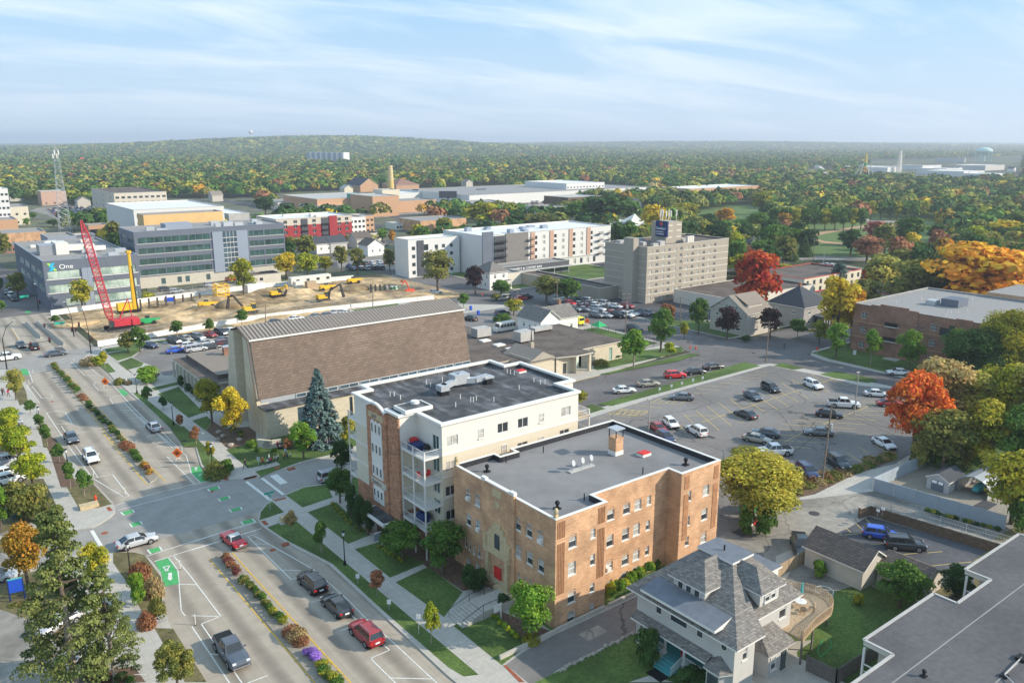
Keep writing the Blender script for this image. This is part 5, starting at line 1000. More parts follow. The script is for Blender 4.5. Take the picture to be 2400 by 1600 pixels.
t=block('slate_office_block','larger five-storey slate office block with long dark window bands',75,133.5,329,352,21.4,'slate_panel','roof_grey2',wy=[(x,z,w_,2.2)for z in(16.9,12.9,8.9,4.9)for x,w_ in((80.7,9),(90,9),(98.8,8),(121.5,6),(129,8))]+[(x,1.0,1.6,2.3)for x in(84,90,93,101)],wx=[(y,z,8,2.2)for z in(16.9,12.9,8.9,4.9)for y in(334.5,345)],style='triple',pane=('glass_band',),frame='slate_light',cap='slate_light',band=[(0,'stone_pale'),(4.2,'slate_panel')])
c=MB()
for z in(16.7,12.7,8.7,4.7):c.box(75.6,103.6,328.8,329,z-.1,z+.16,'roof_pale');c.box(118.2,133,328.8,329,z-.1,z+.16,'roof_pale')
c.box(103.8,107.8,328.6,329,3.6,19.6,'slate_light');c.box(113.4,117.8,328.6,329,3.6,19.6,'slate_light');c.box(107.8,113.4,328.7,329,3.6,19.6,'glass_blue')
for z in range(5,19,2):c.box(107.8,113.4,328.6,328.7,z,z+.2,'white_trim')
for x in(109.2,110.6,112):c.box(x,x+.1,328.62,328.7,3.6,19.6,'white_trim')
c.build('stair_glazing',t);units(t,80,128,333,348,20.9,10,5);c=MB();c.box(88,98,334,341,20.9,23.2,'slate_light');c.build('roof_screen',t)
t=block('site_office','small beige flat-roofed hut in front of the larger slate office block',112,124,312,320,3.6,'beige','roof_brown',wy=[(116,1.2,1.4,1.3)],wx=[(315,1.2,1.2,1.2)])
# red and tan apartment house
t=block('red_apartment_block','five-storey dark red and tan apartment house with balconies',163,206,412,440,15.2,'apt_red','roof_white',wy=[(x,z,2.0,1.7)for z in(1.2,4.2,7.2,10.2,13.2-.6)for x in(168,173.5,184,198.5,203)],style='double',band=[(0,'apt_tan'),(1.0,'apt_red'),(11.6,'apt_tan')])
c=MB()
for x in(178.5,190):c.box(x-1.7,x+1.7,411.6,412,1.5,14.8,'charcoal')
for z in(1.8,4.8,7.8,10.8):
 for x in(178.5,190):c.box(x-1.7,x+1.7,411.2,411.6,z,z+1,'black_metal')
c.box(192.5,197,411.4,412,.2,15.6,'apt_red');c.box(197,206,411.5,411.95,0,15.3,'apt_red')if False else None
c.build('balcony_bay',t);units(t,168,200,416,436,14.7,8,6,'white')
def B(name,label,fn,near,right,back,h_,wm,rm,rows=0,cols=0,cx=0,**k):
 x0,y0=fn(*near,h_);x1=fn(*right,h_)[0]if isinstance(right,tuple)else x0+right;y1=fn(*back,h_)[1]if isinstance(back,tuple)else y0+back
 x1=max(x1,x0+6);y1=max(y1,y0+6);ww_,hh_=k.pop('win',(1.6,1.5));st_=(h_-1.2)/max(rows,1);zs=[.9+st_*i for i in range(rows)]
 return block(name,label,x0,x1,y0,y1,h_,wm,rm,wy=grid(x0,x1,cols,zs,ww_,hh_)if rows*cols else(),wx=grid(y0,y1,cx,zs,ww_,hh_)if rows*cx else(),**k)
B('white_apartment_slab','white modern apartment block with a dark left end behind the slate offices',R1,(1225,755),(1960,700),(1000,690),20,'apt_white','roof_white',5,9,0,win=(2.6,1.6))
B('yellow_building','yellow-walled building rising behind the larger slate office roof',R1,(1315,800),(2050,765),(1260,785),24,'yellow_wall','roof_grey2')
B('pale_condominium','pale condominium with rounded gables among the trees on the left',R1,(1045,600),(1475,575),(985,553),17,'beige','roof_brown',4,9,3,win=(2.6,1.7))
B('cream_building','cream two-storey commercial building at the left edge',R1,(-120,735),(262,722),(180,695),12,'cream','roof_grey2',2,5,0)
B('brick_shop_building','orange brick building with a white gable end at the left edge',R1,(-100,850),(160,838),(120,800),9,'brick_trim','roof_grey2',1,5,0,win=(2.4,1.8))
B('orange_brick_row','long low orange brick row with grey roof at the left edge',R1,(-60,975),(432,955),(400,915),7,'brick_orange','roof_grey2',1,7,0)
B('orange_shop','small orange shop with a dark awning behind the red crane',R1,(810,895),(985,885),(980,870),6,'brick_trim','roof_grey2',1,1,0,win=(9,2.6))
B('mural_building','pink building with a purple mural under the lattice mast',R1,(372,585),(615,580),20,12,'apt_pink','roof_pale',1,3,0)
B('white_tower_block','white tower block cut by the left edge of the photo',R1,(-90,560),(52,550),20,26,'apt_white','roof_white',6,4,2)
B('slate_annex','blue-grey plant building behind the clinic roof',R1,(435,1005),(690,985),(640,955),14,'slate_light','roof_grey2');B('dark_slate_annex','dark blue-grey shed with white roof edge behind the clinic roof',R1,(690,985),(975,1015),(850,960),14,'slate_panel','roof_pale')
B('kiosk_building','brown kiosk with a tan awning beside the left avenue',R1,(20,1080),(150,1075),10,4,'brick_red','tan_light',1,3,0)
B('white_store','wide white-roofed store beyond the pale apartment slab',R1,(1650,735),(2000,710),60,10,'apt_white','roof_white');B('white_store','low white-roofed hall right of the yellow building',R1,(2100,790),(2400,800),60,9,'roof_pale','roof_white')
B('grey_green_apartments','pale green and white four-storey block right of the red apartment house',R2,(820,825),(965,808),(960,770),13,'siding_white','roof_pale',4,5,0);B('brick_end_block','brown brick block joined to the pale green apartments',R2,(967,810),(1060,800),(1050,780),13,'brick_trim','roof_pale',4,3,0)
B('brick_entrance_block','small brown brick block in front of the pale green apartments',R2,(945,910),(1090,900),14,6,'brick_red','roof_white',1,3,0);B('tan_strip_shop','low tan strip of shops below the pale green apartments',R2,(820,985),(1115,955),20,4.5,'tan_light','roof_brown',1,5,0)
B('brick_factory','tall windowless orange brick factory block beside the chimney',R2,(1070,630),(1268,615),(945,605),15,'brick_trim','roof_pale');B('brick_factory_wing','long low orange brick factory wing',R2,(1268,675),(1645,655),(1330,650),9,'brick_trim','roof_grey2')
B('cream_silo_block','cream windowless block in front of the tall yellow chimney',R2,(1160,570),(1300,562),(1130,560),15,'cream','roof_pale');B('green_tank_house','sea green tank building left of the brick factory',R2,(908,610),(1000,605),14,14,'sea_green','sea_green')
B('grey_factory_hall','grey factory hall left of the green tank building',R2,(560,655),(905,590),(640,600),11,'brick_trim','roof_pale');B('white_factory_hall','wide white low hall in front of the green tank building',R2,(590,720),(1000,715),40,6,'beige','roof_white');B('factory_shed','long pale shed with many roof vents',R2,(200,685),(560,660),40,6,'beige','roof_grey2')
B('distribution_hall','long white hall with a green sign band behind the chimney',R2,(1310,600),(1700,590),40,8,'apt_white','roof_white');B('shopping_hall','huge white-walled store with a grey flat roof',R2,(1960,620),(3990,600)if False else 230,120,9,'apt_white','roof_grey2')
B('teal_shop','low blue and red shop beside the dark sign',R2,(1970,680),(2270,670),16,5,'slate_light','roof_grey2');B('red_brick_garage','low red brick garage with grey roof beside the green field',R2,(1510,855),(1915,825),(1560,812),7,'brick_orange','roof_grey2',1,8,0,win=(1.6,.9));B('white_workshop','low white workshop joined to the red brick garage',R2,(1290,880),(1505,890),14,4,'siding_white','roof_pale',1,4,0)
B('medical_centre','white medical building with a stepped roof and dark lower floor',R3,(500,512),(885,500),(660,470),14,'apt_white','roof_white',3,12,0,win=(2,1.4));B('brown_office_block','brown office block with vertical fins in front of the big store',R3,(515,640),(780,620),30,11,'brick_brown','roof_pale',1,9,0,win=(1.2,7));B('grey_garage_hall','grey metal hall among the trees',R3,(300,730),(500,715),22,8,'siding_grey2','roof_grey2')
B('distant_school','far white and brown school building at the edge of the park',R3,(1640,560),(2000,515),40,9,'brick_trim','roof_white')
for i,(near,right,h_,dp,m)in enumerate([((350,412),(580,405),8,40,'apt_white'),((945,360),(1130,350),9,60,'roof_pale'),((1100,365),(1270,362),9,50,'apt_white'),((1420,345),(1640,340),9,60,'apt_white'),((1640,375),(1830,370),10,50,'apt_white'),((1800,400),(2020,392),10,60,'apt_white'),((1810,278),(2500,290),12,80,'roof_pale'),((2000,345),(2260,340),10,60,'siding_grey2'),((2100,425),(2350,420),9,50,'apt_white'),((1400,440),(1580,436),8,40,'siding_grey2'),((690,408),(830,404),7,40,'apt_white')]):
 B('industrial_shed',['low pale shed','grey-roofed shed','white warehouse','long white warehouse','white warehouse','broad bright warehouse','very long pale warehouse','grey warehouse','white shed','dark grey shed','small white shed'][i]+' in the far industrial area, '+['left of the striped water tower','behind the striped water tower','behind the thin white mast','right of the thin white mast','in the middle of the group','below the pale green water tower','behind the pale green water tower','beside the pale green water tower','at the right edge','below the thin white mast','just left of the striped tower legs'][i],R4,near,right,dp,h_,m,'roof_white' if i%3 else 'roof_grey2',group='far industrial buildings')
# long white apartment complex
t=block('white_apartment_complex','long white and grey apartment complex with black balconies, its left wing',169,194,289,300,15.5,'apt_white','roof_white',wy=[(x,z,1.6,1.6)for z in(1.2,4.5,7.8,11.1)for x in(171.5,182.5,186,190)]+[(177,z,3.2,2.6)for z in(1,4.2,7.4,10.6)],pane=('glass','glass'))
t=block('white_apartment_complex','long white and grey apartment complex with black balconies, its long main wing',195,268,274,303,16.7,'apt_white','roof_white',wy=[(x,z,1.5,1.6)for z in(5,8,11,13.7-.4)for x in(202,206,211.5,223.5,228,234.5,239,245.5,250,256)]+[(x,.8,1.6,2.4)for x in range(222,262,4)],pane=('glass','blind'))
c=MB();c.box(207,219,273.6,274,2.5,16.9,'grey_brown');c.box(195,200.5,273.5,274,0,18.2,'slate_panel')
for x in(220.6,231.2,242.3,253):c.box(x,x+2.2,273.7,274,4.5,16.6,'apt_pink')
c.box(220,268,273.75,274,3.9,4.4,'siding_grey2');c.build('cladding',t)
c=MB();c.box(201.2,206.4,273.6,274,3,16.2,'charcoal');c.box(173.2,176.2,288.6,289,.5,15,'charcoal');c.box(195.5,222,273.4,273.6,0,3.2,'glass_band');c.build('dark_bay',t)
for xx in(202.6,205.4,219.8,260.5,266.5):
 for z in(4.4,7.4,10.4,13.4):
  c=MB();c.box(xx-1.6,xx+1.6,272.4,273.6,z,z+.15,'black_metal');c.box(xx-1.6,xx+1.6,272.4,272.45,z+1,z+1.08,'black_metal')
  for k in range(13):c.box(xx-1.6+k*.26,xx-1.55+k*.26,272.4,272.45,z+.15,z+1,'black_metal')
  c.build('balcony',t)
units(t,200,262,280,298,16.2,9,8,'slate_light',1.0)
t=block('coffee_pavilion','low grey pavilion with white lettering in front of the apartment complex',196,232,262,272,5,'charcoal','roof_grey2',wy=[(x,.4,3.4,2.2)for x in range(200,231,5)],pane=('glass_band',));text('BREWERY & COFFEE BAR',1.25,'sign_white',(199.5,261.9,3.4),(pi/2,0,0),parent=t,sx=1.25,depth=.04)
c=MB();c.box(195,233,259.5,262,2.9,3.1,'roof_pale')
for x in(198,206,214,222,230):c.tube((x,259.8,0),(x,259.8,2.9),.12,.12,6,'white_trim')
c.build('canopy',t)
t=block('tan_low_building','low windowless tan building beside the white foursquare house',187.5,196,249,258,5,'tan_light','roof_grey2')
h=house('white_foursquare_house','white two-storey house with grey hipped roof in front of the apartment complex',178.5,187,246,256,6.6,10,'siding_white','shingle_grey',hip=True,wy=[(181,1.2,1,1.5),(181,4.3,1,1.5),(185,4.3,1,1.5)],wx=[(248,4.3,.9,1.5),(252,4.3,.9,1.5),(249,1.3,.9,1.5)])
c=MB();c.box(182.5,187,243.5,245.9,0,.8,'siding_white');c.box(182.2,187.3,243.2,245.9,3.0,3.3,'white_trim','shingle_grey');[c.box(x,x+.2,243.5,243.7,.8,3.0,'white_trim')for x in(182.6,184.6,186.7)];c.build('porch',h)
# ---- hotel
t=block('hotel','eight-storey tan hotel slab with white floor bands and a dark blue sign on the roof',204.8,248,191.6,212,19.5,'tan','roof_brown',wy=[(204.8+2+i*3.05,z,1.15,1.15)for z in[1.0+2.32*k for k in range(8)]for i in range(12)],style='double',pane=('glass','blind'),depth=.12,cap='tan_light',cat='hotel')
c=MB()
for k in range(8):
 z=.55+2.32*k
 if k:c.box(205,219,191.5,191.6,z+.08,z+.3,'tan_light');c.box(223,248,191.5,191.6,z+.08,z+.3,'tan_light')
 c.box(204.7,204.8,192,195.5,z,z+.14,'tan_light');c.box(204.7,204.8,200.5,211.5,z,z+.14,'tan_light')
c.build('floor_band',t);c=MB();c.box(202.3,204.8,195.7,200.2,0,22.3,'tan');c.build('stair_tower',t)
c=MB();c.box(219.8,228,197,204,19,26.5,'tan');
for z in(21,23.2,25.2):c.box(220.5,223,196.9,197,z,z+.4,'tan_light');c.box(225,227.6,196.9,197,z,z+.4,'tan_light')
c.build('penthouse',t);c=MB();c.box(219.2,219.8,196,201.5,21.5,27,'navy');c.tube((219.1,198.8,26),(219.2,198.8,26),.6,.6,14,'hydrant');so_=c.build('sign',t)
for s_,z,q in(('Comfort',24.0,1.25),('Inn & Suites',23.0,.75),('CONFERENCE',22.2,.6)):text(s_,q,'sign_white',(219.08,201.2,z),(pi/2,0,-pi/2),parent=t,depth=.03)
for i,(x,y)in enumerate(((220.5,198),(221,200),(222,202),(223,199),(224,203),(226.5,198.5),(222.5,197.6))):c=MB();c.tube((x,y,26.5),(x,y,30.5),.12,.12,6,'white');c.box(x-.15,x+.15,y-.2,y+.2,28.4,30.6,'white');c.build('antenna',t)
units(t,207,246,196,208,19,9,11,'roof_pale',.9);c=MB();[c.box(228+i*.9,228.7+i*.9,194,195,19,21.4,'white')for i in range(4)];c.build('vent_stack',t)
block('hotel_annex','long low brown-roofed hotel annex left of the tall slab',196,204.6,205,250,4.6,'tan','roof_brown',cap='tan_light');block('hotel_annex','low brown-roofed hotel annex in front of the tall slab',215,262,164,188,4.6,'tan_light','roof_brown',cap='tan_light')
block('motel_wing','long two-storey wing with a red eave right of the red tree',262,300,168,190,6,'cream','roof_brown',cap='red',wy=grid(262,300,9,(.6,3.3),1.6,1.8));block('motel_wing','long red-eaved wing behind the grey hip house',240,300,134,150,6.5,'cream','roof_brown',cap='red',wx=grid(134,150,5,(.6,3.4),1.6,1.8))
# small houses in the middle distance
rr=random.Random(5)
HS=[(R2,560,1160,'white gabled house in front of the red apartment block','siding_white','shingle_dark'),(R2,690,1150,'grey-roofed house between autumn trees','siding_grey2','shingle_dark'),(R2,930,1110,'brown-roofed house beside the small car park','siding_tan','shingle_brown'),(R2,1030,1180,'white gabled house with dark roof beside the small car park','siding_white','shingle_brown'),(R3,2150,1190,'white gabled house behind the hotel','siding_white','shingle_dark'),(R3,2290,1160,'tan house with brown roof behind the hotel','cream','shingle_brown'),(R4,20,1190,'tan house partly behind the red maple','cream','shingle_brown'),(R4,1450,1230,'dark-roofed house behind the orange trees','siding_grey','shingle_dark')]
for fn,px,py,lb,wm,rm in HS:x,y=fn(px,py);house('small_house',lb,x,x+9,y,y+10,5,8.2,wm,rm,'y' if len(lb)%2 else 'x',wy=[(x+2.5,2,1,1.3),(x+6.5,2,1,1.3)],group='houses among the trees')
for i in range(60):
 X,Y=rr.uniform(-.62,.62),rr.uniform(520,1700);X*=Y;x=X*FW[1]+Y*FW[0];y=-X*FW[0]+Y*FW[1]
 if X>100 and Y<1000:continue
 house('distant_house','small pale-roofed house half hidden in the far woods',x,x+10,y,y+11,6,9.5,('siding_white','cream','siding_tan')[i%3],('shingle_dark','roof_pale','shingle_tan')[i%3],'xy'[i%2],group='houses half hidden in the far woods')
# hillside hotel
x,y=R2(500,330);sc_=1;q=R2(840,335);t=thing('hillside_building','long white hillside building with vertical bays below the wooded hill','building',(x,y,0));c=MB();X0_,Y0_=x,y;L_=(Vector(q)-Vector((x,y))).length;d=(Vector(q)-Vector((x,y))).normalized()
for i in range(14):
 p=Vector((x,y))+d*(L_*i/14);e=Vector((x,y))+d*(L_*(i+.8)/14);c.beam((p.x,p.y,14),(e.x,e.y,14),24,30,'apt_white' if i%2 else 'slate_light')
c.build('bay',t)
# brown-roofed church and gabled hall behind the chimney, chimney
x,y=R2(1240,600);t=thing('factory_chimney','tall tapering yellow brick chimney','chimney',(x,y,0));c=MB();ch=hgt(600+1245/3.92,300+600/3.92,300+345/3.92);c.tube((x,y,0),(x,y,ch),4.0,2.4,14,'chim_yellow');c.build('shaft',t)
for k in range(6):c=MB();z=ch*(.5+k*.09);r_=4.0-1.6*z/ch;c.tube((x,y,z),(x,y,z+.8),r_+.12,r_+.1,14,'tan_light');c.build('band',t)
for fn,px,py,ex,lb,m,rm,hh_,zr2 in((R2,1290,575,1480,'brown hip-roofed church behind the chimney','brick_trim','shingle_brown2',6,13),(R2,960,590,1090,'brick hall with a steep dark gable left of the chimney','brick_trim','shingle_dark',7,15)):
 x,y=fn(px,py);x2,y2=fn(ex,py-10);house('church_hall',lb,x,max(x2,x+20),y,y+34,hh_,zr2,m,rm,'y',hip=(px>1200),cat='church')
# masts and water towers
def lattice(mb,x,y,z0,z1,w0,w1,n,m,r=.12):
 P=lambda k,i:(x+(w0+(w1-w0)*k/n)/2*(1,1,-1,-1)[i],y+(w0+(w1-w0)*k/n)/2*(1,-1,-1,1)[i],z0+(z1-z0)*k/n)
 for k in range(n):
  for i in range(4):j=(i+1)%4;mb.tube(P(k,i),P(k+1,i),r,r,4,m,False);mb.tube(P(k,i),P(k+1,j),r*.6,r*.6,3,m,False);mb.tube(P(k,j),P(k+1,i),r*.6,r*.6,3,m,False);mb.tube(P(k+1,i),P(k+1,j),r*.6,r*.6,3,m,False)
x,y=R1(610,1010);t=thing('lattice_mast','tall grey lattice radio mast on the left','mast',(x,y,0));hm=hgt(155,557,350);c=MB();lattice(c,x,y,0,hm,6.5,1.8,16,'galv',.085);c.build('lattice',t);c=MB();[c.box(x-2+i,x-1.4+i,y-1,y+1,hm-5+i%2*2,hm-2.5+i%2*2,'white')for i in range(4)];c.tube((x,y,hm),(x,y,hm+5),.15,.1,5,'galv');c.build('antenna',t)
def px_m(px,py):X,Y=polar(*G(px,py));return 1/(FPX/Y)
x,y=R4(880,500);t=thing('striped_water_tower','corn-shaped yellow and green water tower on thin white legs','water tower',(x,y,0));hw=hgt(1800+880/3.92,300+500/3.92,300+250/3.92);s_=px_m(2024,428);c=MB();c.tube((x,y,hw*.70),(x,y,hw*.98),8*s_*.45,6*s_*.35,10,'corn_yellow');c.ball((x,y,hw*.98),(2.2*s_*.9,2.2*s_*.9,4),'corn_yellow',8,6);c.build('tank',t);c=MB();c.tube((x,y,hw*.62),(x,y,hw*.72),3*s_,4.2*s_,8,'green_paint');c.build('husk',t)
for i in range(6):a=i*pi/3;MB().tube((x+16*cos(a),y+16*sin(a),0),(x+5*cos(a),y+5*sin(a),hw*.68),.9,.7,5,'white').build('leg',t)
x,y=R4(1200,410);t=thing('white_mast','thin white communications mast in the far industrial area','mast',(x,y,0));hw=hgt(1800+1200/3.92,300+410/3.92,300+210/3.92);c=MB();lattice(c,x,y,0,hw,7,3,12,'white',.45);c.build('lattice',t)
x,y=R4(1975,310);t=thing('green_water_tower','pale green water tower on straight legs near the right horizon','water tower',(x,y,0));hw=hgt(1800+1975/3.92,300+310/3.92,300+200/3.92);c=MB();c.ball((x,y,hw*.9),(22,22,10),'mint',14,8);c.tube((x,y,hw*.82),(x,y,hw*.9),20,22,14,'mint');c.build('tank',t);c=MB();c.tube((x,y,0),(x,y,hw*.85),5,5,8,'mint');c.build('riser',t)
for i in range(6):a=i*pi/3;MB().tube((x+20*cos(a),y+20*sin(a),0),(x+20*cos(a),y+20*sin(a),hw*.86),1.2,1.2,5,'mint').build('leg',t)
X_,Y_=-1310,4250;x=X_*FW[1]+Y_*FW[0];y=-X_*FW[0]+Y_*FW[1];t=thing('ball_water_tower','white ball-shaped water tower on the wooded ridge','water tower',(x,y,ghz(x,y)));c=MB();zb_=ghz(x,y);c.tube((x,y,zb_),(x,y,zb_+34),3,3,8,'white');c.build('stem',t);c=MB();c.ball((x,y,zb_+38),(11,11,9),'white',14,8);c.build('tank',t)
# white tent peak, billboard
x,y=R3(1080,960);t=thing('tent_roof','white peaked tent roof behind the apartment complex','tent',(x,y,0));c=MB();pk=(x+4,y,hgt(1200+1080/3.92,300+960/3.92,300+805/3.92)+1)
ring=[(x+15*cos(a),y+15*sin(a),4 if i%2 else 7)for i,a in enumerate([k*pi/5 for k in range(10)])]
for i in range(10):
 a,b=Vector(ring[i]),Vector(ring[(i+1)%10]);P=Vector(pk);m1_=a.lerp(P,.5)+Vector((0,0,-2.5));m2_=b.lerp(P,.5)+Vector((0,0,-2.5));c.poly([a,b,m2_,m1_],'white');c.poly([m1_,m2_,P],'white')
c.build('canopy',t)
x,y=R2(1765,710);t=thing('billboard','dark billboard on a single post near the big store','billboard',(x,y,0));hb_=hgt(600+1765/3.92,300+710/3.92,300+580/3.92);MB().tube((x,y,0),(x,y,hb_-4),.6,.6,8,'black').build('post',t);c=MB();c.beam((x-6,y+5,hb_-3),(x+6,y-5,hb_-3),1,6,'charcoal');c.build('panel',t)
# park lawns, fields, far car parks laid on the ground sheet
sheet('town_ground','town_ground',.0,[Z(R1,(-300,700),(1000,690),(1300,1600),(-300,1600)),Z(R2,(-1000,560),(1700,520),(2400,560),(2400,1300),(-1000,1500)),Z(R3,(0,530),(1200,530),(600,800),(600,1300),(0,1300))])
sheet('park_lawn','park_grass',.02,[Z(R4,(-100,800),(-600,900),(-900,830),(-700,700),(800,700),(2352,740),(2352,900),(1700,1250),(400,1200),(100,1000)),Z(R2,(1100,930),(1230,890),(1480,920),(1350,945)),Z(R4,(700,1150),(1300,1150),(1300,1000),(500,1020)),Z(R3,(1500,950),(1750,800),(2200,700),(2300,850),(1750,960)),Z(R4,(1980,650),(2100,660),(2080,740),(1980,730))])
sheet('ballfield_earth','infield',.03,[Z(R4,(340,975),(560,945),(900,890),(1150,875),(1610,905),(1620,925),(1150,900),(900,910),(560,965),(400,1000),(520,1040),(900,1075),(1300,1065),(1320,1082),(880,1092),(500,1055),(350,1000))])
sheet('far_car_park','asphalt_worn',.025,[Z(R1,(400,720),(1000,715),(1010,860),(600,870),(430,800),(270,760)),Z(R2,(730,1190),(1330,1170),(1330,1300),(760,1290)),Z(R2,(1650,660),(2400,640),(2400,720),(2280,800),(1700,760),(1100,830),(1080,760),(1650,745)),Z(R3,(150,560),(1150,540),(1150,640),(150,600)),Z(R3,(150,670),(520,660),(520,700),(150,720)),Z(R4,(270,1300),(600,1240),(900,1290),(700,1370),(300,1360)),Z(R4,(280,1170),(900,1190),(1400,1230),(1400,1260),(800,1220),(280,1210)),Z(R4,(880,840),(1300,850),(1500,870),(900,870)),Z(R3,(1830,900),(1930,880),(2010,990),(1950,990))])
sheet('far_car_park','concrete_road',.024,[Z(R1,(1280,1560),(1650,1500),(2352,1400),(2352,1560),(1280,1700)),Z(R5,(500,170),(900,180),(1450,130),(1950,100),(1950,130),(480,300))])
# ---------------------------------------------------------------- trees
def leaf_mesh(name,cen,nrm,size,R,hue=None,m='leaf',asp=.75,A=1.0):
 """many small leaf quads: centres, outward directions, sizes (numpy)"""
 n=len(cen);cen=cen*[1,1,A];nrm=nrm/np.maximum(1e-6,np.linalg.norm(nrm,axis=1))[:,None]
 a=R.normal(size=(n,3));u=np.cross(nrm,a);u/=np.maximum(1e-6,np.linalg.norm(u,axis=1))[:,None];v=np.cross(nrm,u)
 s=size[:,None]if hasattr(size,'__len__')else size
 P=np.stack([cen-u*s*.5,cen+v*s*.5*asp,cen+u*s*.5,cen-v*s*.5*asp],1).reshape(-1,3)/[1,1,A]
 me=bpy.data.meshes.new(name);me.vertices.add(4*n);me.vertices.foreach_set('co',P.ravel());me.loops.add(4*n);me.loops.foreach_set('vertex_index',np.arange(4*n,dtype=np.int32))
 me.polygons.add(n);me.polygons.foreach_set('loop_start',np.arange(0,4*n,4,dtype=np.int32));me.update(calc_edges=True)
 if hue is None:hue=R.random((n,3))
 at=me.attributes.new('leaf','FLOAT_VECTOR','FACE');at.data.foreach_set('vector',hue.astype(np.float32).ravel());me.materials.append(M[m]);return me
def crown(kind,n,leaf,seed):
 R=np.random.default_rng(seed);C=[];NN=[];HU=[];SZ=[]
 def shell(c,r,k,flat=1.0):
  d=R.normal(size=(k,3));d/=np.linalg.norm(d,axis=1)[:,None];d[:,2]=np.where(d[:,2]<-.35,-d[:,2]*.5,d[:,2]);rad=R.uniform(.72,1.04,(k,1))
  p=np.array(c)+d*rad*np.array([r[0],r[1],r[2]]);C.append(p);q=d+R.normal(scale=.55,size=(k,3));q[:,2]+=.25;NN.append(q)
  h=np.empty((k,3));h[:,0]=np.clip(R.normal(hb,.17),0,1)if False else np.clip(hb+R.normal(scale=.16,size=k)+.12*d[:,2],0,1);h[:,1]=np.clip(vb+R.normal(scale=.2,size=k),0,1);h[:,2]=R.random(k);HU.append(h);SZ.append(R.uniform(.6,1.25,k)*leaf)
 if kind in('round','oval','wide','loose','shrub','young','column'):
  z0,z1,L_,rl={'round':(.2,1,30,.36),'oval':(.16,1,24,.34),'wide':(.3,1,34,.32),'loose':(.22,1,40,.23),'shrub':(0,1,16,.42),'young':(.3,1,18,.36),'column':(.02,1,22,.4)}[kind]
  for i in range(L_):
   a=R.random()*2*pi;f=(i+.5)/L_;t=f**.8;zz=z0+(z1-z0)*(.16+.74*t)
   e={'column':(1-t**3)**.5*.62,'young':sin(pi*min(1,.25+t*.72))*.66}.get(kind,sqrt(max(.02,1-(2*(.12+.84*t)-1)**2))*.68)
   rr_=e*(R.random()**.4 if i%4 else.3);hb=R.random();vb=.3+.4*R.random();r_=rl*R.uniform(.75,1.2)
   shell((rr_*cos(a),rr_*sin(a),zz),(r_,r_,r_*(z1-z0)*(.5 if kind!='column' else.45)),max(4,int(n/L_)))
 elif kind=='spruce':
  k=46
  for i in range(k):
   t=(i+.5)/k;zz=.03+.95*t;rad=(1-t)**.85;hb=R.random()
   for j in range(max(4,int(15*(1-t)+4))):
    a=R.random()*2*pi;m_=max(3,int(n/(k*11)));f=R.uniform(.35,1,m_)**.6;L2=rad*R.uniform(.8,1.08);vb=.2+.6*R.random()
    p=np.stack([f*L2*np.cos(a)+R.normal(scale=.03,size=m_),f*L2*np.sin(a)+R.normal(scale=.03,size=m_),zz-.05*f*L2+R.normal(scale=.008,size=m_)],1);C.append(p)
    q=np.tile([cos(a)*.5,sin(a)*.5,.8],(m_,1))+R.normal(scale=.4,size=(m_,3));NN.append(q);h=np.empty((m_,3));h[:,0]=np.clip(f*.9+R.normal(scale=.1,size=m_),0,1);h[:,1]=np.clip(vb+R.normal(scale=.15,size=m_),0,1);h[:,2]=R.random(m_);HU.append(h);SZ.append(np.full(m_,leaf)*R.uniform(.7,1.3,m_))
 elif kind=='pine':
  for i in range(150):
   t=R.random()**1.1;zz=.15+.83*t;a=R.random()*2*pi;rad=(1-t*.86)*R.uniform(.3,1.0)**.7;hb=R.random();vb=.25+.5*R.random();r_=R.uniform(.08,.17)*(1.1-.4*t)
   shell((rad*cos(a),rad*sin(a),zz+.02-.05*rad),(r_*1.5,r_*1.5,r_*.2),max(4,n//150))
 elif kind=='grass':
  k=n;a=R.random(k)*2*pi;f=R.random(k)**.5;C.append(np.stack([f*np.cos(a),f*np.sin(a),R.random(k)*.8*(1.1-f*.6)],1));q=np.stack([np.cos(a),np.sin(a),R.uniform(0,.5,k)],1);NN.append(q+R.normal(scale=.3,size=(k,3)));HU.append(R.random((k,3)));SZ.append(np.full(k,leaf))
 return leaf_mesh('crown',np.concatenate(C),np.concatenate(NN),np.concatenate(SZ),R,np.concatenate(HU),'needle' if kind in('spruce','pine')else 'leaf',.42 if kind=='grass' else.75,{'round':2.2,'oval':2.8,'wide':2.0,'loose':2.3,'pine':3.0,'spruce':3.0,'young':3.0,'column':3.6,'shrub':1.4,'grass':1.3}[kind])
def trunk_mesh(kind,seed):
 R=random.Random(seed);c=MB();bk='bark_pale' if kind in('pine','young')else 'bark'
 if kind=='spruce':c.tube((0,0,0),(0,0,.9),.06,.01,6,bk);return c.mesh('trunk')
 if kind=='pine':
  c.tube((0,0,0),(.03,.02,.5),.075,.055,9,bk);c.tube((.03,.02,.5),(0,.0,.93),.05,.01,8,'bark')
  for i in range(14):z=.2+i*.045;a=R.random()*6.28;r=(1-(z-.2)*1.1)*R.uniform(.3,.6);c.tube((0,0,z),(r*cos(a),r*sin(a),z+.01),.009,.003,5,'bark')
  return c.mesh('trunk')
 t0={'shrub':.05,'column':.1,'young':.36}.get(kind,.3);tr={'young':.05,'shrub':.03}.get(kind,.07)
 c.tube((0,0,0),(.01,0,t0),tr,tr*.75,7,bk)
 for i in range(7 if kind!='young' else 4):a=i*2.4+R.random();r=R.uniform(.25,.6);z=R.uniform(.5,.85);m_=(r*.45*cos(a),r*.45*sin(a),(t0+z)/2);c.tube((.01,0,t0*.92),m_,tr*.5,tr*.32,5,bk);c.tube(m_,(r*cos(a),r*sin(a),z),tr*.32,tr*.1,5,bk)
 c.tube((.01,0,t0),(0,0,.82),tr*.7,tr*.15,6,bk);return c.mesh('trunk')
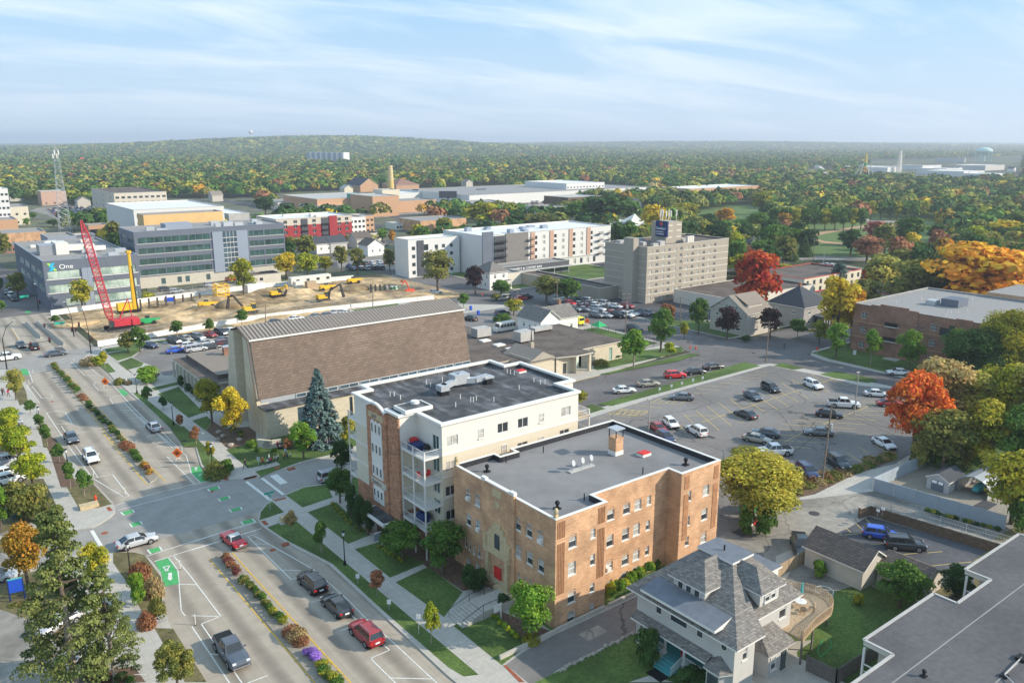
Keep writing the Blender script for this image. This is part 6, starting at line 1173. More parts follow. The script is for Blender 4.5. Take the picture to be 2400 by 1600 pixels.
LOD={'x':(17000,.065),'h':(6500,.115),'m':(2200,.18),'l':(650,.32)};CW={};TW={}
def get_crown(kind,lod,var):
 k=(kind,lod,var)
 if k not in CW:
  n,lf=LOD[lod];f={'spruce':(2.6,.8),'pine':(3.4,.45),'loose':(1.25,.8),'wide':(1.3,.9),'grass':(.16,2.0),'shrub':(.5,1.3),'young':(.5,1.5),'column':(1.2,1.2)}.get(kind,(1,1));CW[k]=crown(kind,int(n*f[0]),lf*f[1],hash_(kind)+var*17+ord(lod))
 return CW[k]
def hash_(s):return sum(ord(c)*(i+3)for i,c in enumerate(s))
PAL={'gold':((.42,.26,.02),(.62,.3,.03)),'green':((.055,.125,.02),(.1,.17,.03)),'bright':((.085,.19,.02),(.16,.26,.03)),'dgreen':((.03,.07,.018),(.055,.105,.025)),'lime':((.2,.27,.02),(.4,.4,.03)),'yellow':((.42,.31,.02),(.56,.44,.04)),'ygold':((.2,.21,.03),(.42,.36,.05)),'ygreen':((.12,.17,.02),(.4,.34,.03)),'orange':((.42,.2,.02),(.55,.3,.03)),'orange_green':((.14,.14,.02),(.5,.24,.03)),'red':((.34,.035,.02),(.5,.1,.03)),'redorange':((.52,.1,.02),(.66,.2,.04)),'rust':((.2,.09,.045),(.34,.16,.08)),'olive':((.1,.125,.03),(.24,.22,.05)),'olive_l':((.17,.185,.04),(.38,.34,.07)),'spruce':((.05,.085,.07),(.14,.21,.2)),'purple':((.025,.014,.016),(.06,.03,.03)),'tan':((.25,.19,.07),(.42,.32,.13)),'pine':((.055,.08,.022),(.16,.18,.05)),'grass_tan':((.22,.17,.07),(.36,.26,.14)),'pink':((.3,.08,.07),(.42,.16,.1)),'violet':((.22,.1,.4),(.35,.2,.55)),'maroon':((.12,.03,.03),(.2,.06,.05))}
NAMES={'spruce':'spruce_tree','pine':'pine_tree','shrub':'shrub','young':'young_tree','column':'columnar_tree','grass':'ornamental_grass'}
TN=[0];TREES=[]
def tree(x,y,ht_,r,kind,pal,label,lod='m',z=0,group=None,name=None):
 TN[0]+=1;var=TN[0]%(3 if lod!='l' else 4);nm=name or NAMES.get(kind,'tree')
 t=thing(nm,label,'shrub' if kind=='shrub' else('plant' if kind=='grass' else 'tree'),(x,y,z),(TN[0]*2.399)%6.28,group);t.scale=(r,r,ht_)
 o=bpy.data.objects.new('crown' if kind not in('shrub','grass')else 'foliage',get_crown(kind,lod,var));COL.objects.link(o);o.parent=t;c1,c2=PAL[pal];j=rnd.uniform(1.0,1.3)*(1 if pal in('spruce','purple','red','redorange','yellow','lime','violet')else 1.12);o.color=(*[v*j for v in c1],1);o['c2']=[v*j for v in c2]+[1.0]
 if kind not in('shrub','grass')or lod=='h' and kind=='shrub':
  k=(kind,var)
  if k not in TW:TW[k]=trunk_mesh(kind,var)
  q=bpy.data.objects.new('trunk',TW[k]);COL.objects.link(q);q.parent=t
 TREES.append((x,y,r));return t
def T(fn,cx,yt,yb,w_,kind,pal,label,lod=None,org=None,k=3.92,hs=1.0,group=None):
 ox,oy=org or ORG[fn];x,y=G(ox+cx/k,oy+yb/k);X,Y=polar(x,y);h_=max(.5,hgt(ox+cx/k,oy+yb/k,oy+yt/k))*hs;r=w_/k/2*Y/FPX*(1.3 if kind in('young','column')else 1.18)
 if lod is None:lod=('x' if r>7.5 and kind in('round','loose','oval','pine')else 'h')if Y<200 else('m' if Y<420 else 'l')
 return tree(x,y,h_,r,kind,pal,label,lod,0,group)
ORG={R1:(0,300),R2:(600,300),R3:(1200,300),R4:(1800,300),R5:(0,650),R6:(500,650),R7:(1000,650),R9:(1800,650),R10:(1800,1000),R11:(1400,1200),R12:(1800,1200),R13:(0,1000),R14:(0,1200),R15:(450,1200),R16:(550,950),R17:(1000,1050),R18:(1000,1200)}
TL=[(R13,260,920,1470,440,'round','orange_green','orange and olive tree left of the tall pine'),(R13,900,1090,1560,300,'round','ygreen','yellow-green tree just right of the tall pine'),(R14,700,-30,1640,900,'pine','pine','tall open pine with a bare trunk in the bottom left corner'),(R14,1060,500,1560,540,'pine','pine','lower pine spreading right of the tall pine'),(R14,1640,1190,1680,440,'loose','olive','olive and reddish tree at the bottom edge beside the parking lane'),(R5,90,1210,1540,290,'wide','lime','lime-yellow tree, farthest of the row beside the left car park'),(R13,190,10,400,340,'wide','lime','lime-yellow tree, middle of the row beside the left car park'),(R13,310,260,590,330,'wide','lime','lime-yellow tree, nearest of the row beside the left car park'),(R13,250,520,880,400,'shrub','olive','wide olive bush below the nearest lime tree'),(R13,20,540,960,200,'oval','bright','bright green tree cut by the left edge'),(R13,430,790,880,130,'shrub','spruce','blue-green shrub at the end of the wide olive bush'),(R13,1290,1180,1400,200,'grass','rust','reddish ornamental grass beside the black lamp'),(R13,1270,1350,1640,190,'shrub','bright','bright green shrub behind the bike lane bed'),(R13,1420,1300,1560,180,'grass','grass_tan','tan ornamental grass beside the green bike box'),(R14,1450,700,960,150,'grass','olive','green grass clump at the narrow end of the bike lane bed'),(R14,1350,860,1060,170,'grass','rust','rusty grass clump beside the bike racks'),(R15,1190,90,390,170,'young','green','young green tree left of the black lamp post'),(R15,1700,540,780,180,'young','rust','young reddish-brown tree between two small signs'),(R15,2200,840,1220,160,'young','lime','young lime-green tree near the entrance steps'),(R15,920,-10,190,130,'young','tan','young tan tree beside the stone block'),(R13,650,330,570,140,'young','green','young green tree in the first mulch ring by the left kerb'),(R13,780,400,650,150,'young','green','young green tree beside the orange hydrant'),(R13,550,160,330,120,'young','green','young green tree beside a lamp on the left verge'),(R5,440,1350,1560,110,'young','green','small green street tree, second from the far lamp'),(R5,365,1260,1400,110,'young','green','small green street tree beside the far lamp'),(R5,285,1130,1260,110,'young','green','small green street tree across from the orange diamond sign'),(R5,150,850,1130,180,'oval','olive_l','yellowish street tree near the left crossing'),(R5,1360,1000,1180,90,'young','green','young tree beside the church driveway'),(R5,1500,1100,1220,100,'young','dgreen','small dark tree beside the church pavement'),(R5,1660,1260,1400,90,'young','rust','small reddish tree next to the church pavement lamp'),(R5,1805,1370,1540,100,'young','rust','thin brownish tree before the church corner'),(R13,1930,140,340,90,'young','ygreen','thin yellow tree behind the corner lamp'),(R13,1990,260,460,220,'grass','olive','large green grass clump at the corner lamp'),(R13,2090,300,440,130,'shrub','green','round green shrub beside the corner bench'),(R5,1180,500,700,170,'oval','olive','left tree of the pair on the lawn by the church car park'),(R5,1290,460,690,190,'oval','green','right tree of the pair on the lawn by the church car park'),(R5,1630,400,560,120,'young','green','round street tree nearest the long white barrier'),(R5,1930,385,530,110,'young','green','second round street tree along the long white barrier'),(R5,2225,300,450,130,'young','green','round street tree left of the church ridge'),(R5,840,700,800,180,'grass','grass_tan','tan grass bed at the traffic signal corner'),(R5,905,720,810,110,'shrub','lime','yellow-green shrub at the traffic signal corner'),(R5,965,680,840,90,'young','ygreen','thin tree behind the far pavement lamp'),(R5,1370,825,960,240,'shrub','bright','broad clipped green hedge island in the church driveway'),(R5,1100,900,980,90,'grass','olive','low grasses left in the driveway island'),(R5,1180,920,985,60,'grass','grass_tan','tan grasses beside the white statue'),(R5,1950,930,1340,280,'oval','ygreen','green and yellow tree in front of the church gable'),(R5,2150,1020,1490,330,'oval','yellow','bright yellow-green tree at the church corner'),(R5,2080,810,960,130,'shrub','bright','green shrub beside the church gable wall'),(R5,1670,905,1010,70,'column','dgreen','dark upright evergreen at the colonnade'),(R5,1730,980,1045,90,'shrub','dgreen','first low dark shrub along the colonnade'),(R5,1790,1030,1090,80,'shrub','dgreen','second low dark shrub along the colonnade'),(R5,1840,1060,1120,70,'shrub','dgreen','third low dark shrub along the colonnade'),(R6,985,830,1520,440,'spruce','spruce','large blue spruce beside the church wall'),(R16,635,165,490,260,'oval','bright','bright green tree beside the church sign'),(R16,160,320,390,130,'shrub','bright','lime shrub left of the church sign'),(R16,490,300,400,90,'shrub','rust','rusty shrub right of the church sign'),(R16,215,385,430,60,'shrub','green','small round shrub at the left foot of the church sign'),(R16,365,390,435,60,'shrub','green','small round shrub at the right foot of the church sign'),(R6,1250,1270,1420,150,'shrub','olive_l','yellowish shrub between spruce and white building'),(R16,1020,230,330,130,'shrub','ygreen','yellow-green shrub under the spruce'),(R16,990,330,640,210,'oval','dgreen','dark green tree by the side street corner of the white building'),(R16,970,580,900,270,'oval','green','green tree at the street corner of the white building'),(R16,1090,740,1110,130,'column','dgreen','first dark evergreen left of the entrance canopy'),(R16,1150,830,1160,130,'column','dgreen','second dark evergreen left of the entrance canopy'),(R16,1225,880,1190,130,'column','dgreen','dark evergreen nearest the entrance canopy'),(R16,1545,1080,1420,370,'round','green','round green tree right of the entrance canopy'),(R16,1910,1085,1550,430,'round','green','bushy green tree at the left front of the brick house'),(R16,1380,1130,1300,90,'column','dgreen','narrow evergreen beside the blue banner sign'),(R17,430,1090,1330,260,'shrub','dgreen','dark yew bush left of the red door'),(R18,700,755,880,150,'shrub','dgreen','dark yew bush right of the entrance steps'),(R18,970,665,1190,530,'round','bright','large bright green tree at the brick house corner'),(R18,960,1080,1200,170,'grass','ygreen','yellow-green plants below the bright green tree'),(R11,450,1080,1420,300,'shrub','dgreen','dark clipped bush left of the teal porch steps'),(R11,870,1440,1640,330,'shrub','dgreen','dark clipped bush right of the teal porch steps'),(R12,1200,480,880,500,'round','green','round green shrub tree behind the smaller garage'),(R12,1700,500,830,330,'oval','dgreen','dark evergreen by the flat roofed block'),(R12,470,440,600,150,'shrub','bright','bright climber at the fence corner by the garage'),(R12,830,750,860,110,'shrub','ygreen','small yellow plants by the garage steps'),(R9,620,0,620,430,'oval','yellow','yellow and orange tree beside the red brick apartments'),(R9,760,100,620,260,'loose','orange','orange-brown tree touching the red brick apartments'),(R9,620,420,745,210,'oval','bright','first bright green street tree before the red brick apartments'),(R9,940,490,810,190,'young','bright','second bright green street tree before the red brick apartments'),(R9,1290,490,870,250,'oval','bright','third bright green street tree before the red brick apartments'),(R9,1690,480,900,230,'oval','green','fourth street tree before the red brick apartments, by the dark tree'),(R9,270,385,560,180,'young','green','small spreading tree by the corner driveway'),(R9,465,395,620,190,'oval','ygreen','yellow-green tree behind the stop sign'),(R9,1880,500,1080,560,'round','dgreen','very dark green tree at the end of the red brick apartments'),(R9,2190,320,1050,620,'round','ygreen','green tree with orange tips at the right edge'),(R9,1540,750,1560,640,'round','tan','pale tan tree behind the orange-red maple'),(R9,1330,890,1640,560,'round','redorange','orange-red maple at the edge of the car park'),(R9,1830,880,1560,560,'round','olive_l','olive-yellow tree right of the orange-red maple'),(R9,2120,800,1560,520,'round','ygreen','fresh green and yellow tree behind the olive-yellow one'),(R9,2390,760,1650,560,'round','olive_l','olive tree cut by the right edge, behind'),(R9,1600,1230,1780,560,'round','olive','green-olive tree over the metal sheet fence'),(R9,1960,1150,1790,560,'oval','ygreen','yellow-green tree directly over the grey shed'),(R9,2270,1200,1840,520,'round','green','green tree over the carport, right of the shed'),(R10,2230,250,900,600,'round','ygreen','green and yellow tree over the carport'),(R10,2330,640,980,300,'shrub','green','green bushes at the right edge below the trees'),(R7,1100,-40+30,235,270,'round','olive','left of two dense trees before the hotel annex'),(R7,1290,10,240,260,'round','green','right of two dense trees before the hotel annex'),(R7,690,40,170,180,'round','green','small round tree by the coffee pavilion'),(R7,800,200,350,180,'oval','ygreen','yellow-green tree left of the small white house'),(R7,340,150,290,120,'young','green','small tree beyond the church ridge'),(R7,1900,490,830,250,'young','bright','bright green street tree by the parish hall lawn'),(R7,2150,290,690,260,'oval','green','taller green tree beyond the parish hall lawn'),(R7,2230,600,740,120,'young','lime','little lime-green tree by the parish hall lawn'),(R7,1600,730,810,140,'grass','olive','grasses at the end of the parish hall'),(R7,1740,700,740,130,'shrub','dgreen','low hedge along the parish hall wall'),(R7,1420,1040,1200,110,'young','ygreen','small yellow-green tree at the white building far end'),(R7,700,340,410,190,'shrub','green','clipped hedge before the small white house'),(R7,2200,250,400,170,'shrub','rust','reddish bush at the hotel car park edge'),(R7,640,150,210,100,'shrub','olive','olive bush at the hotel car park entrance'),(R3,2230,1150,1740,440,'round','red','bright red maple right of the hotel'),(R3,2050,960,1320,160,'oval','lime','tall lime-yellow tree at the right end of the hotel'),(R3,850,640,900,420,'round','dgreen','huge dark green tree left of the white tent roof'),(R3,620,680,900,270,'round','green','green tree left of the huge dark green tree'),(R3,430,730,910,210,'round','dgreen','dark tree above the apartment complex'),(R3,1290,710,1000,270,'round','yellow','yellow tree right of the white tent roof'),(R3,1080,680,880,230,'round','green','green tree behind the white tent roof'),(R3,1250,860,1010,170,'round','yellow','yellow tree behind the hotel sign'),(R3,1600,690,880,230,'round','ygreen','yellow-green tree right of the roof antennas'),(R3,1960,740,930,190,'round','orange','orange tree beside the park road'),(R3,2290,600,800,190,'round','ygreen','yellow-topped tree at the park edge, upper'),(R3,2260,780,1010,240,'round','green','dense green tree at the park edge, lower'),(R3,1800,790,960,160,'round','dgreen','dark tree beside the park road'),(R3,1200,900,1000,150,'round','yellow','low yellow tree at the foot of the white tent roof'),(R3,60,790,920,150,'round','dgreen','dark tree behind the white wing roof, left'),(R3,290,780,920,250,'round','olive','olive tree behind the white wing roof'),(R3,160,790,920,160,'round','olive','middle olive tree behind the white wing roof'),(R2,2090,690,910,340,'round','ygreen','big yellow-green tree behind the apartment complex'),(R2,1730,830,960,160,'round','ygreen','yellow-green tree before the red brick garage'),(R2,1670,1130,1490,310,'oval','olive','tall olive-green tree left of the white foursquare house'),(R2,2015,1270,1530,180,'round','purple','dark reddish tree before the white foursquare house'),(R2,2250,1400,1540,170,'round','green','round green tree at the crossing before the tan building'),(R2,280,1145,1390,230,'round','yellow','bright yellow tree, left of three beyond the building site'),(R2,480,1150,1380,230,'round','lime','yellow and green tree, middle of three beyond the building site'),(R2,640,1180,1330,160,'round','ygreen','yellow-green tree, right of three beyond the building site'),(R2,335,1000,1170,160,'oval','olive','dark olive tree before the red apartment block, left'),(R2,480,1030,1170,150,'oval','olive','dark olive tree before the red apartment block, right'),(R2,790,1080,1320,170,'loose','olive','thin olive tree left by the crowded small car park'),(R2,935,1100,1350,170,'loose','olive','thin olive tree right by the crowded small car park'),(R2,1230,1110,1320,150,'oval','olive','dark green-brown tree at the corner before the white wing'),(R2,1160,930,1050,110,'round','bright','round bright green tree by the tan shop strip'),(R2,850,980,1060,80,'round','ygreen','small tree at the end of the red apartment block'),(R2,1050,980,1060,160,'round','olive_l','pale yellowish tree before the tan shop strip'),(R2,1250,940,1050,60,'column','orange','narrow orange tree by the green square'),(R2,90,640,800,210,'round','dgreen','dark round tree beyond the white store'),(R2,1440,940,1010,120,'round','green','green tree near the white workshop'),(R2,1870,860,910,130,'round','dgreen','dark low tree beside the big yellow-green tree'),(R2,1800,700,780,110,'round','rust','brown tree under the dark billboard'),(R2,2110,600,660,130,'round','ygreen','yellowish tree before the huge store'),(R1,2240,1200,1540,240,'oval','ygreen','yellow-green tree before the larger slate office block'),(R1,760,1400,1680,210,'oval','ygreen','yellow-green tree before the One sign building'),(R1,170,1330,1560,190,'oval','olive','tree along the left avenue by the clinic wall'),(R1,300,780,840,100,'round','green','tree beside the cream building'),(R1,490,840,910,110,'round','dgreen','dark tree before the crowded far car park'),(R1,250,830,910,70,'round','bright','green tree behind the orange brick row'),(R1,10,1380,1500,90,'oval','green','small tree left of the far avenue'),(R5,20,210,320,90,'oval','green','tree at the far left crossing'),(R1,1330,1480,1560,160,'grass','ygreen','wild shrubs below the site barrier'),(R5,510,350,440,100,'young','green','sapling at the corner of the building site'),(R4,1900,1075,1760,930,'round','gold','very large orange and gold tree behind the red brick apartments'),(R4,2270,1140,1700,460,'round','redorange','red-orange tree right of the very large gold tree'),(R4,1330,1230,1700,520,'round','olive','broad olive tree left of the very large gold tree'),(R4,1050,1170,1560,380,'round','olive_l','yellow-olive tree above the broad olive tree'),(R4,880,1400,1720,350,'round','olive','low olive tree beside the yellow tree'),(R4,1560,1350,1720,350,'round','dgreen','darker tree between olive and gold trees'),(R4,650,1240,1470,160,'round','spruce','grey-green tree by the motel car park'),(R4,985,865,1080,230,'round','pink','pinkish-red tree on the ballfield edge, behind'),(R4,905,1000,1230,290,'round','rust','rusty and green tree on the ballfield edge, in front'),(R4,1290,820,1130,290,'round','green','big green tree standing on the ballfield'),(R4,695,950,1080,120,'round','green','small green tree on the ballfield'),(R4,1390,1040,1220,150,'round','olive','olive tree at the ballfield road'),(R4,205,980,1220,150,'spruce','dgreen','dark conifer beside the pale house'),(R4,330,980,1180,150,'spruce','dgreen','second dark conifer beside the pale house'),(R4,130,1250,1340,190,'round','ygreen','yellow-green tree above the motel wing'),(R4,280,880,1010,110,'column','bright','bright cone-shaped tree at the park corner'),(R4,1900,900,1130,190,'round','lime','lime tree at the right side of the park'),(R4,2150,860,1100,300,'round','yellow','golden tree at the right side of the park'),(R4,2330,880,1120,220,'round','ygreen','yellow-green tree at the right edge beyond the park'),(R4,1750,970,1160,280,'round','tan','tan-grey tree right of the ballfield'),(R4,1600,1060,1230,280,'round','lime','lime-green tree at the ballfield corner'),(R4,2200,1040,1240,380,'round','olive','long olive thicket behind the gold tree'),(R4,1400,1140,1260,200,'round','green','green tree behind the dark-roofed house'),]
for a in TL:T(*a)
RZ=reg(1600,660,5.88);ORG[RZ]=(1600,660)
for a in((RZ,610,365,790,330,'round','purple','dark copper tree left of the tan house corner'),(RZ,1200,370,775,340,'round','purple','dark copper tree between the tan house and the grey hip house'),(RZ,215,240,720,290,'round','green','tall green tree left of the tan house'),(RZ,870,740,830,120,'shrub','dgreen','dark shrub at the foot of the tan house'),(RZ,20,560,800,140,'round','ygreen','yellow-green tree beside the avenue pole')):T(*a,k=5.88)
def row(fn,xs,yt,yb,w_,pal,label,grp,kind='round'):
 for i,x in enumerate(xs):T(fn,x,yt+(i*37%17),yb,w_,kind,pal[i%len(pal)],label,group=grp)
row(R4,(60,160,250,340,425,520,610,690,770,850),735,940,130,('green','green','ygreen'),'green tree in the front row along the park field','front row of park trees')
row(R4,(940,1030,1120,1180,1260,1340,1420),672,845,120,('ygreen','green','green'),'yellow-tipped tree in the rear row along the park field','rear row of park trees')
row(R4,(1640,1720,1800,1900,1990,2080,2170,2260,2340),770,930,140,('ygreen','green','lime'),'yellow-green tree in the right row beyond the park field','right row of park trees')
row(R9,(1480,1380,1590,1690,1800,1900),1500,1750,190,('dgreen','olive','green'),'low dark undergrowth behind the metal sheet fence','undergrowth behind the metal fence','shrub')
T(R4,1560,705,830,150,'round','orange','orange tree at the end of the rear park row');T(R4,130,780,960,150,'oval','orange_green','orange-edged tree at the near end of the front park row')
# the yellow tree behind the brick house
x,y=95.5,66.8;tree(x,y,10.3,8.6,'round','ygold','large yellow-green tree behind the brick house at the car park','x');tree(93,62.6,4.2,2.0,'shrub','green','dense vine-covered bush behind the brick house','h');tree(91.3,64.4,3.6,1.6,'shrub','green','smaller vine-covered bush against the brick house rear','h')
# clipped shrubs and rows of planting, each clump one plant
def clumps(fn,pts,n,r0,hh_,pals,kind,label,grp,lod='m',jit=.4):
 P_=[fn(*p)for p in pts];seg=[(Vector(a),Vector(b))for a,b in zip(P_[:-1],P_[1:])];tot=sum((b-a).length for a,b in seg)
 for i in range(n):
  d=tot*(i+.5)/n
  for a,b in seg:
   l=(b-a).length
   if d<=l:break
   d-=l
  p=a+(b-a)*min(1,d/l);tree(p.x+rnd.uniform(-jit,jit),p.y+rnd.uniform(-jit,jit),hh_*rnd.uniform(.75,1.25),r0*rnd.uniform(.8,1.2),kind,pals[i%len(pals)],label,lod,.13,grp)
clumps(R15,[(310,430),(430,600)],5,.75,.9,['rust','maroon','rust'],'shrub','reddish shrub at the head of the near median','reddish median shrubs','m',.15)
clumps(R15,[(460,620),(650,830)],7,.7,.8,['green','olive'],'shrub','green shrub in the near median behind the reddish ones','green median shrubs','m',.2)
clumps(R15,[(670,850),(860,1040)],6,.7,.8,['olive','green','ygreen'],'shrub','olive shrub in the middle of the near median','olive median shrubs','m',.2)
clumps(R15,[(900,1110),(1020,1230)],3,1.15,1.5,['rust','grass_tan'],'grass','tall pinkish-brown grass in the near median','tall median grasses','h',.1)
clumps(R15,[(1060,1300),(1150,1370)],3,.95,.9,['violet'],'shrub','purple flowering clump in the near median','purple median flowers','h',.1)
clumps(R15,[(1170,1420),(1330,1600)],6,.8,.8,['ygreen','green'],'shrub','yellow-green shrub at the bottom of the near median','yellow median shrubs','m',.2)
clumps(R13,[(1390,450),(1310,370)],3,.8,.9,['orange_green','rust'],'shrub','orange-tinged shrub at the near end of the far median','orange far median shrubs','m',.15)
clumps(R13,[(1290,340),(1210,240)],4,.85,.9,['green'],'shrub','green shrub in the far median before the reddish grass','green far median shrubs','m',.15);clumps(R13,[(1210,230),(1140,170)],3,1.1,1.2,['rust'],'grass','reddish grass clump in the far median','reddish far median grass','m',.1)
clumps(R5,[(1150,1540),(980,1350),(800,1170)],13,.85,.95,['green','olive','dgreen'],'shrub','green shrub along the middle of the far median','middle far median shrubs','m',.2);clumps(R5,[(790,1140),(740,1090)],2,1.1,1.2,['rust'],'grass','reddish grass in the upper far median','upper median grass','m',.1);clumps(R5,[(720,1070),(620,960),(480,810)],12,.9,1.0,['green','olive'],'shrub','green shrub at the far end of the far median','upper far median shrubs','m',.2)
clumps(R8,[(1530,1180),(1650,1120),(1850,1060),(1960,1040)],15,1.4,1.3,['olive','rust','grass_tan','olive'],'grass','wild rusty weeds on the island below the leaning pole','weeds on the car park island','m',.8)
clumps(R8,[(1980,1020),(2150,950),(2330,890)],12,1.2,1.2,['olive','green','grass_tan'],'grass','green weeds along the car park edge by the path','weeds along the car park edge','m',.7)
clumps(R17,[(1660,1390),(1780,1310),(1900,1230),(2000,1160),(2110,1100)],15,.8,1.5,['bright','lime','green'],'shrub','leafy yellow-green shrub along the sunny foot of the brick house','foundation shrubs of the brick house','h',.25)
clumps(R10,[(1430,780),(1700,860),(2130,960)],12,.6,.6,['green','ygreen','dgreen'],'shrub','low green weeds at the foot of the metal sheet fence','weeds at the metal fence','m',.2)
clumps(R13,[(30,800),(250,850),(450,800)],9,.9,.9,['spruce','green','olive'],'shrub','low mixed shrubs below the wide olive bush','mixed bed shrubs','m',.7)
clumps(R16,[(880,900),(1050,1090),(1200,1160)],9,.4,.4,['ygreen','lime'],'shrub','small yellow-green edging plant left of the entrance canopy','edging plants by the canopy','m',.1);clumps(R15,[(1710,320),(1950,480)],7,.4,.4,['ygreen','lime'],'shrub','small yellow-green edging plant right of the blue banner sign','edging plants by the banner','m',.1);clumps(R18,[(600,960),(830,1180)],7,.45,.5,['lime','bright'],'shrub','small lime edging plant on the lawn by the entrance steps','edging plants by the steps','m',.1)
clumps(R6,[(60,1340),(300,1480)],6,.7,.7,['green','olive_l'],'shrub','low shrub in the bed before the church corner','church corner shrubs','m',.5);clumps(R14,[(800,1540),(1250,1560)],7,.8,.8,['green','maroon'],'shrub','low shrub in the mulch at the bottom left','bottom left mulch shrubs','m',.4);clumps(R14,[(100,880),(390,800)],6,.6,.6,['olive','grass_tan'],'grass','low grass in the bed below the blue sign','grass below the blue sign','m',.3)
# ---------------------------------------------------------------- vehicles
KD={'sedan':(4.75,.91,(-1.42,1.38),.33,[(-2.37,.62),(-2.3,.9),(-1.5,.98),(-.5,.95),(.8,.93),(1.6,.86),(2.2,.72),(2.37,.52)],(-1.95,-1.05,.3,1.15,.95,1.44)),'suv':(4.65,.94,(-1.38,1.36),.37,[(-2.32,.6),(-2.28,1.05),(-1.6,1.12),(-.4,1.1),(.9,1.08),(1.7,1.02),(2.2,.88),(2.32,.6)],(-2.25,-1.95,.35,1.1,1.09,1.7)),'hatch':(4.2,.88,(-1.3,1.25),.33,[(-2.1,.55),(-2.06,.95),(-1.4,1.0),(-.4,.98),(.8,.96),(1.5,.9),(1.98,.74),(2.1,.5)],(-2.0,-1.6,.3,1.15,.98,1.52)),'pickup':(5.75,1.0,(-1.75,1.75),.42,[(-2.87,.7),(-2.85,1.16),(-1.2,1.18),(-.6,1.2),(1.1,1.2),(1.9,1.16),(2.7,1.05),(2.87,.7)],(-.95,-.72,.65,1.25,1.2,1.9)),'van':(5.1,.98,(-1.5,1.55),.36,[(-2.55,.6),(-2.5,1.1),(-1.6,1.14),(-.4,1.12),(1.2,1.1),(1.9,1.0),(2.4,.82),(2.55,.55)],(-2.5,-2.3,.5,1.6,1.1,1.8)),'classic':(4.7,.9,(-1.45,1.35),.34,[(-2.35,.5),(-2.3,.82),(-1.7,.98),(-.6,.94),(.7,.95),(1.5,.96),(2.2,.86),(2.35,.5)],(-1.25,-.8,.1,.55,.93,1.42))}
def car_parts(kind):
 L_,w_,wb,wr,top,g=KD[kind];P={}
 b=MB();st=[(x,z,w_*(1 if abs(x)<L_*.36 else(.93 if abs(x)<L_*.475 else.8)))for x,z in top];ring=[]
 for x,z,w2 in st:
  zb=.28 if abs(x)<L_*.47 else.36;ring.append([(x,-w2*.62,zb),(x,-w2*.95,zb+.03),(x,-w2,zb+.22),(x,-w2*.985,z-.16),(x,-w2*.9,z-.02),(x,-w2*.5,z+.035),(x,w2*.5,z+.035),(x,w2*.9,z-.02),(x,w2*.985,z-.16),(x,w2,zb+.22),(x,w2*.95,zb+.03),(x,w2*.62,zb)])
 for A,B_ in zip(ring[:-1],ring[1:]):
  for i in range(12):j=(i+1)%12;b.poly([A[i],B_[i],B_[j],A[j]],'paint')
 b.poly(ring[0],'paint');b.poly(ring[-1][::-1],'paint')
 rb,rt,ft,fb,zb,zr=g;wl,wt=w_*.9,w_*.7
 B4=[(rb,-wl,zb-.03),(fb,-wl,zb-.03),(fb,wl,zb-.03),(rb,wl,zb-.03)];T4=[(rt,-wt,zr-.05),(ft,-wt,zr-.05),(ft,wt,zr-.05),(rt,wt,zr-.05)]
 top_m='white_trim' if kind=='classic' else 'paint'
 for i in range(4):j=(i+1)%4;b.poly([B4[i],B4[j],T4[j],T4[i]],top_m)
 U4=[(rt+.15,-wt*.86,zr),(ft-.15,-wt*.86,zr),(ft-.15,wt*.86,zr),(rt+.15,wt*.86,zr)]
 for i in range(4):j=(i+1)%4;b.poly([T4[i],T4[j],U4[j],U4[i]],top_m)
 b.poly(U4,top_m)
 for s in(-1,1):b.box(fb-.45,fb-.28,s*(w_+.0)-.02 if s>0 else-w_-.16,s*w_+.16 if s>0 else-w_+.02,zb,zb+.13,'paint')
 if kind in('suv','van'):
  for s in(-1,1):b.box(rt+.2,ft-.2,s*wt*.8-.02,s*wt*.8+.02,zr+.02,zr+.06,'metal')
 for x in wb:
  for s in(-1,1):y0,y1=sorted((s*(w_-.28),s*(w_+.006)));b.tube((x,y0,wr*.98),(x,y1,wr*.98),wr*1.16,wr*1.16,14,'black')
 b.box(-L_*.47,L_*.47,-w_*.96,w_*.96,.2,.3,'black');b.box(L_/2-.06,L_/2+.03,-w_*.6,w_*.6,.36,.6,'black');
 if kind in('pickup','classic'):b.box(L_/2-.02,L_/2+.08,-w_*.8,w_*.8,.4,.56,'chrome');b.box(-L_/2-.08,-L_/2+.02,-w_*.8,w_*.8,.4,.56,'chrome')
 if kind=='pickup':b.box(-2.7,-1.05,-.82,.82,1.21,1.235,'black')
 b.box(-L_/2-.03,-L_/2+.02,-.24,.24,.62,.76,'sign_white');P['body']=b
 def pane(pts):q=MB();q.poly(pts,'car_glass');return q
 def lerp(a,c,t):return tuple(a[i]+(c[i]-a[i])*t for i in range(3))
 def inset(a,bb,c,d,o,m0=.06,m1=.06,t0=.08,t1=.92):
  e=[lerp(lerp(a,bb,m0),lerp(d,c,m0),t0),lerp(lerp(a,bb,1-m1),lerp(d,c,1-m1),t0),lerp(lerp(a,bb,1-m1),lerp(d,c,1-m1),t1),lerp(lerp(a,bb,m0),lerp(d,c,m0),t1)];return[tuple(p[i]+o[i]for i in range(3))for p in e]
 P['windscreen']=pane(inset(B4[1],B4[2],T4[2],T4[1],(.018,0,.012)));P['rear_window']=pane(inset(B4[3],B4[0],T4[0],T4[3],(-.018,0,.012)))
 for s,(a,c,d,e)in((-1,(B4[0],B4[1],T4[1],T4[0])),(1,(B4[2],B4[3],T4[3],T4[2]))):
  q=MB();n=3 if kind in('suv','van')else 2
  for i in range(n):f0,f1=i/n,(i+1)/n;q.poly(inset(lerp(a,c,f0),lerp(a,c,f1),lerp(e,d,f1),lerp(e,d,f0),(0,s*.018,.006),.05,.05,.1,.9),'car_glass')
  P['side_window'+str(s)]=q
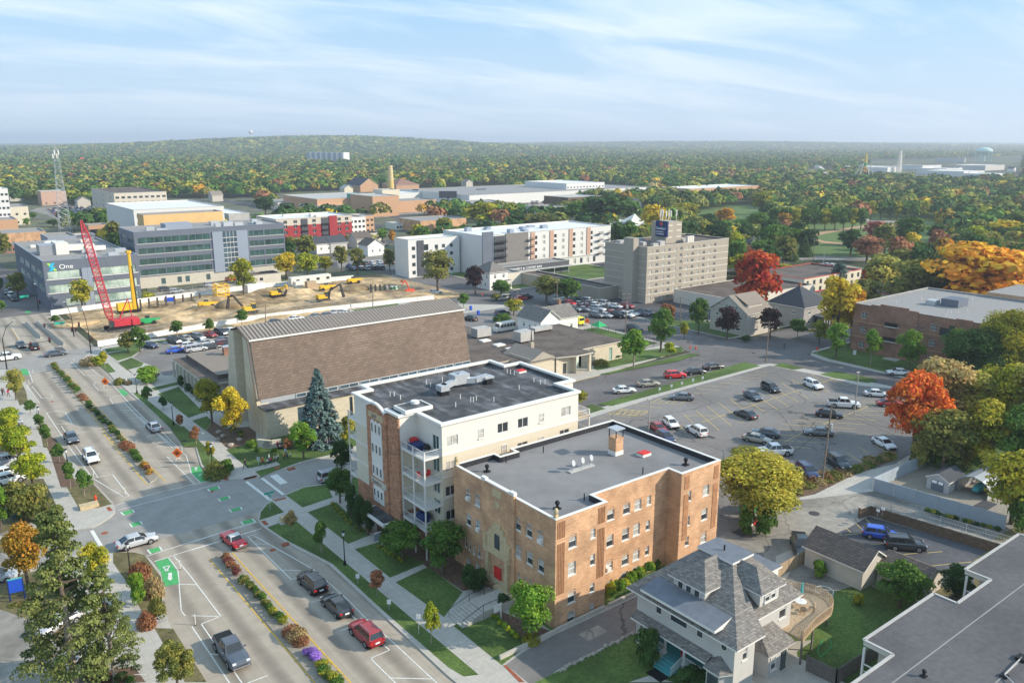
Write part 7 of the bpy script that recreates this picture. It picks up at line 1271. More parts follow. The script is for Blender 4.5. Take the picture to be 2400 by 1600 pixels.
 for i,x in enumerate(wb):
  for s in(-1,1):
   y0,y1=sorted((s*(w_-.2),s*(w_+.02)));q=MB();q.tube((x,y0,wr),(x,y1,wr),wr,wr,18,'tyre');P['wheel%d%d'%(i,s)]=q
   r_=MB();yy=s*(w_+.024);r_.tube((x,yy-s*.02,wr),(x,yy,wr),wr*.64,wr*.6,12,'metal');r_.tube((x,yy,wr),(x,yy+s*.006,wr),wr*.2,wr*.2,8,'black');P['rim%d%d'%(i,s)]=r_
 for s in(-1,1):
  q=MB();q.box(L_/2-.22,L_/2-.02,s*w_*.66-.17,s*w_*.66+.17,st[-2][1]-.2,st[-2][1]-.04,'headlight');P['headlight%d'%s]=q;q=MB();q.box(-L_/2-.02,-L_/2+.12,s*w_*.74-.14,s*w_*.74+.14,.72,.9,'tail_light');P['tail_light%d'%s]=q
 return P
PROTO={}
def strip(k):return k.rstrip('-0123456789')
def proto(kind):
 if kind not in PROTO:
  P=car_parts(kind);root=thing('parked_car','x','car');whs={}
  for k,mb in P.items():
   o=bpy.data.objects.new(strip(k),mb.mesh(strip(k),smooth=False));COL.objects.link(o)
   if k.startswith('rim'):o.parent=whs[k[3:]]
   else:o.parent=root
   if k.startswith('wheel'):whs[k[5:]]=o
   if k=='body':o.data.polygons.foreach_set('use_smooth',[True]*len(o.data.polygons));o.data.set_sharp_from_angle(angle=radians(32))
  al=MB()
  for k,mb in P.items():
   n=len(al.v);al.v+=mb.v;al.f+=[tuple(i+n for i in f)for f in mb.f];al.m+=[al.mi(mb.mats[i])for i in mb.m]
  PROTO[kind]=(root,al.mesh('car'))
 return PROTO[kind]
CC={'white':(.75,.75,.74),'silver':(.45,.46,.48),'grey':(.16,.17,.18),'dark':(.035,.04,.045),'black':(.012,.012,.014),'red':(.32,.015,.02),'blue':(.02,.06,.3),'navy':(.015,.025,.09),'slate':(.07,.085,.11),'beige':(.36,.33,.27),'bright_red':(.65,.02,.03),'green':(.03,.1,.05),'royal':(.02,.09,.5),'maroon':(.12,.01,.015)}
NMK={'sedan':'parked_car','suv':'parked_car','hatch':'parked_car','pickup':'pickup_truck','van':'van','classic':'convertible_car'}
def car(x,y,hd,kind,colr,label,z=0,group=None,simple=False):
 root,al=proto(kind);cat={'pickup':'pickup truck','van':'van'}.get(kind,'car')
 if simple:
  o=bpy.data.objects.new(NMK[kind],al);COL.objects.link(o);o.location=(x,y,z);o.rotation_euler=(0,0,hd);o.color=(*CC[colr],1);o.scale=(1.12,)*3;return tag(o,label,cat,group)
 o=copy_tree(root,None,(x,y,z),hd,label,CC[colr],scale=1.12);o.name=NMK[kind];o['category']=cat
 if group:o['group']=group
 return o
def C2(fn,rx,ry,fx,fy,kind,colr,label,z=.012,simple=None,group=None,zz=.7):
 a,b=fn(rx,ry,zz+z),fn(fx,fy,zz+z);x,y=(a[0]+b[0])/2,(a[1]+b[1])/2;Y=polar(x,y)[1];car(x,y,atan2(b[1]-a[1],b[0]-a[0]),kind,colr,label,z,group,Y>230 if simple is None else simple)
def CH(fn,px,py,hd,kind,colr,label,z=.012,simple=None,group=None):
 x,y=fn(px,py,.7+z);Y=polar(x,y)[1];car(x,y,radians(hd),kind,colr,label,z,group,Y>230 if simple is None else simple)
CH(R15,1105,640,91,'suv','black','black SUV parked first behind the intersection beside the bike lane');CH(R15,1330,845,91,'sedan','dark','dark grey sedan parked between the black SUV and the dark red SUV');CH(R15,1600,1105,91,'suv','red','dark red SUV parked last in the row of three by the bike lane')
CH(R15,360,1270,-90,'pickup','slate','dark slate pickup driving toward the bottom of the photo');CH(R15,380,245,94,'classic','bright_red','bright red classic convertible with a white top in the intersection');CH(R14,1255,255,2,'sedan','silver','silver sedan crossing the near intersection')
CH(R13,655,95,-90,'sedan','slate','dark blue-grey sedan parked ahead of the white car on the left kerb side');CH(R13,835,275,-90,'suv','white','white crossover parked in the left roadway by the flexible posts');CH(R5,1412,1365,90,'sedan','silver','silver sedan driving up the right roadway past the church')
CH(R5,512,695,0,'sedan','slate','slate blue sedan crossing the far intersection');CH(R5,60,735,0,'pickup','white','white pickup entering the far intersection from the left');CH(R5,190,615,-90,'sedan','slate','dark blue car waiting beyond the far intersection');CH(R5,312,635,90,'suv','black','black car with red tail lights leaving beyond the far intersection')
for i,(x,y,k,c_,l)in enumerate(((60,135,'sedan','black','farthest'),(105,165,'suv','white','middle'),(130,195,'suv','dark','nearest'),(95,90,'sedan','grey','lone small'))):CH(R5,x,y,-90,k,c_,'%s of the queued cars on the far left avenue'%l)
CH(R16,920,640,0,'van','silver','pale van half hidden by trees in the side street',simple=False)
for a in[(R7,1725,1035,1900,1025,'sedan','white','white sedan parked at the near end of the row on the side street'),(R7,1960,975,2110,965,'sedan','beige','beige sedan with a bush against it on the side street'),(R8,545,265,670,258,'suv','bright_red','red SUV in the middle of the row on the side street'),(R8,700,238,825,226,'sedan','black','black sedan just behind the red SUV on the side street'),(R8,840,202,970,186,'sedan','black','black sedan at the far end of the row on the side street')]:C2(*a)
zl_=.15
for a in[(R8,750,435,565,425,'sedan','grey','grey sedan on the hatched bay by the white signs'),(R8,1165,395,1270,450,'sedan','slate','dark slate sedan in the angled row, left of the black SUV'),(R8,1295,335,1415,390,'suv','black','black SUV in the angled row of the large car park'),(R8,1630,315,1745,362,'suv','white','white SUV with a dark sunroof in the angled row'),(R8,2090,398,2285,410,'sedan','white','white sedan at the upper right of the large car park'),(R8,1790,480,2060,495,'pickup','white','white pickup with a black bed cover'),(R8,1700,550,1930,575,'sedan','black','black sedan with white reflections below the white pickup'),(R8,2195,478,2380,478,'sedan','red','red car half hidden by the orange-red maple'),(R8,1225,590,1095,540,'sedan','dark','dark sedan alone in the aisle of the large car park'),(R8,430,640,520,705,'sedan','red','dark red sedan by the lamp pole beside the brick house'),(R8,530,600,620,672,'hatch','white','white hatchback next to the dark red sedan'),(R8,830,725,725,665,'suv','white','white SUV seen from behind above the yellow tree'),(R8,480,715,580,775,'hatch','navy','navy car peeking over the brick house parapet'),(R8,1140,735,1365,778,'sedan','beige','beige sedan beside the yellow tree'),(R8,1415,725,1225,695,'sedan','slate','blue-grey sedan behind the beige sedan'),(R8,1850,712,1610,695,'sedan','grey','grey sedan parked below the leaning wooden pole top'),(R8,1525,850,1240,862,'pickup','white','white open-top off-road pickup with a grey roof'),(R8,1580,970,1705,1065,'suv','navy','dark blue SUV by the weedy island'),(R8,1820,905,1945,985,'suv','black','black SUV right of the leaning wooden pole'),(R8,2165,750,2320,835,'sedan','white','white sedan nosing under the trees at the right'),(R9,1300,872,1090,862,'sedan','white','white sedan parked on the avenue before the red brick apartments'),(R10,275,1000,335,1190,'pickup','dark','dark pickup parked beside the long tan garage'),(R10,890,955,1180,995,'hatch','royal','bright blue hatchback in the small car park'),(R10,1080,1060,1440,1085,'suv','dark','dark metallic SUV beside the bright blue hatchback'),(R14,900,1290,560,1475,'suv','white','white SUV under the tall pine'),(R14,620,960,430,1060,'sedan','silver','silver car mostly hidden behind the tall pine'),(R14,-150,600,60,570,'sedan','silver','silver car cut by the left edge above the blue sign')]:C2(*a,z=zl_)
for i,(x,y,c_)in enumerate(((1600,580,'black'),(1705,560,'beige'),(1820,548,'grey'),(1930,525,'red'),(2030,505,'black'),(2120,490,'white'))):CH(R5,x,y,-75,'suv' if i%2==0 else 'sedan',c_,'%s car, number %s from the left in the rear row of the church car park'%(c_.replace('_',' '),('one','two','three','four','five','six')[i]),zl_)
for x,y,h_,k,c_,l in((1378,620,-70,'sedan','navy','navy car alone at the church car park entrance'),(1620,665,0,'sedan','royal','bright blue car in the front row of the church car park'),(1800,655,0,'van','silver','silver minivan beside the bright blue car'),(1740,620,0,'hatch','white','white hatchback behind the bright blue car'),(1890,598,0,'sedan','silver','silver car in the middle of the church car park'),(1930,635,0,'sedan','dark','dark car next to the stone chimney'),(2060,570,0,'sedan','slate','blue-grey car close to the church gable'),(2065,605,0,'suv','maroon','maroon car right of the stone chimney'),(2120,600,0,'sedan','dark','dark car touching the church gable outline')):CH(R5,x,y,h_,k,c_,l,zl_)
for i,(x,y,c_)in enumerate(((10,90,'slate'),(10,190,'white'),(10,240,'dark'),(60,320,'silver'),(50,410,'white'),(70,480,'white'),(30,-10,'grey'))):CH(R13,x,y,10,('pickup','sedan','suv')[i%3],c_,'%s vehicle, %s down the column at the left edge car park'%(c_,('second','third','fourth','fifth','sixth','last','first')[i]),zl_)
for a in((R7,695,328,0,'suv','navy','dark blue SUV beside the clipped hedge'),(R7,705,190,180,'van','beige','tan minivan at the hotel car park entrance'),(R7,862,190,0,'sedan','bright_red','red car beside the tan minivan'),(R7,915,178,0,'suv','black','black car behind the dense tree by the hotel'),(R7,400,378,100,'suv','black','black SUV beyond the end of the church roof'),(R7,1905,470,-80,'suv','black','black SUV parked on the avenue beyond the parish hall'),(R7,80,132,0,'sedan','white','white car at the corner of the building site fence')):CH(*a)
k=0
for ys,xs in((345,(1560,1645,1750,1840)),(328,(1690,1800,1890,1975,2040)),(290,(1290,1360,1440,1570,1640)),(262,(1735,1840,1480,1540)),(240,(1180,1240,1310,1400,1560,1640)),(215,(1420,1490))):
 for x in xs:c_=('grey','silver','black','white','red','maroon','white','slate','dark','bright_red','grey')[k%11];CH(R7,x,ys,-82+(k%3)*3,('suv','sedan','pickup','suv','sedan')[k%5],c_,'%s %s in the crowded hotel car park'%(c_.replace('_',' '),('SUV','sedan','pickup','SUV','sedan')[k%5]),zl_,True,'%s %s in the hotel car park'%(c_,('suvs','sedans','pickups','suvs','sedans')[k%5]));k+=1
def fill_lot(quad,nx,ny,hd,grp,label,prob=.8,seed=1):
 R=random.Random(seed);A,B_,Cq,D=[Vector(p)for p in quad]
 for j in range(ny):
  for i in range(nx):
   if R.random()>prob:continue
   u,v=(i+.5)/nx,(j+.5)/ny;p=(A*(1-u)+B_*u)*(1-v)+(D*(1-u)+Cq*u)*v;c_=R.choice(['white','silver','grey','dark','black','slate','red','white','beige','blue']);q=car(p.x,p.y,hd+R.uniform(-.06,.06),R.choice(['sedan','suv','hatch','pickup']),c_,'%s vehicle %s'%(c_,label),.03,'%s vehicles %s'%(c_,grp),True)
fill_lot(Z(R1,(410,735),(980,725),(1000,835),(560,850)),13,8,pi/2,'in the far left car park','in the crowded far left car park',.85,2)
fill_lot(Z(R3,(260,548),(1100,548),(1100,620),(420,600)),14,5,pi/2,'before the medical centre','in the car park before the medical centre',.7,3);fill_lot(Z(R3,(170,678),(500,668),(500,690),(170,705)),9,2,pi/2,'by the big store','in the strip car park by the big store',.8,4)
fill_lot(Z(R4,(300,1310),(590,1260),(620,1350),(320,1362)),7,3,pi/2,'in the motel car park','in the car park right of the red maple',.9,5);fill_lot(Z(R2,(820,1260),(1290,1230),(1310,1310),(860,1318)),7,3,pi/2,'in the small tree-lined car park','in the small tree-lined car park',.75,6);fill_lot(Z(R2,(830,1070),(1300,1060),(1300,1090),(840,1110)),6,1,pi/2,'behind the small white houses','parked behind the small white houses',.7,7)
for i,(x,y,c_)in enumerate(((1900,1195,'silver'),(2100,1175,'black'),(1520,1480,'dark'),(1620,1500,'silver'),(1940,1440,'silver'),(2130,1390,'red'))):CH(R1,x,y,0,'suv',c_,'%s car %s before the larger slate office block'%(c_,('far left','far right','left','next to the shrubs','by the hut','behind the yellow tree')[i]))
for i,(x,y)in enumerate(((760,375),(950,352),(1050,342),(1137,318),(1225,318),(575,405))):CH(R6,x,y,0,'sedan',('white','grey','slate','silver','white','dark')[i],'%s car roof showing behind the church ridge%s'%(('white','grey','blue-grey','silver','white','dark')[i],(' beside a sapling','','','',' at the right',' at the left')[i]))
for a in((880,838,0),(1200,845,1),(1330,838,2),(600,845,3)):CH(R4,a[0]+20,a[1]+10,0,'suv',('white','dark','silver','white')[a[2]],'%s vehicle by the park pavilion'%('white','dark','silver','white pale')[a[2]])
# bus and yellow lorry
x,y=R7(735,455,1.3);bs=thing('shuttle_bus','white shuttle bus beside the small white house','bus',(x,y,.14));q=MB();q.box(x-3.4,x+2.6,y-1.15,y+1.15,.6,2.9,'white');q.prism([(x-4.4,y-1),(x-3.4,y-1.1),(x-3.4,y+1.1),(x-4.4,y+1)],.6,1.7,'white');q.build('body',bs,bevel=.12)
q=MB();[q.box(x-2.9+i*1.1,x-2.0+i*1.1,y-1.18,y-1.15,1.6,2.5,'car_glass')for i in range(5)];q.box(x-3.43,x-3.4,y-1,y+1,1.7,2.6,'car_glass');q.build('side_window',bs)
for dx in(-3.3,1.5):
 for s in(-1,1):yy=y+s*1.0;MB().tube((x+dx,yy-.13,.54),(x+dx,yy+.13,.54),.42,.42,14,'tyre').build('wheel',bs)
x,y=R7(1365,392,1.4);bs=thing('yellow_lorry','bright yellow utility lorry in front of the small white house wall','lorry',(x,y,.14));q=MB();q.box(x-.9,x+1.1,y-2.9,y-1.2,.7,2.7,'lemon');q.build('cab',bs,bevel=.1);q=MB();q.box(x-1.1,x+1.2,y-1.1,y+2.6,.8,2.6,'lemon');q.box(x-1.1,x+1.2,y+.5,y+2.6,2.6,3.6,'lemon');q.build('cargo_body',bs);q=MB();q.box(x-.8,x+1.0,y-2.93,y-2.9,1.7,2.5,'car_glass');q.build('windscreen',bs)
for dy in(-2.1,1.6):
 for s in(-.9,1.1):MB().tube((x+s-.12,y+dy,.52),(x+s+.12,y+dy,.52),.4,.4,14,'tyre').build('wheel',bs)
for k_,(r_,m_)in PROTO.items():delete_tree(r_)
# ---------------------------------------------------------------- street furniture, building site, people
def AP(px,py,Y):
 r=((px-1200),FPX*CP+(800-py)*SP,-FPX*SP+(800-py)*CP);t=Y/r[1];X=r[0]*t;return(X*FW[1]+Y*FW[0],-X*FW[0]+Y*FW[1],H+r[2]*t)
def spot(fn,cx,yb,yt=None,k=3.92):
 x,y=fn(cx,yb);o=ORG.get(fn,(1400,800));h_=hgt(o[0]+cx/k,o[1]+yb/k,o[1]+yt/k)if yt is not None else 0;return x,y,h_
def street_lamp(fn,cx,yb,yt,label):
 x,y,h_=spot(fn,cx,yb,yt);t=thing('street_lamp',label,'street lamp',(x,y,.13));q=MB();q.tube((x,y,.13),(x,y,.75),.22,.16,10,'black_metal');q.tube((x,y,.75),(x,y,h_-.6),.08,.06,8,'black_metal');q.build('pole',t)
 q=MB();q.tube((x,y,h_-.6),(x,y,h_-.1),.14,.24,8,'headlight');q.tube((x,y,h_-.1),(x,y,h_+.12),.3,.08,8,'black_metal');q.build('lantern',t)
for a in((R15,1405,490,175,'black lamp post on the right verge before the white building'),(R14,1200,570,285,'black lamp post beside the reddish grass at the near left corner'),(R13,620,340,205,'black lamp post on the left verge opposite the white car'),(R13,1955,385,155,'black lamp post in the grasses at the church corner'),(R5,375,1395,1190,'black lamp post far up the left verge'),(R5,945,800,650,'black lamp post nearest the far traffic signals'),(R5,1260,1068,890,'black lamp post beside the church driveway'),(R5,1595,1360,1150,'black lamp post halfway along the church lawn')):street_lamp(*a)
def signal(fn,cx,yb,yt,label,arm,heads,lum,sign=None):
 x,y,h_=spot(fn,cx,yb,yt);Y=polar(x,y)[1];o=ORG[fn];A=lambda p:AP(o[0]+p[0]/3.92,o[1]+p[1]/3.92,Y);t=thing('traffic_signal',label,'traffic signal',(x,y,0));q=MB();q.tube((x,y,0),(x,y,h_*.82),.16,.1,8,'black_metal');p0=(x,y,h_*.82);l=A(lum);m_=Vector(p0).lerp(Vector(l),.4)+Vector((0,0,h_*.13));q.path([p0,tuple(m_),l],.07,6,'black_metal');q.build('pole',t)
 q=MB();q.tube((l[0]-.3,l[1],l[2]),(l[0]+.3,l[1],l[2]),.16,.12,6,'galv');q.build('luminaire',t)
 if arm:q=MB();q.tube(A(arm[0]),A(arm[1]),.1,.07,6,'black_metal');q.build('mast_arm',t)
 for hx,hy in heads:
  c=A((hx,hy));q=MB();q.box(c[0]-.2,c[0]+.2,c[1]-.2,c[1]+.2,c[2]-.6,c[2]+.6,'black');hd=q.build('signal_head',t)
  for i,cl in enumerate(('tail_light','black_metal','black_metal')):MB().tube((c[0],c[1]-.22,c[2]+.38-.38*i),(c[0],c[1]-.2,c[2]+.38-.38*i),.13,.13,8,cl).build('lens',hd)
 if sign:c=A(sign);q=MB();q.box(c[0]-1.3,c[0]+1.3,c[1]-.03,c[1]+.03,c[2]-.35,c[2]+.35,'sign_green');q.build('name_sign',t)
signal(R5,65,850,500,'traffic signal with long mast arm at the far left crossing',((40,645),(455,582)),((282,615),(455,575)),(130,395));signal(R5,838,705,440,'traffic signal pole at the near corner of the building site',None,((840,570),(725,430)),(755,292));signal(R5,680,545,330,'traffic signal pole with a green street name sign before the red crane',((655,412),(520,420)),((660,480),(692,478),(408,440)),(590,225),(548,420));signal(R5,355,300,100,'traffic signal beside the clinic with a green sign',((345,165),(180,180)),((365,225),),(320,60),(222,175))
def upole(fn,cx,yb,cxt,yt,label,k=3.92,arms=1,org=None,tr=0):
 o=org or ORG.get(fn,(1400,800));x,y=G(o[0]+cx/k,o[1]+yb/k);Y=polar(x,y)[1];tp=AP(o[0]+cxt/k,o[1]+yt/k,Y);t=thing('utility_pole',label,'utility pole',(x,y,0));MB().tube((x,y,0),tp,.17,.11,8,'pole_wood').build('pole',t)
 for i in range(arms):q=MB();z=tp[2]-.5-i*1.1;q.beam((tp[0]-1.1,tp[1]+.6,z),(tp[0]+1.1,tp[1]-.6,z),.1,.12,'pole_wood');[q.tube((tp[0]+s,tp[1]-s*.55,z+.05),(tp[0]+s,tp[1]-s*.55,z+.3),.05,.04,5,'white_trim')for s in(-1,-.5,.5,1)];q.build('crossarm',t)
 if tr:q=MB();z=tp[2]*.72;q.tube((tp[0]+.4,tp[1],z-.5),(tp[0]+.4,tp[1],z+.4),.26,.26,10,'galv');q.build('transformer',t)
 return tp
P1=upole(R8,1755,1115,1835,485,'leaning wooden utility pole in the weedy island',3.336,0,(1400,800),1);P2=upole(R8,1128,1475,1128,1130,'wooden pole beside the green dumpster',3.336,0,(1400,800));P3=upole(R8,1318,160,1345,-160,'wooden utility pole with crossarms at the avenue corner',3.336,2,(1400,800));P4=upole(R9,1350,795,1395,430,'utility pole with a transformer before the red brick apartments',arms=2,tr=1)
P5=upole(R7,1822,590,1838,140,'utility pole beyond the parish hall',arms=2,tr=1);P6=upole(R7,1195,270,1200,35,'pole between the two dense trees',arms=1);P7=upole(R7,2330,450,2335,180,'wooden pole left of the tan house');upole(R6,1465,290,1465,60,'pole standing behind the church ridge',arms=0);upole(R6,480,425,478,240,'short pole behind the church ridge at the left',arms=0);upole(R7,830,320,830,125,'thin pole beside the yellow-green tree',arms=0);upole(R2,2225,1400,2215,1220,'pole before the apartment complex',arms=1);upole(R4,120,1230,118,1040,'pole by the pale house at the park',arms=1);upole(R4,415,1215,425,1010,'pole at the park road',arms=1)
def wire(name,pts,label,sag=.8,r=.018):
 q=MB()
 for a,b in zip(pts[:-1],pts[1:]):
  n=10;P_=[tuple(Vector(a).lerp(Vector(b),i/n)-Vector((0,0,sag*4*(i/n)*(1-i/n))))for i in range(n+1)];q.path(P_,r,4,'black')
 tag(q.build(name,org=pts[0]),label,'cable')
for i in range(3):e=onplane(2400,1075+i*28,x=140+i*4);wire('overhead_wire',[tuple(Vector(P1)+Vector((.3*i,0,-.4*i))),(140+i*4,e[0],e[1])],('upper','middle','lower')[i]+' overhead wire running right from the leaning pole')
wire('overhead_wire',[P3,P4],'overhead wire from the corner pole to the transformer pole');wire('overhead_wire',[P7,P3],'overhead wire from the tan house pole to the corner pole');wire('overhead_wire',[P5,P7],'overhead wire behind the parish hall');wire('overhead_wire',[P1,P2],'overhead wire from the leaning pole to the dumpster pole')
wire('guy_wire',[tuple(Vector(P1)*.75+Vector((*R8(1755,1115),0))*.25),(*R8(1275,1085),.2)],'guy wire slanting left from the leaning pole',0,.03)
def lot_lamp(x,y,h_,label,arms=1):
 t=thing('car_park_lamp',label,'lamp post',(x,y,.13));MB().tube((x,y,.13),(x,y,h_),.12,.09,8,'pole_grey').build('pole',t)
 for s in(-1,1)[:arms]:q=MB();q.box(x+s*.2-.45,x+s*.2+.45,y-.18,y+.18,h_,h_+.16,'pole_grey');q.build('lamp_head',t)
x,y=R8(400,715);lot_lamp(x,y,6.7,'plain grey lamp pole next to the dark red sedan');x,y=R8(2008,580);lot_lamp(x,y,9.1,'tall grey lamp pole beside the white pickup');x,y=R4(500,1330);lot_lamp(x,y,9,'white twin-headed lamp in the motel car park',2)
def plate_sign(fn,cx,yb,yt,label,m='sign_white',w_=.45,h_=.6,name='parking_sign',k=3.92,face=None,txt=None):
 x,y,H_=spot(fn,cx,yb,yt,k);H_=max(H_,1.5);t=thing(name,label,'sign',(x,y,.13));MB().tube((x,y,.13),(x,y,H_),.035,.035,6,'galv').build('post',t);q=MB();q.beam((x-w_/2*FW[1],y+w_/2*FW[0],H_-h_/2),(x+w_/2*FW[1],y-w_/2*FW[0],H_-h_/2),.04,h_,m);q.build('sign_plate',t);return x,y,H_,t
for i,a in enumerate(((1525,665,585),(1812,905,815),(2085,1135,935))):plate_sign(R15,*a,'%s of three small signs along the right verge'%('farthest','middle','nearest')[i])
for i,(x_,yb,yt)in enumerate(((485,445,360),(577,418,335),(658,392,315),(745,370,290),(820,348,272))):plate_sign(R8,x_,yb,yt,'white parking sign, %s of the five along the grass strip'%('nearest','second','middle','fourth','farthest')[i],k=3.336)
plate_sign(R9,447,725,645,'red stop sign with green street name blades at the avenue corner','hydrant',.7,.7,'stop_sign');plate_sign(R7,512,200,145,'red stop sign beyond the church ridge','hydrant',.7,.7,'stop_sign');plate_sign(R9,793,720,670,'white board sign on the lawn of the red brick apartments',w_=.8,h_=1.2);plate_sign(R13,182,1010,920,'white sign on the strip left of the tall pine');plate_sign(R16,225,600,470,'grey oval-backed sign at the side street crossing','galv',.5,.7)
def orange(fn,cx,cy,w_,label,foot):
 x,y=fn(cx,foot);Y=polar(x,y)[1];o=ORG[fn];c=Vector(AP(o[0]+cx/3.92,o[1]+cy/3.92,Y));s=w_/3.92*Y/FPX/2;t=thing('road_work_sign',label,'road sign',(x,y,0));r_=Vector((FW[1],-FW[0],0));u=Vector((0,0,1));f=Vector((-FW[0],-FW[1],0))*.03
 q=MB();P_=[c-r_*s,c-u*s,c+r_*s,c+u*s];q.poly([p+f for p in P_],'orange_sign');q.poly([p-f for p in P_[::-1]],'orange_sign')
 for i in range(4):q.poly([P_[i]+f,P_[(i+1)%4]+f,P_[(i+1)%4]-f,P_[i]-f][::-1],'orange_sign')
 q.build('sign_panel',t)
 for j,(z,l)in enumerate(((.28,.3),(0,.62),(-.28,.3))):q=MB();a=c+u*s*z-r_*s*l*.8+f*1.6;b=c+u*s*z+r_*s*l*.8+f*1.6;q.beam(tuple(a),tuple(b),.02,.16*s,'black');q.build('lettering',t)
 q=MB();q.tube(tuple(c-u*s),(x,y,.2),.05,.05,5,'galv');[q.beam((x,y,.3),(x+dx,y+dy,.03),.06,.06,'white_trim')for dx,dy in((.7,.3),(-.7,.3),(.5,-.7),(-.5,-.7))];q.build('stand',t)
orange(R13,1628,238,105,'orange diamond road work sign nearest the intersection',300);orange(R5,965,955,78,'orange diamond road work sign beside the farther driveway',1000);orange(R7,1475,398,52,'orange diamond sign beside the yellow lorry',430);orange(R2,1342,1408,36,'red-orange diamond sign beyond the building site',1430)
for i,(fn,cx,yb,yt)in enumerate(((R15,573,245,165),(R15,1103,522,472),(R14,1797,1035,935),(R14,1657,525,438),(R13,862,465,385),(R13,1152,630,555),(R13,1675,240,178),(R5,305,890,850),(R5,268,985,940),(R5,680,775,745))):
 x,y,h_=spot(fn,cx,yb,yt);t=thing('flexible_post','white flexible lane post %s'%('by the near crosswalk on the right','in front of the black SUV','left of the dark slate pickup','beside the green bike box','ahead of the white crossover','at the tip of the painted triangle','behind the orange diamond sign','far up at the green patch','second at the far green patch','before the far signals')[i],'bollard',(x,y,.01));MB().tube((x,y,.03),(x,y,max(.9,h_)),.05,.05,8,'white').build('post',t);MB().tube((x,y,.01),(x,y,.05),.14,.12,8,'black').build('base',t)
def hydrant(x,y,label):t=thing('fire_hydrant',label,'fire hydrant',(x,y,.13));q=MB();q.tube((x,y,.13),(x,y,.8),.15,.14,10,'hydrant');q.ball((x,y,.8),.16,'hydrant',10,6);q.tube((x-.24,y,.55),(x+.24,y,.55),.07,.07,8,'hydrant');q.tube((x,y,.13),(x,y,.2),.2,.2,10,'hydrant');q.build('barrel',t);MB().tube((x,y,.9),(x,y,1.0),.06,.05,6,'hydrant').build('cap',t)
hydrant(*R13(880,678),'orange-red fire hydrant on the left verge');hydrant(*G(1600+100/5.88,660+925/5.88),'red hydrant by the pole at the avenue bend');hydrant(*G(1600+182/5.88,660+935/5.88),'second red hydrant right of the pole at the avenue bend')
# street name sign, church sign, stone block, blue signs, banner
x,y,h_=spot(R16,328,975,790);t=thing('street_name_sign','green street name blades at the near intersection corner','street sign',(x,y,.13));MB().tube((x,y,.13),(x,y,h_),.04,.04,6,'galv').build('post',t);q=MB();q.box(x-.75,x+.75,y-.02,y+.02,h_-.35,h_-.05,'sign_green');q.build('name_blade',t);q=MB();q.box(x-.02,x+.02,y-.75,y+.75,h_-.7,h_-.4,'sign_green');q.build('name_blade',t)
a,b,c_=R16(215,390),R16(345,400),R16(430,385);t=thing('church_sign','curved grey stone church sign with red flame emblem and dark lettering','sign',(*a,.13));q=MB()
for p,r_ in((a,b),(b,c_)):q.beam((*p,.85),(*r_,.85),.4,1.45,'stone_pale');q.beam((*p,1.62),(*r_,1.62),.55,.14,'stone')
q.build('wall',t);d=Vector((b[0]-a[0],b[1]-a[1])).normalized();n_=Vector((d.y,-d.x));ang=atan2(d.y,d.x)
for i,s_ in enumerate(('CHRIST','UNITED','METHODIST','CHURCH')):text(s_,.34,'grey_brown',(a[0]+d.x*1.9+n_.x*.23,a[1]+d.y*1.9+n_.y*.23,1.3-i*.3),(pi/2,0,ang),parent=t,align='CENTER')
d2=Vector((c_[0]-b[0],c_[1]-b[1])).normalized();n2=Vector((d2.y,-d2.x));m_=Vector(b)+d2*.8+n2*.24;q=MB();q.beam((m_.x,m_.y,.6),(m_.x+d2.x*.2,m_.y+d2.y*.2,1.35),.06,.22,'red');q.box(m_.x+.3,m_.x+.34,m_.y-.03,m_.y+.03,.5,1.3,'white_trim');q.build('emblem',t)
x,y=R16(425,400);q=MB();q.box(x-.5,x+.5,y-.15,y+.15,.2,1.1,'black');q.box(x-.4,x+.4,y-.17,y-.15,.8,.9,'white_trim');q.box(x-.3,x+.3,y-.17,y-.15,.5,.58,'white_trim');tag(q.build('notice_box',org=(x,y,.13)),'small black notice box right of the church sign','notice')
x,y=R16(480,1070);q=MB();q.box(x-1.2,x+1.2,y-.8,y+.8,.14,.26,'pave');q.box(x-.9,x+.9,y-.5,y+.5,.26,.95,'limestone');tag(q.build('stone_block',org=(x,y,.13)),'tan stone block monument at the sidewalk corner','monument',);x,y=R13(820,745);q=MB();q.box(x-1.3,x+1.3,y-.7,y+.7,.14,.7,'limestone');tag(q.build('stone_block',org=(x,y,.13)),'pale stone bench block at the left corner','monument')
x,y=R5(1165,985);t=thing('statue','small white statue in the driveway island','statue',(x,y,.14));q=MB();q.box(x-.35,x+.35,y-.35,y+.35,.14,.4,'pave');q.tube((x,y,.4),(x,y,1.1),.3,.16,8,'white');q.ball((x,y,1.3),(.18,.16,.24),'white',8,6);q.tube((x-.3,y,.9),(x+.3,y,1.0),.09,.08,6,'white');q.build('figure',t)
a,b=R14(98,830),R14(232,800);t=thing('monument_sign','dark blue and teal monument sign at the left edge car park','sign',(*a,.13))
for p in(a,b):MB().tube((*p,.13),(*p,3.0),.09,.09,6,'navy').build('post',t)
q=MB();q.beam((*a,2.1),(*b,2.1),.14,1.7,'blue');q.beam((*a,2.98),(*b,2.98),.16,.12,'teal');q.build('sign_panel',t)
x,y,h_=spot(R16,1355,1300,1195);t=thing('banner_sign','white and blue hanging sign by the entrance canopy path','sign',(x,y,.13));MB().tube((x,y,.13),(x,y,2.4),.06,.06,6,'white_trim').build('post',t);q=MB();q.box(x-1.2,x,y-.04,y+.04,2.3,2.4,'white_trim');q.box(x-1.15,x-.1,y-.03,y+.03,1.2,2.2,'slate_light');q.build('sign_panel',t)
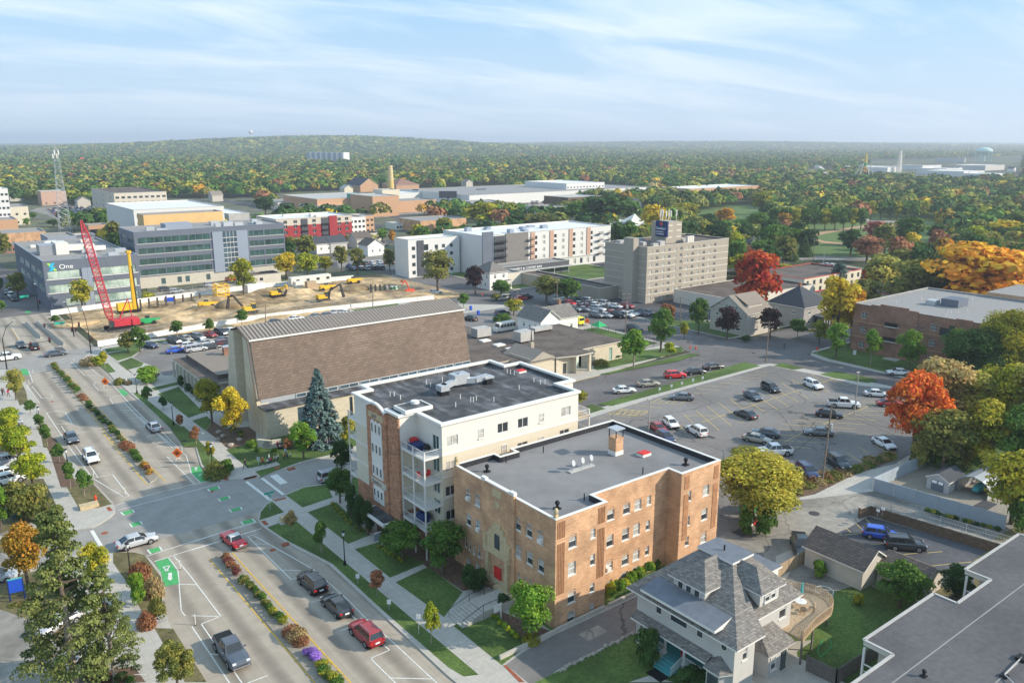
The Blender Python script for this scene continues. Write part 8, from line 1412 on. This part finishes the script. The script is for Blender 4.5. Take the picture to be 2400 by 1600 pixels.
x,y,h_=spot(R18,683,985,850);t=thing('estate_sign','white hanging sign post on the brick house lawn','sign',(x,y,.13));MB().box(x-.06,x+.06,y-.06,y+.06,.13,2.2,'white_trim').build('post',t);q=MB();q.box(x-1.1,x,y-.05,y+.05,2.0,2.1,'white_trim');q.box(x-1.0,x-.15,y-.03,y+.03,1.25,1.9,'sign_white');q.build('sign_panel',t)
t=thing('stair_railing','black iron handrails along the brick house entrance steps','railing',(46.3,69.4,.13))
for yy in(69.6,72.5):
 q=MB();q.path([(46.4,yy,1.05),(49.3,yy,1.95),(53.6,yy,2.0)],.035,6,'black_metal');q.path([(46.4,yy,.2),(46.4,yy,1.05)],.03,5,'black_metal');q.path([(49.3,yy,1.0),(49.3,yy,1.95)],.03,5,'black_metal');q.path([(51.5,yy,1.1),(51.5,yy,1.97)],.03,5,'black_metal');q.build('handrail',t)
# dumpster, open trash, bench, bike racks, mailboxes, play tent, manholes
x,y=R8(1190,1330);t=thing('dumpster','green dumpster with black lid behind the brick house','dumpster',(x,y,.14));q=MB();q.prism([(x-1.3,y-1),(x+1.3,y-1),(x+1.3,y+1),(x-1.3,y+1)],.3,1.6,'green_paint');q.box(x-1.4,x+1.4,y-1.1,y+1.1,1.6,1.72,'black');q.build('bin',t)
x,y=R8(1175,1440);t=thing('scrap_heap','heap of white and red discarded household things by the dumpster','rubbish',(x,y,.14));q=MB();q.box(x-.9,x+.5,y-.6,y+.5,.14,.9,'white');q.build('box',t);q=MB();q.ball((x,y-.2,1.0),(.9,.6,.35),'white',8,5,.1);q.build('sack',t);q=MB();q.box(x+.6,x+1.2,y-.7,y+.6,.14,1.3,'red');q.build('crate',t)
x,y=R13(2110,405);t=thing('bench','dark metal bench at the church corner','bench',(x,y,.13));q=MB();q.box(x-.8,x+.8,y-.25,y+.25,.5,.56,'black_metal');q.build('seat',t);q=MB();q.box(x-.8,x+.8,y+.22,y+.28,.56,1.0,'black_metal');q.build('backrest',t);[MB().box(x+s,x+s+.06,y-.22,y+.22,.13,.5,'black_metal').build('leg',t)for s in(-.7,.64)]
for i in range(5):
 x,y=R14(1395+i*28,1055-i*12);q=MB();P_=[(x+.35*cos(a_)*1,y,.14+max(0,.85*sin(a_)))for a_ in[pi*j/8 for j in range(9)]];q.path(P_,.03,5,'galv');tag(q.build('bike_rack',org=(x,y,.13)),'one hoop of the bicycle rack row at the left kerb','bike rack','bicycle rack hoops')
for i,(cx,cy)in enumerate(((405,305),(475,350))):x,y=R7(cx,cy);t=thing('mailbox','blue mailbox %s'%('on the strip beyond the church roof end','at the kerb beyond the church roof end')[i],'mailbox',(x,y,.13));q=MB();q.box(x-.35,x+.35,y-.3,y+.3,.4,1.4,'blue');q.tube((x-.35,y,1.4),(x+.35,y,1.4),.3,.3,10,'blue');q.build('box',t,bevel=.03);[MB().box(x+s-.03,x+s+.03,y-.25,y+.25,.13,.4,'blue').build('leg',t)for s in(-.3,.3)]
x,y=R7(1580,510);t=thing('play_shelter','green pyramid-roofed play shelter behind the parish hall','shelter',(x,y,.13));q=MB();[q.poly([(x+s[0],y+s[1],2.2),(x+e[0],y+e[1],2.2),(x,y,3.6)],'green_paint')for s,e in(((-1.8,-1.8),(1.8,-1.8)),((1.8,-1.8),(1.8,1.8)),((1.8,1.8),(-1.8,1.8)),((-1.8,1.8),(-1.8,-1.8)))];q.build('roof',t);[MB().tube((x+a_,y+b_,.13),(x+a_,y+b_,2.2),.06,.06,6,'green_paint').build('post',t)for a_ in(-1.5,1.5)for b_ in(-1.5,1.5)]
chainlink('playground_fence','thin fence around the playground behind the parish hall',[(148.5,172),(165.5,172),(165.5,148),(149,148)],1.3,.13,3,'black_metal')
mk=MB()
for fn,cx,cy,r_ in((R13,960,975,.45),(R15,740,347,.4),(R8,1695,1350,.8),(R13,1945,592,.35),(R5,480,1140,.4),(R8,1225,92,.4),(R16,390,577,.5)):x,y=fn(cx,cy);mk.tube((x,y,.012),(x,y,.17 if fn in(R8,R16)else.03),r_,r_,16,'rust' if fn is not R8 else 'asphalt_dark')
mk.build('manhole_cover',kind='structure');q=MB();x,y=R15(860,298);q.box(x-.5,x+.5,y-.4,y+.4,.01,.16,'rust');x,y=R16(520,585);q.box(x-.6,x+.6,y-.4,y+.4,.01,.17,'rust');x,y=R13(1690,135);q.box(x-.5,x+.5,y-.4,y+.4,.01,.16,'black');q.build('storm_drain',kind='structure')
for i,(a,b)in enumerate((((46.2,62.3),(54.3,62.4)),((54.4,62.5),(62,62.6)),((62.6,62.6),(83,62.6)))):q=MB();q.beam((*a,.35),(*b,.35),.3,.5,'kerb');tag(q.build('low_wall',org=(*a,.13)),'low concrete wall along the driveway, %s'%('the part on the lawn','the part at the brick corner','the long part below the shrubs')[i],'wall')
for i in range(22):u=i/21;x=50+u*11;y=56.9+rnd.uniform(-.2,.2);r_=rnd.uniform(.15,.3);q=MB();q.ball((x,y,.2),(r_*1.4,r_,r_*.8),'boulder',7,5,.12);tag(q.build('edging_stone',org=(x,y,.14)),'rough stone edging the lawn beside the driveway','stone','driveway edging stones')
for i,p in enumerate(((R6,40,1500),(R6,90,1470),(R13,2200,130),(R13,2120,180),(R13,2010,60),(R17,600,1130))):x,y=p[0](p[1],p[2]);q=MB();q.ball((x,y,.3),(.6,.5,.4),'boulder',8,6,.15);tag(q.build('boulder',org=(x,y,.13)),'pale boulder in the church corner bed','boulder','church bed boulders')
x,y=R11(560,1500);q=MB();q.box(x-.8,x+1.2,y-1,y+1,.15,.2,'black');tag(q.build('door_mat',org=(x,y,.14)),'dark mat at the foot of the teal porch steps','mat')
P_=[R12(500,1180),R12(450,1290),R12(480,1340),R12(590,1240),R12(560,1160)];q=MB();q.path([(*p,.17)for p in P_],.035,5,'hosegreen');tag(q.build('garden_hose',org=(*P_[0],.14)),'green garden hose looped on the back lawn','hose')
# ---- building site
def barrier(pts,label,h_=1.1,seg=3.2,m='barrier',g='white site barrier blocks'):
 for a,b in zip(pts[:-1],pts[1:]):
  A=Vector(a);d=Vector(b)-A;n=max(1,int(d.length/seg));u=d.normalized();w_=Vector((-u.y,u.x))
  for i in range(n):
   p=A+d*(i/n);e=A+d*((i+.985)/n);q=MB();pr=[(-.3,0),(-.3,.18),(-.1,.4),(-.08,h_),(.08,h_),(.1,.4),(.3,.18),(.3,0)];F=[[(c.x+w_.x*s,c.y+w_.y*s,z)for s,z in pr]for c in(p,e)]
   for j in range(8):k=(j+1)%8;q.poly([F[0][j],F[0][k],F[1][k],F[1][j]],m)
   q.poly(F[0][::-1],m);q.poly(F[1],m);tag(q.build('barrier_block',org=(p.x,p.y,0)),label,'barrier',g)
near_=[R5(900,635),R5(1600,515),R5(2352,390),R6(1040,310),R6(2030,200)];far_=[R5(470,350),R5(1240,245),R5(2352,100),R2(900,1390)]
barrier(near_,'white concrete block in the long barrier on the near side of the building site',1.5,6,'barrier','near side site barrier');barrier(far_,'white concrete block in the barrier on the far side of the building site',1.7,7,'barrier','far side site barrier')
barrier([R5(240,425),R5(380,560)],'pale concrete barrier splitting the far roadway',.9,4,'kerb','roadway barriers');barrier([R5(340,420),R5(590,625)],'grey concrete barrier along the site sidewalk',.9,4,'kerb','sidewalk barriers')
chainlink('site_fence','chain-link fence behind the near white barrier',[R5(900,590),R5(1500,490),R5(2352,355),R6(1000,265),R6(2030,160)],2.0,.3,4);chainlink('site_fence','chain-link fence at the right end of the building site',[R6(2030,160),R2(1250,1400)],2.0,.3,4);chainlink('site_fence','chain-link fence on the far side of the building site',[R5(480,300),R5(1350,190),R5(2352,60)],2.0,.2,4)
bx,by=R5(1110,478);YB=polar(bx,by)[1];t=thing('crawler_crane','bright red crawler crane with a long lattice boom','crane',(bx,by,0))
for s in(-2.3,2.3):q=MB();q.box(bx-4,bx+4,by+s-.6,by+s+.6,.1,1.1,'black');q.build('track',t,bevel=.2)
q=MB();q.box(bx-2.5,bx+4.5,by-1.7,by+1.7,1.3,3.3,'crane_red');q.box(bx+3,bx+5.2,by-2,by+2,1.3,3.0,'crane_red');q.build('house',t);q=MB();q.box(bx-3.4,bx-2,by-2.4,by-1.2,1.3,3.2,'glass');q.build('cab',t)
tip=Vector(AP(190,517,YB+4));root_=Vector((bx-2.2,by,2));ax=(tip-root_).normalized();s1=ax.cross(Vector((0,1,0))).normalized();s2=ax.cross(s1);q=MB();n=26;Lb=(tip-root_).length
def bp(k,i):w_=.2+.72*min(1,k/2.5,(n-k)/4);return root_+ax*(Lb*k/n)+s1*(w_*(1,1,-1,-1)[i])+s2*(w_*(1,-1,-1,1)[i])
for k in range(n):
 for i in range(4):j=(i+1)%4;q.tube(bp(k,i),bp(k+1,i),.12,.12,4,'crane_red',False);q.tube(bp(k,i),bp(k+1,j),.09,.09,3,'crane_red',False);q.tube(bp(k+1,i),bp(k+1,j),.08,.08,3,'crane_red',False)
q.build('boom',t);q=MB();mt=Vector((bx+2.8,by,9));q.tube((bx,by,3.3),mt,.2,.15,5,'crane_red');q.tube((bx+3.5,by,3.3),mt,.15,.12,5,'crane_red');q.tube(mt,tip,.04,.04,4,'steel_dark');q.build('gantry',t);q=MB();q.tube(tip,(tip.x,tip.y,4),.03,.03,4,'steel_dark');q.build('cable',t)
x,y=R5(1190,325);t=thing('drill_rig','yellow drilling rig with a tall mast beside the red crane','drill rig',(x,y,0));q=MB();q.box(x-3.5,x+2,y-1.5,y+1.5,1.2,3.4,'yellow_paint');q.build('body',t,bevel=.15);Ym=polar(x,y)[1];m0=Vector(AP(0+1240/3.92,650+290/3.92,Ym));m1_=Vector(AP(1180/3.92,300+1150/3.92,Ym));q=MB();q.tube(m0,m1_,.75,.45,6,'yellow_paint');q.tube(m1_,m1_+Vector((0,0,.8)),.8,.8,6,'yellow_paint');q.tube(m0+Vector((.8,-.6,0)),m1_+Vector((.5,-.5,-4)),.2,.15,5,'steel_dark');q.build('mast',t)
for s in(-1.6,1.6):MB().box(x-3.2,x+3.2,y+s-.5,y+s+.5,.1,1.1,'black').build('track',t,bevel=.2)
def excavator(fn,cx,cy,pts,label,boom_m='yellow_paint',hd=0):
 x,y=fn(cx,cy);t=thing('excavator',label,'excavator',(x,y,0));Y=polar(x,y)[1];o=ORG[fn]
 for s in(-1.2,1.2):MB().box(x-2,x+2,y+s-.35,y+s+.35,.5,1.3,'black').build('track',t,bevel=.15)
 q=MB();q.box(x-2.2,x+1.6,y-1.3,y+1.3,1.4,2.7,'yellow_paint');q.build('body',t,bevel=.12);q=MB();q.box(x+.3,x+1.6,y-1.35,y-.3,2.0,3.6,'glass');q.box(x+.25,x+1.65,y-1.4,y-.25,3.6,3.75,'yellow_paint');q.build('cab',t)
 P_=[AP(o[0]+a/3.92,o[1]+b/3.92,Y)for a,b in pts];q=MB();q.tube(P_[0],P_[1],.4,.38,6,boom_m);q.tube(P_[1],P_[2],.38,.25,6,boom_m);q.build('boom',t);q=MB();q.tube(P_[2],P_[3],.35,.6,6,'steel_dark');q.build('bucket',t)
excavator(R6,340,340,((290,290),(180,165),(140,180),(130,290)),'excavator with a dark arched boom nearest the church','steel_dark');excavator(R6,580,190,((590,140),(670,70),(675,110),(650,180)),'yellow excavator in the middle of the building site');excavator(R6,1010,225,((1060,190),(1070,120),(1165,60),(1200,180)),'excavator with a dark angular boom at the right of the site','steel_dark')
for fn,cx,cy,m,lb in((R5,1360,440,'green_paint','green telescopic handler beside the red crane'),(R6,1290,62,'yellow_paint','yellow telescopic handler by the far barrier'),(R6,1040,125,'yellow_paint','small yellow loader in the middle right of the site'),(R5,1900,285,'yellow_paint','yellow machine parts lying in the left of the site')):
 x,y=fn(cx,cy);t=thing('telehandler',lb,'site vehicle',(x,y,0));q=MB();q.box(x-2.6,x+2.2,y-1,y+1,.9,1.9,m);q.build('body',t,bevel=.12);q=MB();q.box(x-.5,x+.7,y+.1,y+1.1,1.9,2.9,'glass');q.build('cab',t);q=MB();q.beam((x-2.8,y-.6,2.3),(x+3.6,y-.6,1.8),.5,.5,m);q.build('boom',t)
 for dx in(-1.8,1.6):
  for s in(-1,1):MB().tube((x+dx,y+s*1.0-.2,.9),(x+dx,y+s*1.0+.2,.9),.65,.65,12,'tyre').build('wheel',t)
def bx_(name,label,cat,fn,a,b,h_,m,dep=2.6,z0=.3,wins=0):
 p,r_=Vector(fn(*a)),Vector(fn(*b));t=thing(name,label,cat,(p.x,p.y,0));d=(r_-p).normalized();n=Vector((-d.y,d.x))*dep;q=MB();q.prism([tuple(p),tuple(r_),tuple(r_+n),tuple(p+n)],z0,z0+h_,m);q.build('body',t)
 for i in range(wins):c=p+(r_-p)*((i+.5)/wins);e=c+d*1.3;nn=Vector((d.y,-d.x))*.03;q=MB();q.prism([tuple(c+nn),tuple(e+nn),tuple(e),tuple(c)],z0+h_*.45,z0+h_*.75,'glass');q.build('window',t)
bx_('site_trailer','long white site office trailer behind the excavators','trailer',R6,(720,95),(1085,55),3.2,'white',3,.5,4);bx_('storage_container','white storage container at the left of the site office trailer','container',R6,(320,150),(480,125),2.8,'barrier');bx_('wooden_container','tan wooden container before the white trailer','container',R6,(868,118),(950,108),2.8,'wood',2.4);bx_('white_van_box','white box van beside the tan container','van',R6,(760,110),(830,100),2.4,'white',2.2);bx_('notice_board','white board at the clinic corner of the site','board',R5,(480,275),(560,265),3.4,'white',.3)
for i,(cx,m)in enumerate(((1610,'white'),(1650,'green_paint'),(1680,'green_paint'))):x,y=R6(cx,148);t=thing('portable_toilet',('white portable toilet at the right end of the site','left green portable toilet at the right end of the site','right green portable toilet at the right end of the site')[i],'portable toilet',(x,y,0));q=MB();q.box(x-.7,x+.7,y-.7,y+.7,.1,2.5,m);q.box(x-.75,x+.75,y-.75,y+.75,2.5,2.65,'white');q.build('cabin',t);MB().box(x-.45,x+.45,y-.74,y-.7,.3,2.2,'white').build('door',t)
x,y=R6(80,220);t=thing('shoring_tower','yellow lattice shoring tower in the excavation','scaffold',(x,y,0));q=MB();lattice(q,x,y,0,hgt(500+80/3.92,650+220/3.92,650+60/3.92),4.2,4.2,5,'yellow_paint',.17);q.build('lattice',t)
x,y=R6(1800,148);t=thing('boom_lift','red boom lift by the right end of the site','lift',(x,y,0));q=MB();q.box(x-1.8,x+1.8,y-1,y+1,.5,1.6,'hydrant');q.build('body',t,bevel=.1);q=MB();q.path([(x,y,1.6),(x-1.5,y,5),(x-2.6,y,3.8)],.2,6,'hydrant');q.build('boom',t)
x,y=R1(1630,1425);t=thing('boom_lift','orange boom lift before the larger slate office block','lift',(x,y,0));q=MB();q.box(x-1.8,x+1.8,y-1,y+1,.5,1.6,'hydrant');q.build('body',t,bevel=.1);Y=polar(x,y)[1];q=MB();P_=[(x,y,1.6),AP(1600/3.92,300+1330/3.92,Y),AP(1460/3.92,300+1255/3.92,Y)];q.path(P_,.22,6,'wood');q.build('boom',t);c=P_[2];q=MB();q.box(c[0]-2.2,c[0],c[1]-.6,c[1]+.6,c[2]-.9,c[2]+.2,'hydrant');q.build('basket',t)
for i in range(13):x,y=(R5(1297+i*78,300-i*9)if i<8 else R6(1450+(i-8)*42,155));q=MB();q.box(x-.25,x+.25,y-.25,y+.25,0,3.6,'steel_dark');tag(q.build('steel_pile',org=(x,y,0)),'dark steel pile standing in the excavation','steel pile','steel piles in the excavation')
for i,p in enumerate(((R5,1950,240,5,2.2),(R5,2320,230,4,1.6),(R6,200,270,5,2.4),(R6,1300,120,4,1.8),(R5,700,430,5,1.3))):x,y=p[0](p[1],p[2]);q=MB();q.ball((x,y,.2),(p[3]*1.4,p[3],p[4]),'dirt',16,10,.08);tag(q.build('dirt_pile',org=(x,y,0),smooth=True),('dirt pile before the shoring tower','dirt pile right of the shoring tower','dirt pile under the dark arched boom','dirt pile near the steel piles','low dirt pile at the left of the site')[i],'dirt pile')
x,y=R5(1560,235);q=MB();q.box(x-1.5,x+1.5,y-1,y+1,.2,1.8,'blue');q.tube((x-1,y,1.8),(x-1,y,2.6),.2,.2,6,'blue');tag(q.build('blue_generator',org=(x,y,0)),'blue pump unit among the steel piles','generator')
# ---- people: one skinned body per pose
def person_mesh(stride,arm,seed):
 me=bpy.data.meshes.new('p');V=[(0,0,.95),(0,0,1.2),(0,0,1.42),(0,0,1.52),(0,.02,1.64),(0,.01,1.74)];E_=[(0,1),(1,2),(2,3),(3,4),(4,5)];Rd=[.15,.14,.13,.055,.095,.07]
 for s in(-1,1):
  f=s*stride;n=len(V);V+=[(s*.1,0,.88),(s*.1,f*.25+.03,.48),(s*.1,f*.42,.09),(s*.1,f*.42+.15,.04)];E_+=[(0,n),(n,n+1),(n+1,n+2),(n+2,n+3)];Rd+=[.1,.07,.05,.045]
  n=len(V);V+=[(s*.19,0,1.4),(s*.24,-f*arm*.2,1.13),(s*.24,-f*arm*.42+.05,.9),(s*.23,-f*arm*.45+.08,.8)];E_+=[(2,n),(n,n+1),(n+1,n+2),(n+2,n+3)];Rd+=[.06,.048,.038,.032]
 me.from_pydata(V,E_,[]);o=bpy.data.objects.new('p',me);COL.objects.link(o);md=o.modifiers.new('s','SKIN');me.skin_vertices[0].data[0].use_root=True
 for i,r_ in enumerate(Rd):me.skin_vertices[0].data[i].radius=(r_,r_)
 sb=o.modifiers.new('u','SUBSURF');sb.levels=1;sb.render_levels=1;bpy.context.view_layer.update();dg=bpy.context.evaluated_depsgraph_get();m=bpy.data.meshes.new_from_object(o.evaluated_get(dg));bpy.data.objects.remove(o)
 m.name='person';m.materials.clear();[m.materials.append(M[k])for k in('cloth','trousers','skin','hair')]
 for p in m.polygons:z=p.center.z;x=abs(p.center.x);p.material_index=3 if z>1.68 or(z>1.56 and p.center.y<-.02)else(2 if z>1.47 or(x>.19 and z<.98)else(0 if z>.92 else(1 if z>.08 else 3)))
 return m
PM=[person_mesh(1,1,1),person_mesh(-.7,1,2),person_mesh(.15,.3,3)]
def person(fn,cx,yb,h_,colr,hd,label,g=None,i=0):
 x,y=fn(cx,yb);o=bpy.data.objects.new('person',PM[i%3]);COL.objects.link(o);o.location=(x,y,.14);o.rotation_euler=(0,0,radians(hd));o.scale=(h_/1.8,)*3;o.color=(*colr,1);tag(o,label,'person',g)
R20=reg(590,1010,9.8);ORG[R20]=(590,1010);ad=1.85;kd=1.25
KDS=[(258,820,ad,(.6,.05,.04),'person in red leading the line of walking children'),(370,790,kd,(.7,.7,.7),'child in white just behind the person in red'),(405,750,ad,(.6,.65,.6),'adult in pale clothes at the left of the walking children'),(420,760,kd,(.65,.1,.25),'child in pink near the front of the line'),(455,750,kd,(.6,.04,.08),'child in red beside the child in pink'),(515,720,kd,(.65,.55,.4),'child in cream, left of a pair in the line'),(568,715,kd,(.6,.6,.7),'child in white and blue with arms out'),(612,680,kd,(.65,.65,.4),'child in pale yellow behind the arms-out child'),(735,670,kd,(.7,.3,.1),'child in orange leading the second cluster'),(775,640,kd,(.6,.2,.15),'child in red at the middle of the second cluster'),(785,600,ad,(.4,.5,.55),'adult in pale blue in the second cluster'),(830,640,kd,(.1,.12,.3),'child in navy in the second cluster'),(900,640,kd,(.7,.7,.7),'child in white, last of the second cluster'),(1160,520,kd,(.05,.05,.06),'child in black alone under the green tree'),(1285,490,ad,(.65,.35,.05),'adult in an orange vest under the green tree'),(1405,450,kd,(.1,.1,.1),'child in dark clothes right of the orange vest'),(1500,410,kd,(.7,.7,.68),'child in white, first of the last cluster'),(1555,400,kd,(.05,.1,.3),'child in blue in the last cluster'),(1615,390,kd,(.6,.05,.05),'child in red in the last cluster'),(1675,360,kd,(.6,.5,.5),'child in pale clothes in the last cluster'),(1740,390,ad,(.35,.35,.4),'tall adult in grey at the end of the line'),(1790,375,ad,(.05,.06,.12),'adult in navy mid-stride at the end of the line')]
for i,(a,b,h_,c_,l)in enumerate(KDS):person(R20,a,b,h_,c_,90,l,None,i)
person(R16,100,585,1.9,(.04,.04,.05),120,'person in black walking on the church sidewalk corner',None,0);person(R5,80,1100,1.9,(.5,.04,.12),20,'person in a red top on the far left sidewalk',None,1);person(R5,25,1090,1.9,(.05,.05,.06),20,'left dark-clothed walker on the far left sidewalk',None,0);person(R5,40,1085,1.8,(.2,.2,.2),20,'right dark-clothed walker on the far left sidewalk',None,1);person(R9,148,655,1.9,(.03,.03,.035),30,'person in black standing in the avenue crossing',None,2);person(R8,2020,530,1.9,(.02,.08,.35),30,'person in blue beside the tall grey lamp pole',None,2)
# ---------------------------------------------------------------- woods: the nearest trees one by one, the far ones as one mass
def CPX(X,Y):
 d=Y*CP+H*SP;u=Y*SP-H*CP;return 1200+FPX*X/d,800-FPX*u/d
def inside(x,y,P_):
 c=False;j=len(P_)-1
 for i in range(len(P_)):
  xi,yi=P_[i];xj,yj=P_[j]
  if(yi>y)!=(yj>y)and x<(xj-xi)*(y-yi)/(yj-yi)+xi:c=not c
  j=i
 return c
bpy.context.view_layer.update()
FOOT=[];fr_=random.Random(12)
for o in COL.objects:
 if o.parent is None and o.get('category')in('building','house','hotel','church','apartment building','hall')and o.children:
  vs=[c.matrix_world@Vector(b)for c in o.children if c.type=='MESH' for b in c.bound_box];x0=min(v.x for v in vs);y0=min(v.y for v in vs);g_=max(6,min(70,(polar(x0,y0)[1]-350)*.09))if 'small' not in o.get('label','')else 24;FOOT.append((x0-g_*.6,max(v.x for v in vs)+5,y0-g_,max(v.y for v in vs)+4))
OPEN=[Z(R1,(400,720),(1000,715),(1010,860),(600,870),(430,800),(270,760)),Z(R2,(700,1000),(1500,930),(1500,1330),(700,1330)),Z(R2,(1650,640),(2400,640),(2400,800),(1700,780),(1100,850),(1080,700),(1650,700)),Z(R2,(1000,880),(1500,800),(1500,960),(1100,960)),Z(R3,(100,530),(1150,540),(1150,640),(150,640)),Z(R3,(950,780),(1450,780),(1450,1010),(950,1010)),Z(R3,(100,640),(520,640),(520,720),(150,720)),Z(R4,(250,960),(560,900),(900,860),(1150,850),(1610,880),(1620,1080),(1300,1140),(400,1180)),Z(R4,(270,1160),(900,1180),(1400,1220),(1400,1260),(900,1380),(280,1370)),Z(R4,(880,820),(1500,840),(1500,890),(880,880)),Z(R3,(1500,800),(2200,690),(2352,780),(2352,1000),(1750,1000)),Z(R4,(900,300),(1700,290),(2352,270),(2352,500),(1400,500),(900,470)),Z(R4,(330,380),(620,380),(620,440),(330,450)),Z(R4,(0,930),(900,850),(1600,850),(1620,940),(0,1000)),Z(R4,(1970,650),(2110,655),(2100,750),(1970,740)),Z(R2,(180,600),(1650,540),(1650,760),(180,790)),Z(R2,(0,760),(500,780),(500,850),(0,860)),Z(R2,(1700,540),(2352,530),(2352,650),(1700,640)),Z(R1,(0,700),(330,690),(560,960),(980,960),(980,1560),(0,1560)),Z(R1,(970,640),(2352,650),(2352,900),(970,900)),Z(R3,(0,640),(480,640),(480,800),(0,800))]
def blocked(x,y):
 X,Y=polar(x,y);yr=CPX(X,Y)
 if x<14 and y<420 and x>-60 or Y<330 and yr[0]<1650 or Y<290:return True
 if yr[1]>506 and yr[0]<1500 and(x<186 and y<350 or fr_.random()>.16)or yr[1]>700 and yr[0]<2350 or(186<x<262 and y<335):return True
 for a,b,c,d in FOOT:
  if a<x<b and c<y<d:return True
 for p in OPEN:
  if inside(x,y,p):return True
 for a in(30,177,261,307):
  if abs(x-a)<11 and y<820:return True
 for a in(342,406):
  if abs(y-a)<9:return True
 return False
W=[('dgreen',28),('green',22),('olive',24),('ygreen',9),('yellow',1.6),('orange',.8),('orange_green',2.2),('rust',2.5),('olive_l',6),('red',.25),('tan',1.5)];WP_=[w_[0]for w_ in W];WW=[w_[1]for w_ in W]
occ={}
def free(x,y,r):
 k=(int(x//12),int(y//12))
 for i in(-1,0,1):
  for j in(-1,0,1):
   for(a,b,c)in occ.get((k[0]+i,k[1]+j),()):
    if(a-x)**2+(b-y)**2<(.62*(c+r))**2:return False
 return True
def put(x,y,r):occ.setdefault((int(x//12),int(y//12)),[]).append((x,y,r))
for x,y,r in TREES:put(x,y,r)
n_ind=0;far=[]
cand=[]
for i in range(60000):
 Y=300*(3600/300)**(fr_.random()**.62);X=fr_.uniform(-.72,.72)*Y;cand.append((Y,X))
cand.sort()
lab=['dark green tree','green tree','olive tree','yellow-green tree','yellow tree','orange tree','orange-tinged tree','rusty brown tree','pale olive tree','red tree','tan tree']
for Y,X in cand:
 x=X*FW[1]+Y*FW[0];y=-X*FW[0]+Y*FW[1];r=fr_.uniform(4.2,7.5)*(1 if Y<1500 else 1.25)
 if x<14 and y<420 and x>-60:continue
 if blocked(x,y)or not free(x,y,r):continue
# park land is thinner than the housing woods
 if 300<x<900 and y<330 and fr_.random()<.45:continue
 put(x,y,r);pal=fr_.choices(WP_,WW)[0]if Y<1500 or fr_.random()<.25 else fr_.choice(['dgreen','green','olive','olive','green'])
 if n_ind<190 and Y<900:
  side='left' if X<-.2*Y else('right' if X>.25*Y else 'middle')
  nm=lab[WP_.index(pal)];tree(x,y,r*fr_.uniform(1.7,2.2),r,'round',pal,'%s in the nearer woods, %s part of the view'%(nm,side),'l',0,'%ss of the nearer woods, %s'%(nm,side));n_ind+=1
 else:far.append((x,y,r,pal,Y))
for i in range(26000):
 Y=3400*(11500/3400)**fr_.random();X=fr_.uniform(-.72,.72)*Y;far.append((X*FW[1]+Y*FW[0],-X*FW[0]+Y*FW[1],fr_.uniform(12,24)*(Y/4000)**.5,fr_.choice(['dgreen','green','olive','olive','ygreen']),Y))
def forest(items):
 R=np.random.default_rng(5);A=[];Nn=[];Sz=[];Cc=[]
 for x,y,r,pal,Y in items:
  k=100 if Y<900 else(52 if Y<1600 else(24 if Y<3400 else 9));d=R.normal(size=(k,3));d/=np.linalg.norm(d,axis=1)[:,None];d[:,2]=np.abs(d[:,2])*1.1-.25
  zc=ghz(x,y)+r*1.05 if Y<3400 else ghz(x,y)+3;rz_=r*.85 if Y<3400 else 5
  lob=1+.22*np.sin(d[:,0]*5+x)*np.cos(d[:,1]*6+y);A.append(np.stack([x+d[:,0]*r*lob,y+d[:,1]*r*lob,zc+d[:,2]*rz_*lob],1));Nn.append(d+R.normal(scale=.28,size=(k,3))+[0,0,.2]);Sz.append(np.full(k,r*(.46 if k>60 else(.66 if k>20 else(.92 if k>10 else 1.5)))))
  c1,c2=PAL[pal];f=R.random()*.6+R.random((k,1))*.2;v=R.uniform(.85,1.12,(k,1))*R.uniform(.75,1.15);c=(np.array(c1)*(1-f)+np.array(c2)*f)*v*1.3;Cc.append(c)
 C=np.concatenate(A);n=len(C);me=leaf_mesh('woods',C,np.concatenate(Nn),np.concatenate(Sz),R,np.zeros((n,3)),'far_leaf',.9)
 at=me.attributes.new('leafcol','FLOAT_COLOR','FACE');c4=np.ones((n,4),dtype=np.float32);c4[:,:3]=np.concatenate(Cc);at.data.foreach_set('color',c4.ravel())
 o=bpy.data.objects.new('distant_woods',me);COL.objects.link(o);tag(o,'mixed green and autumn woods stretching to the horizon','woods',kind='stuff');print('FOREST',n,len(items))
forest(far)
# ---------------------------------------------------------------- haze
hm_=bpy.data.materials.new('haze');hm_.use_nodes=True;t_=hm_.node_tree;t_.nodes.clear();o_=N(t_,'ShaderNodeOutputMaterial');v_=N(t_,'ShaderNodeVolumePrincipled')
v_.inputs['Color'].default_value=(.8,.88,1,1);v_.inputs['Density'].default_value=1.6e-4;v_.inputs['Anisotropy'].default_value=.25;t_.links.new(v_.outputs[0],o_.inputs['Volume'])
q=MB();q.box(-14500,14600,-2500,14600,-1.2,150,'white');hb=q.mesh('haze');hb.materials.clear();hb.materials.append(hm_);ho=bpy.data.objects.new('haze',hb);COL.objects.link(ho);tag(ho,kind='stuff')
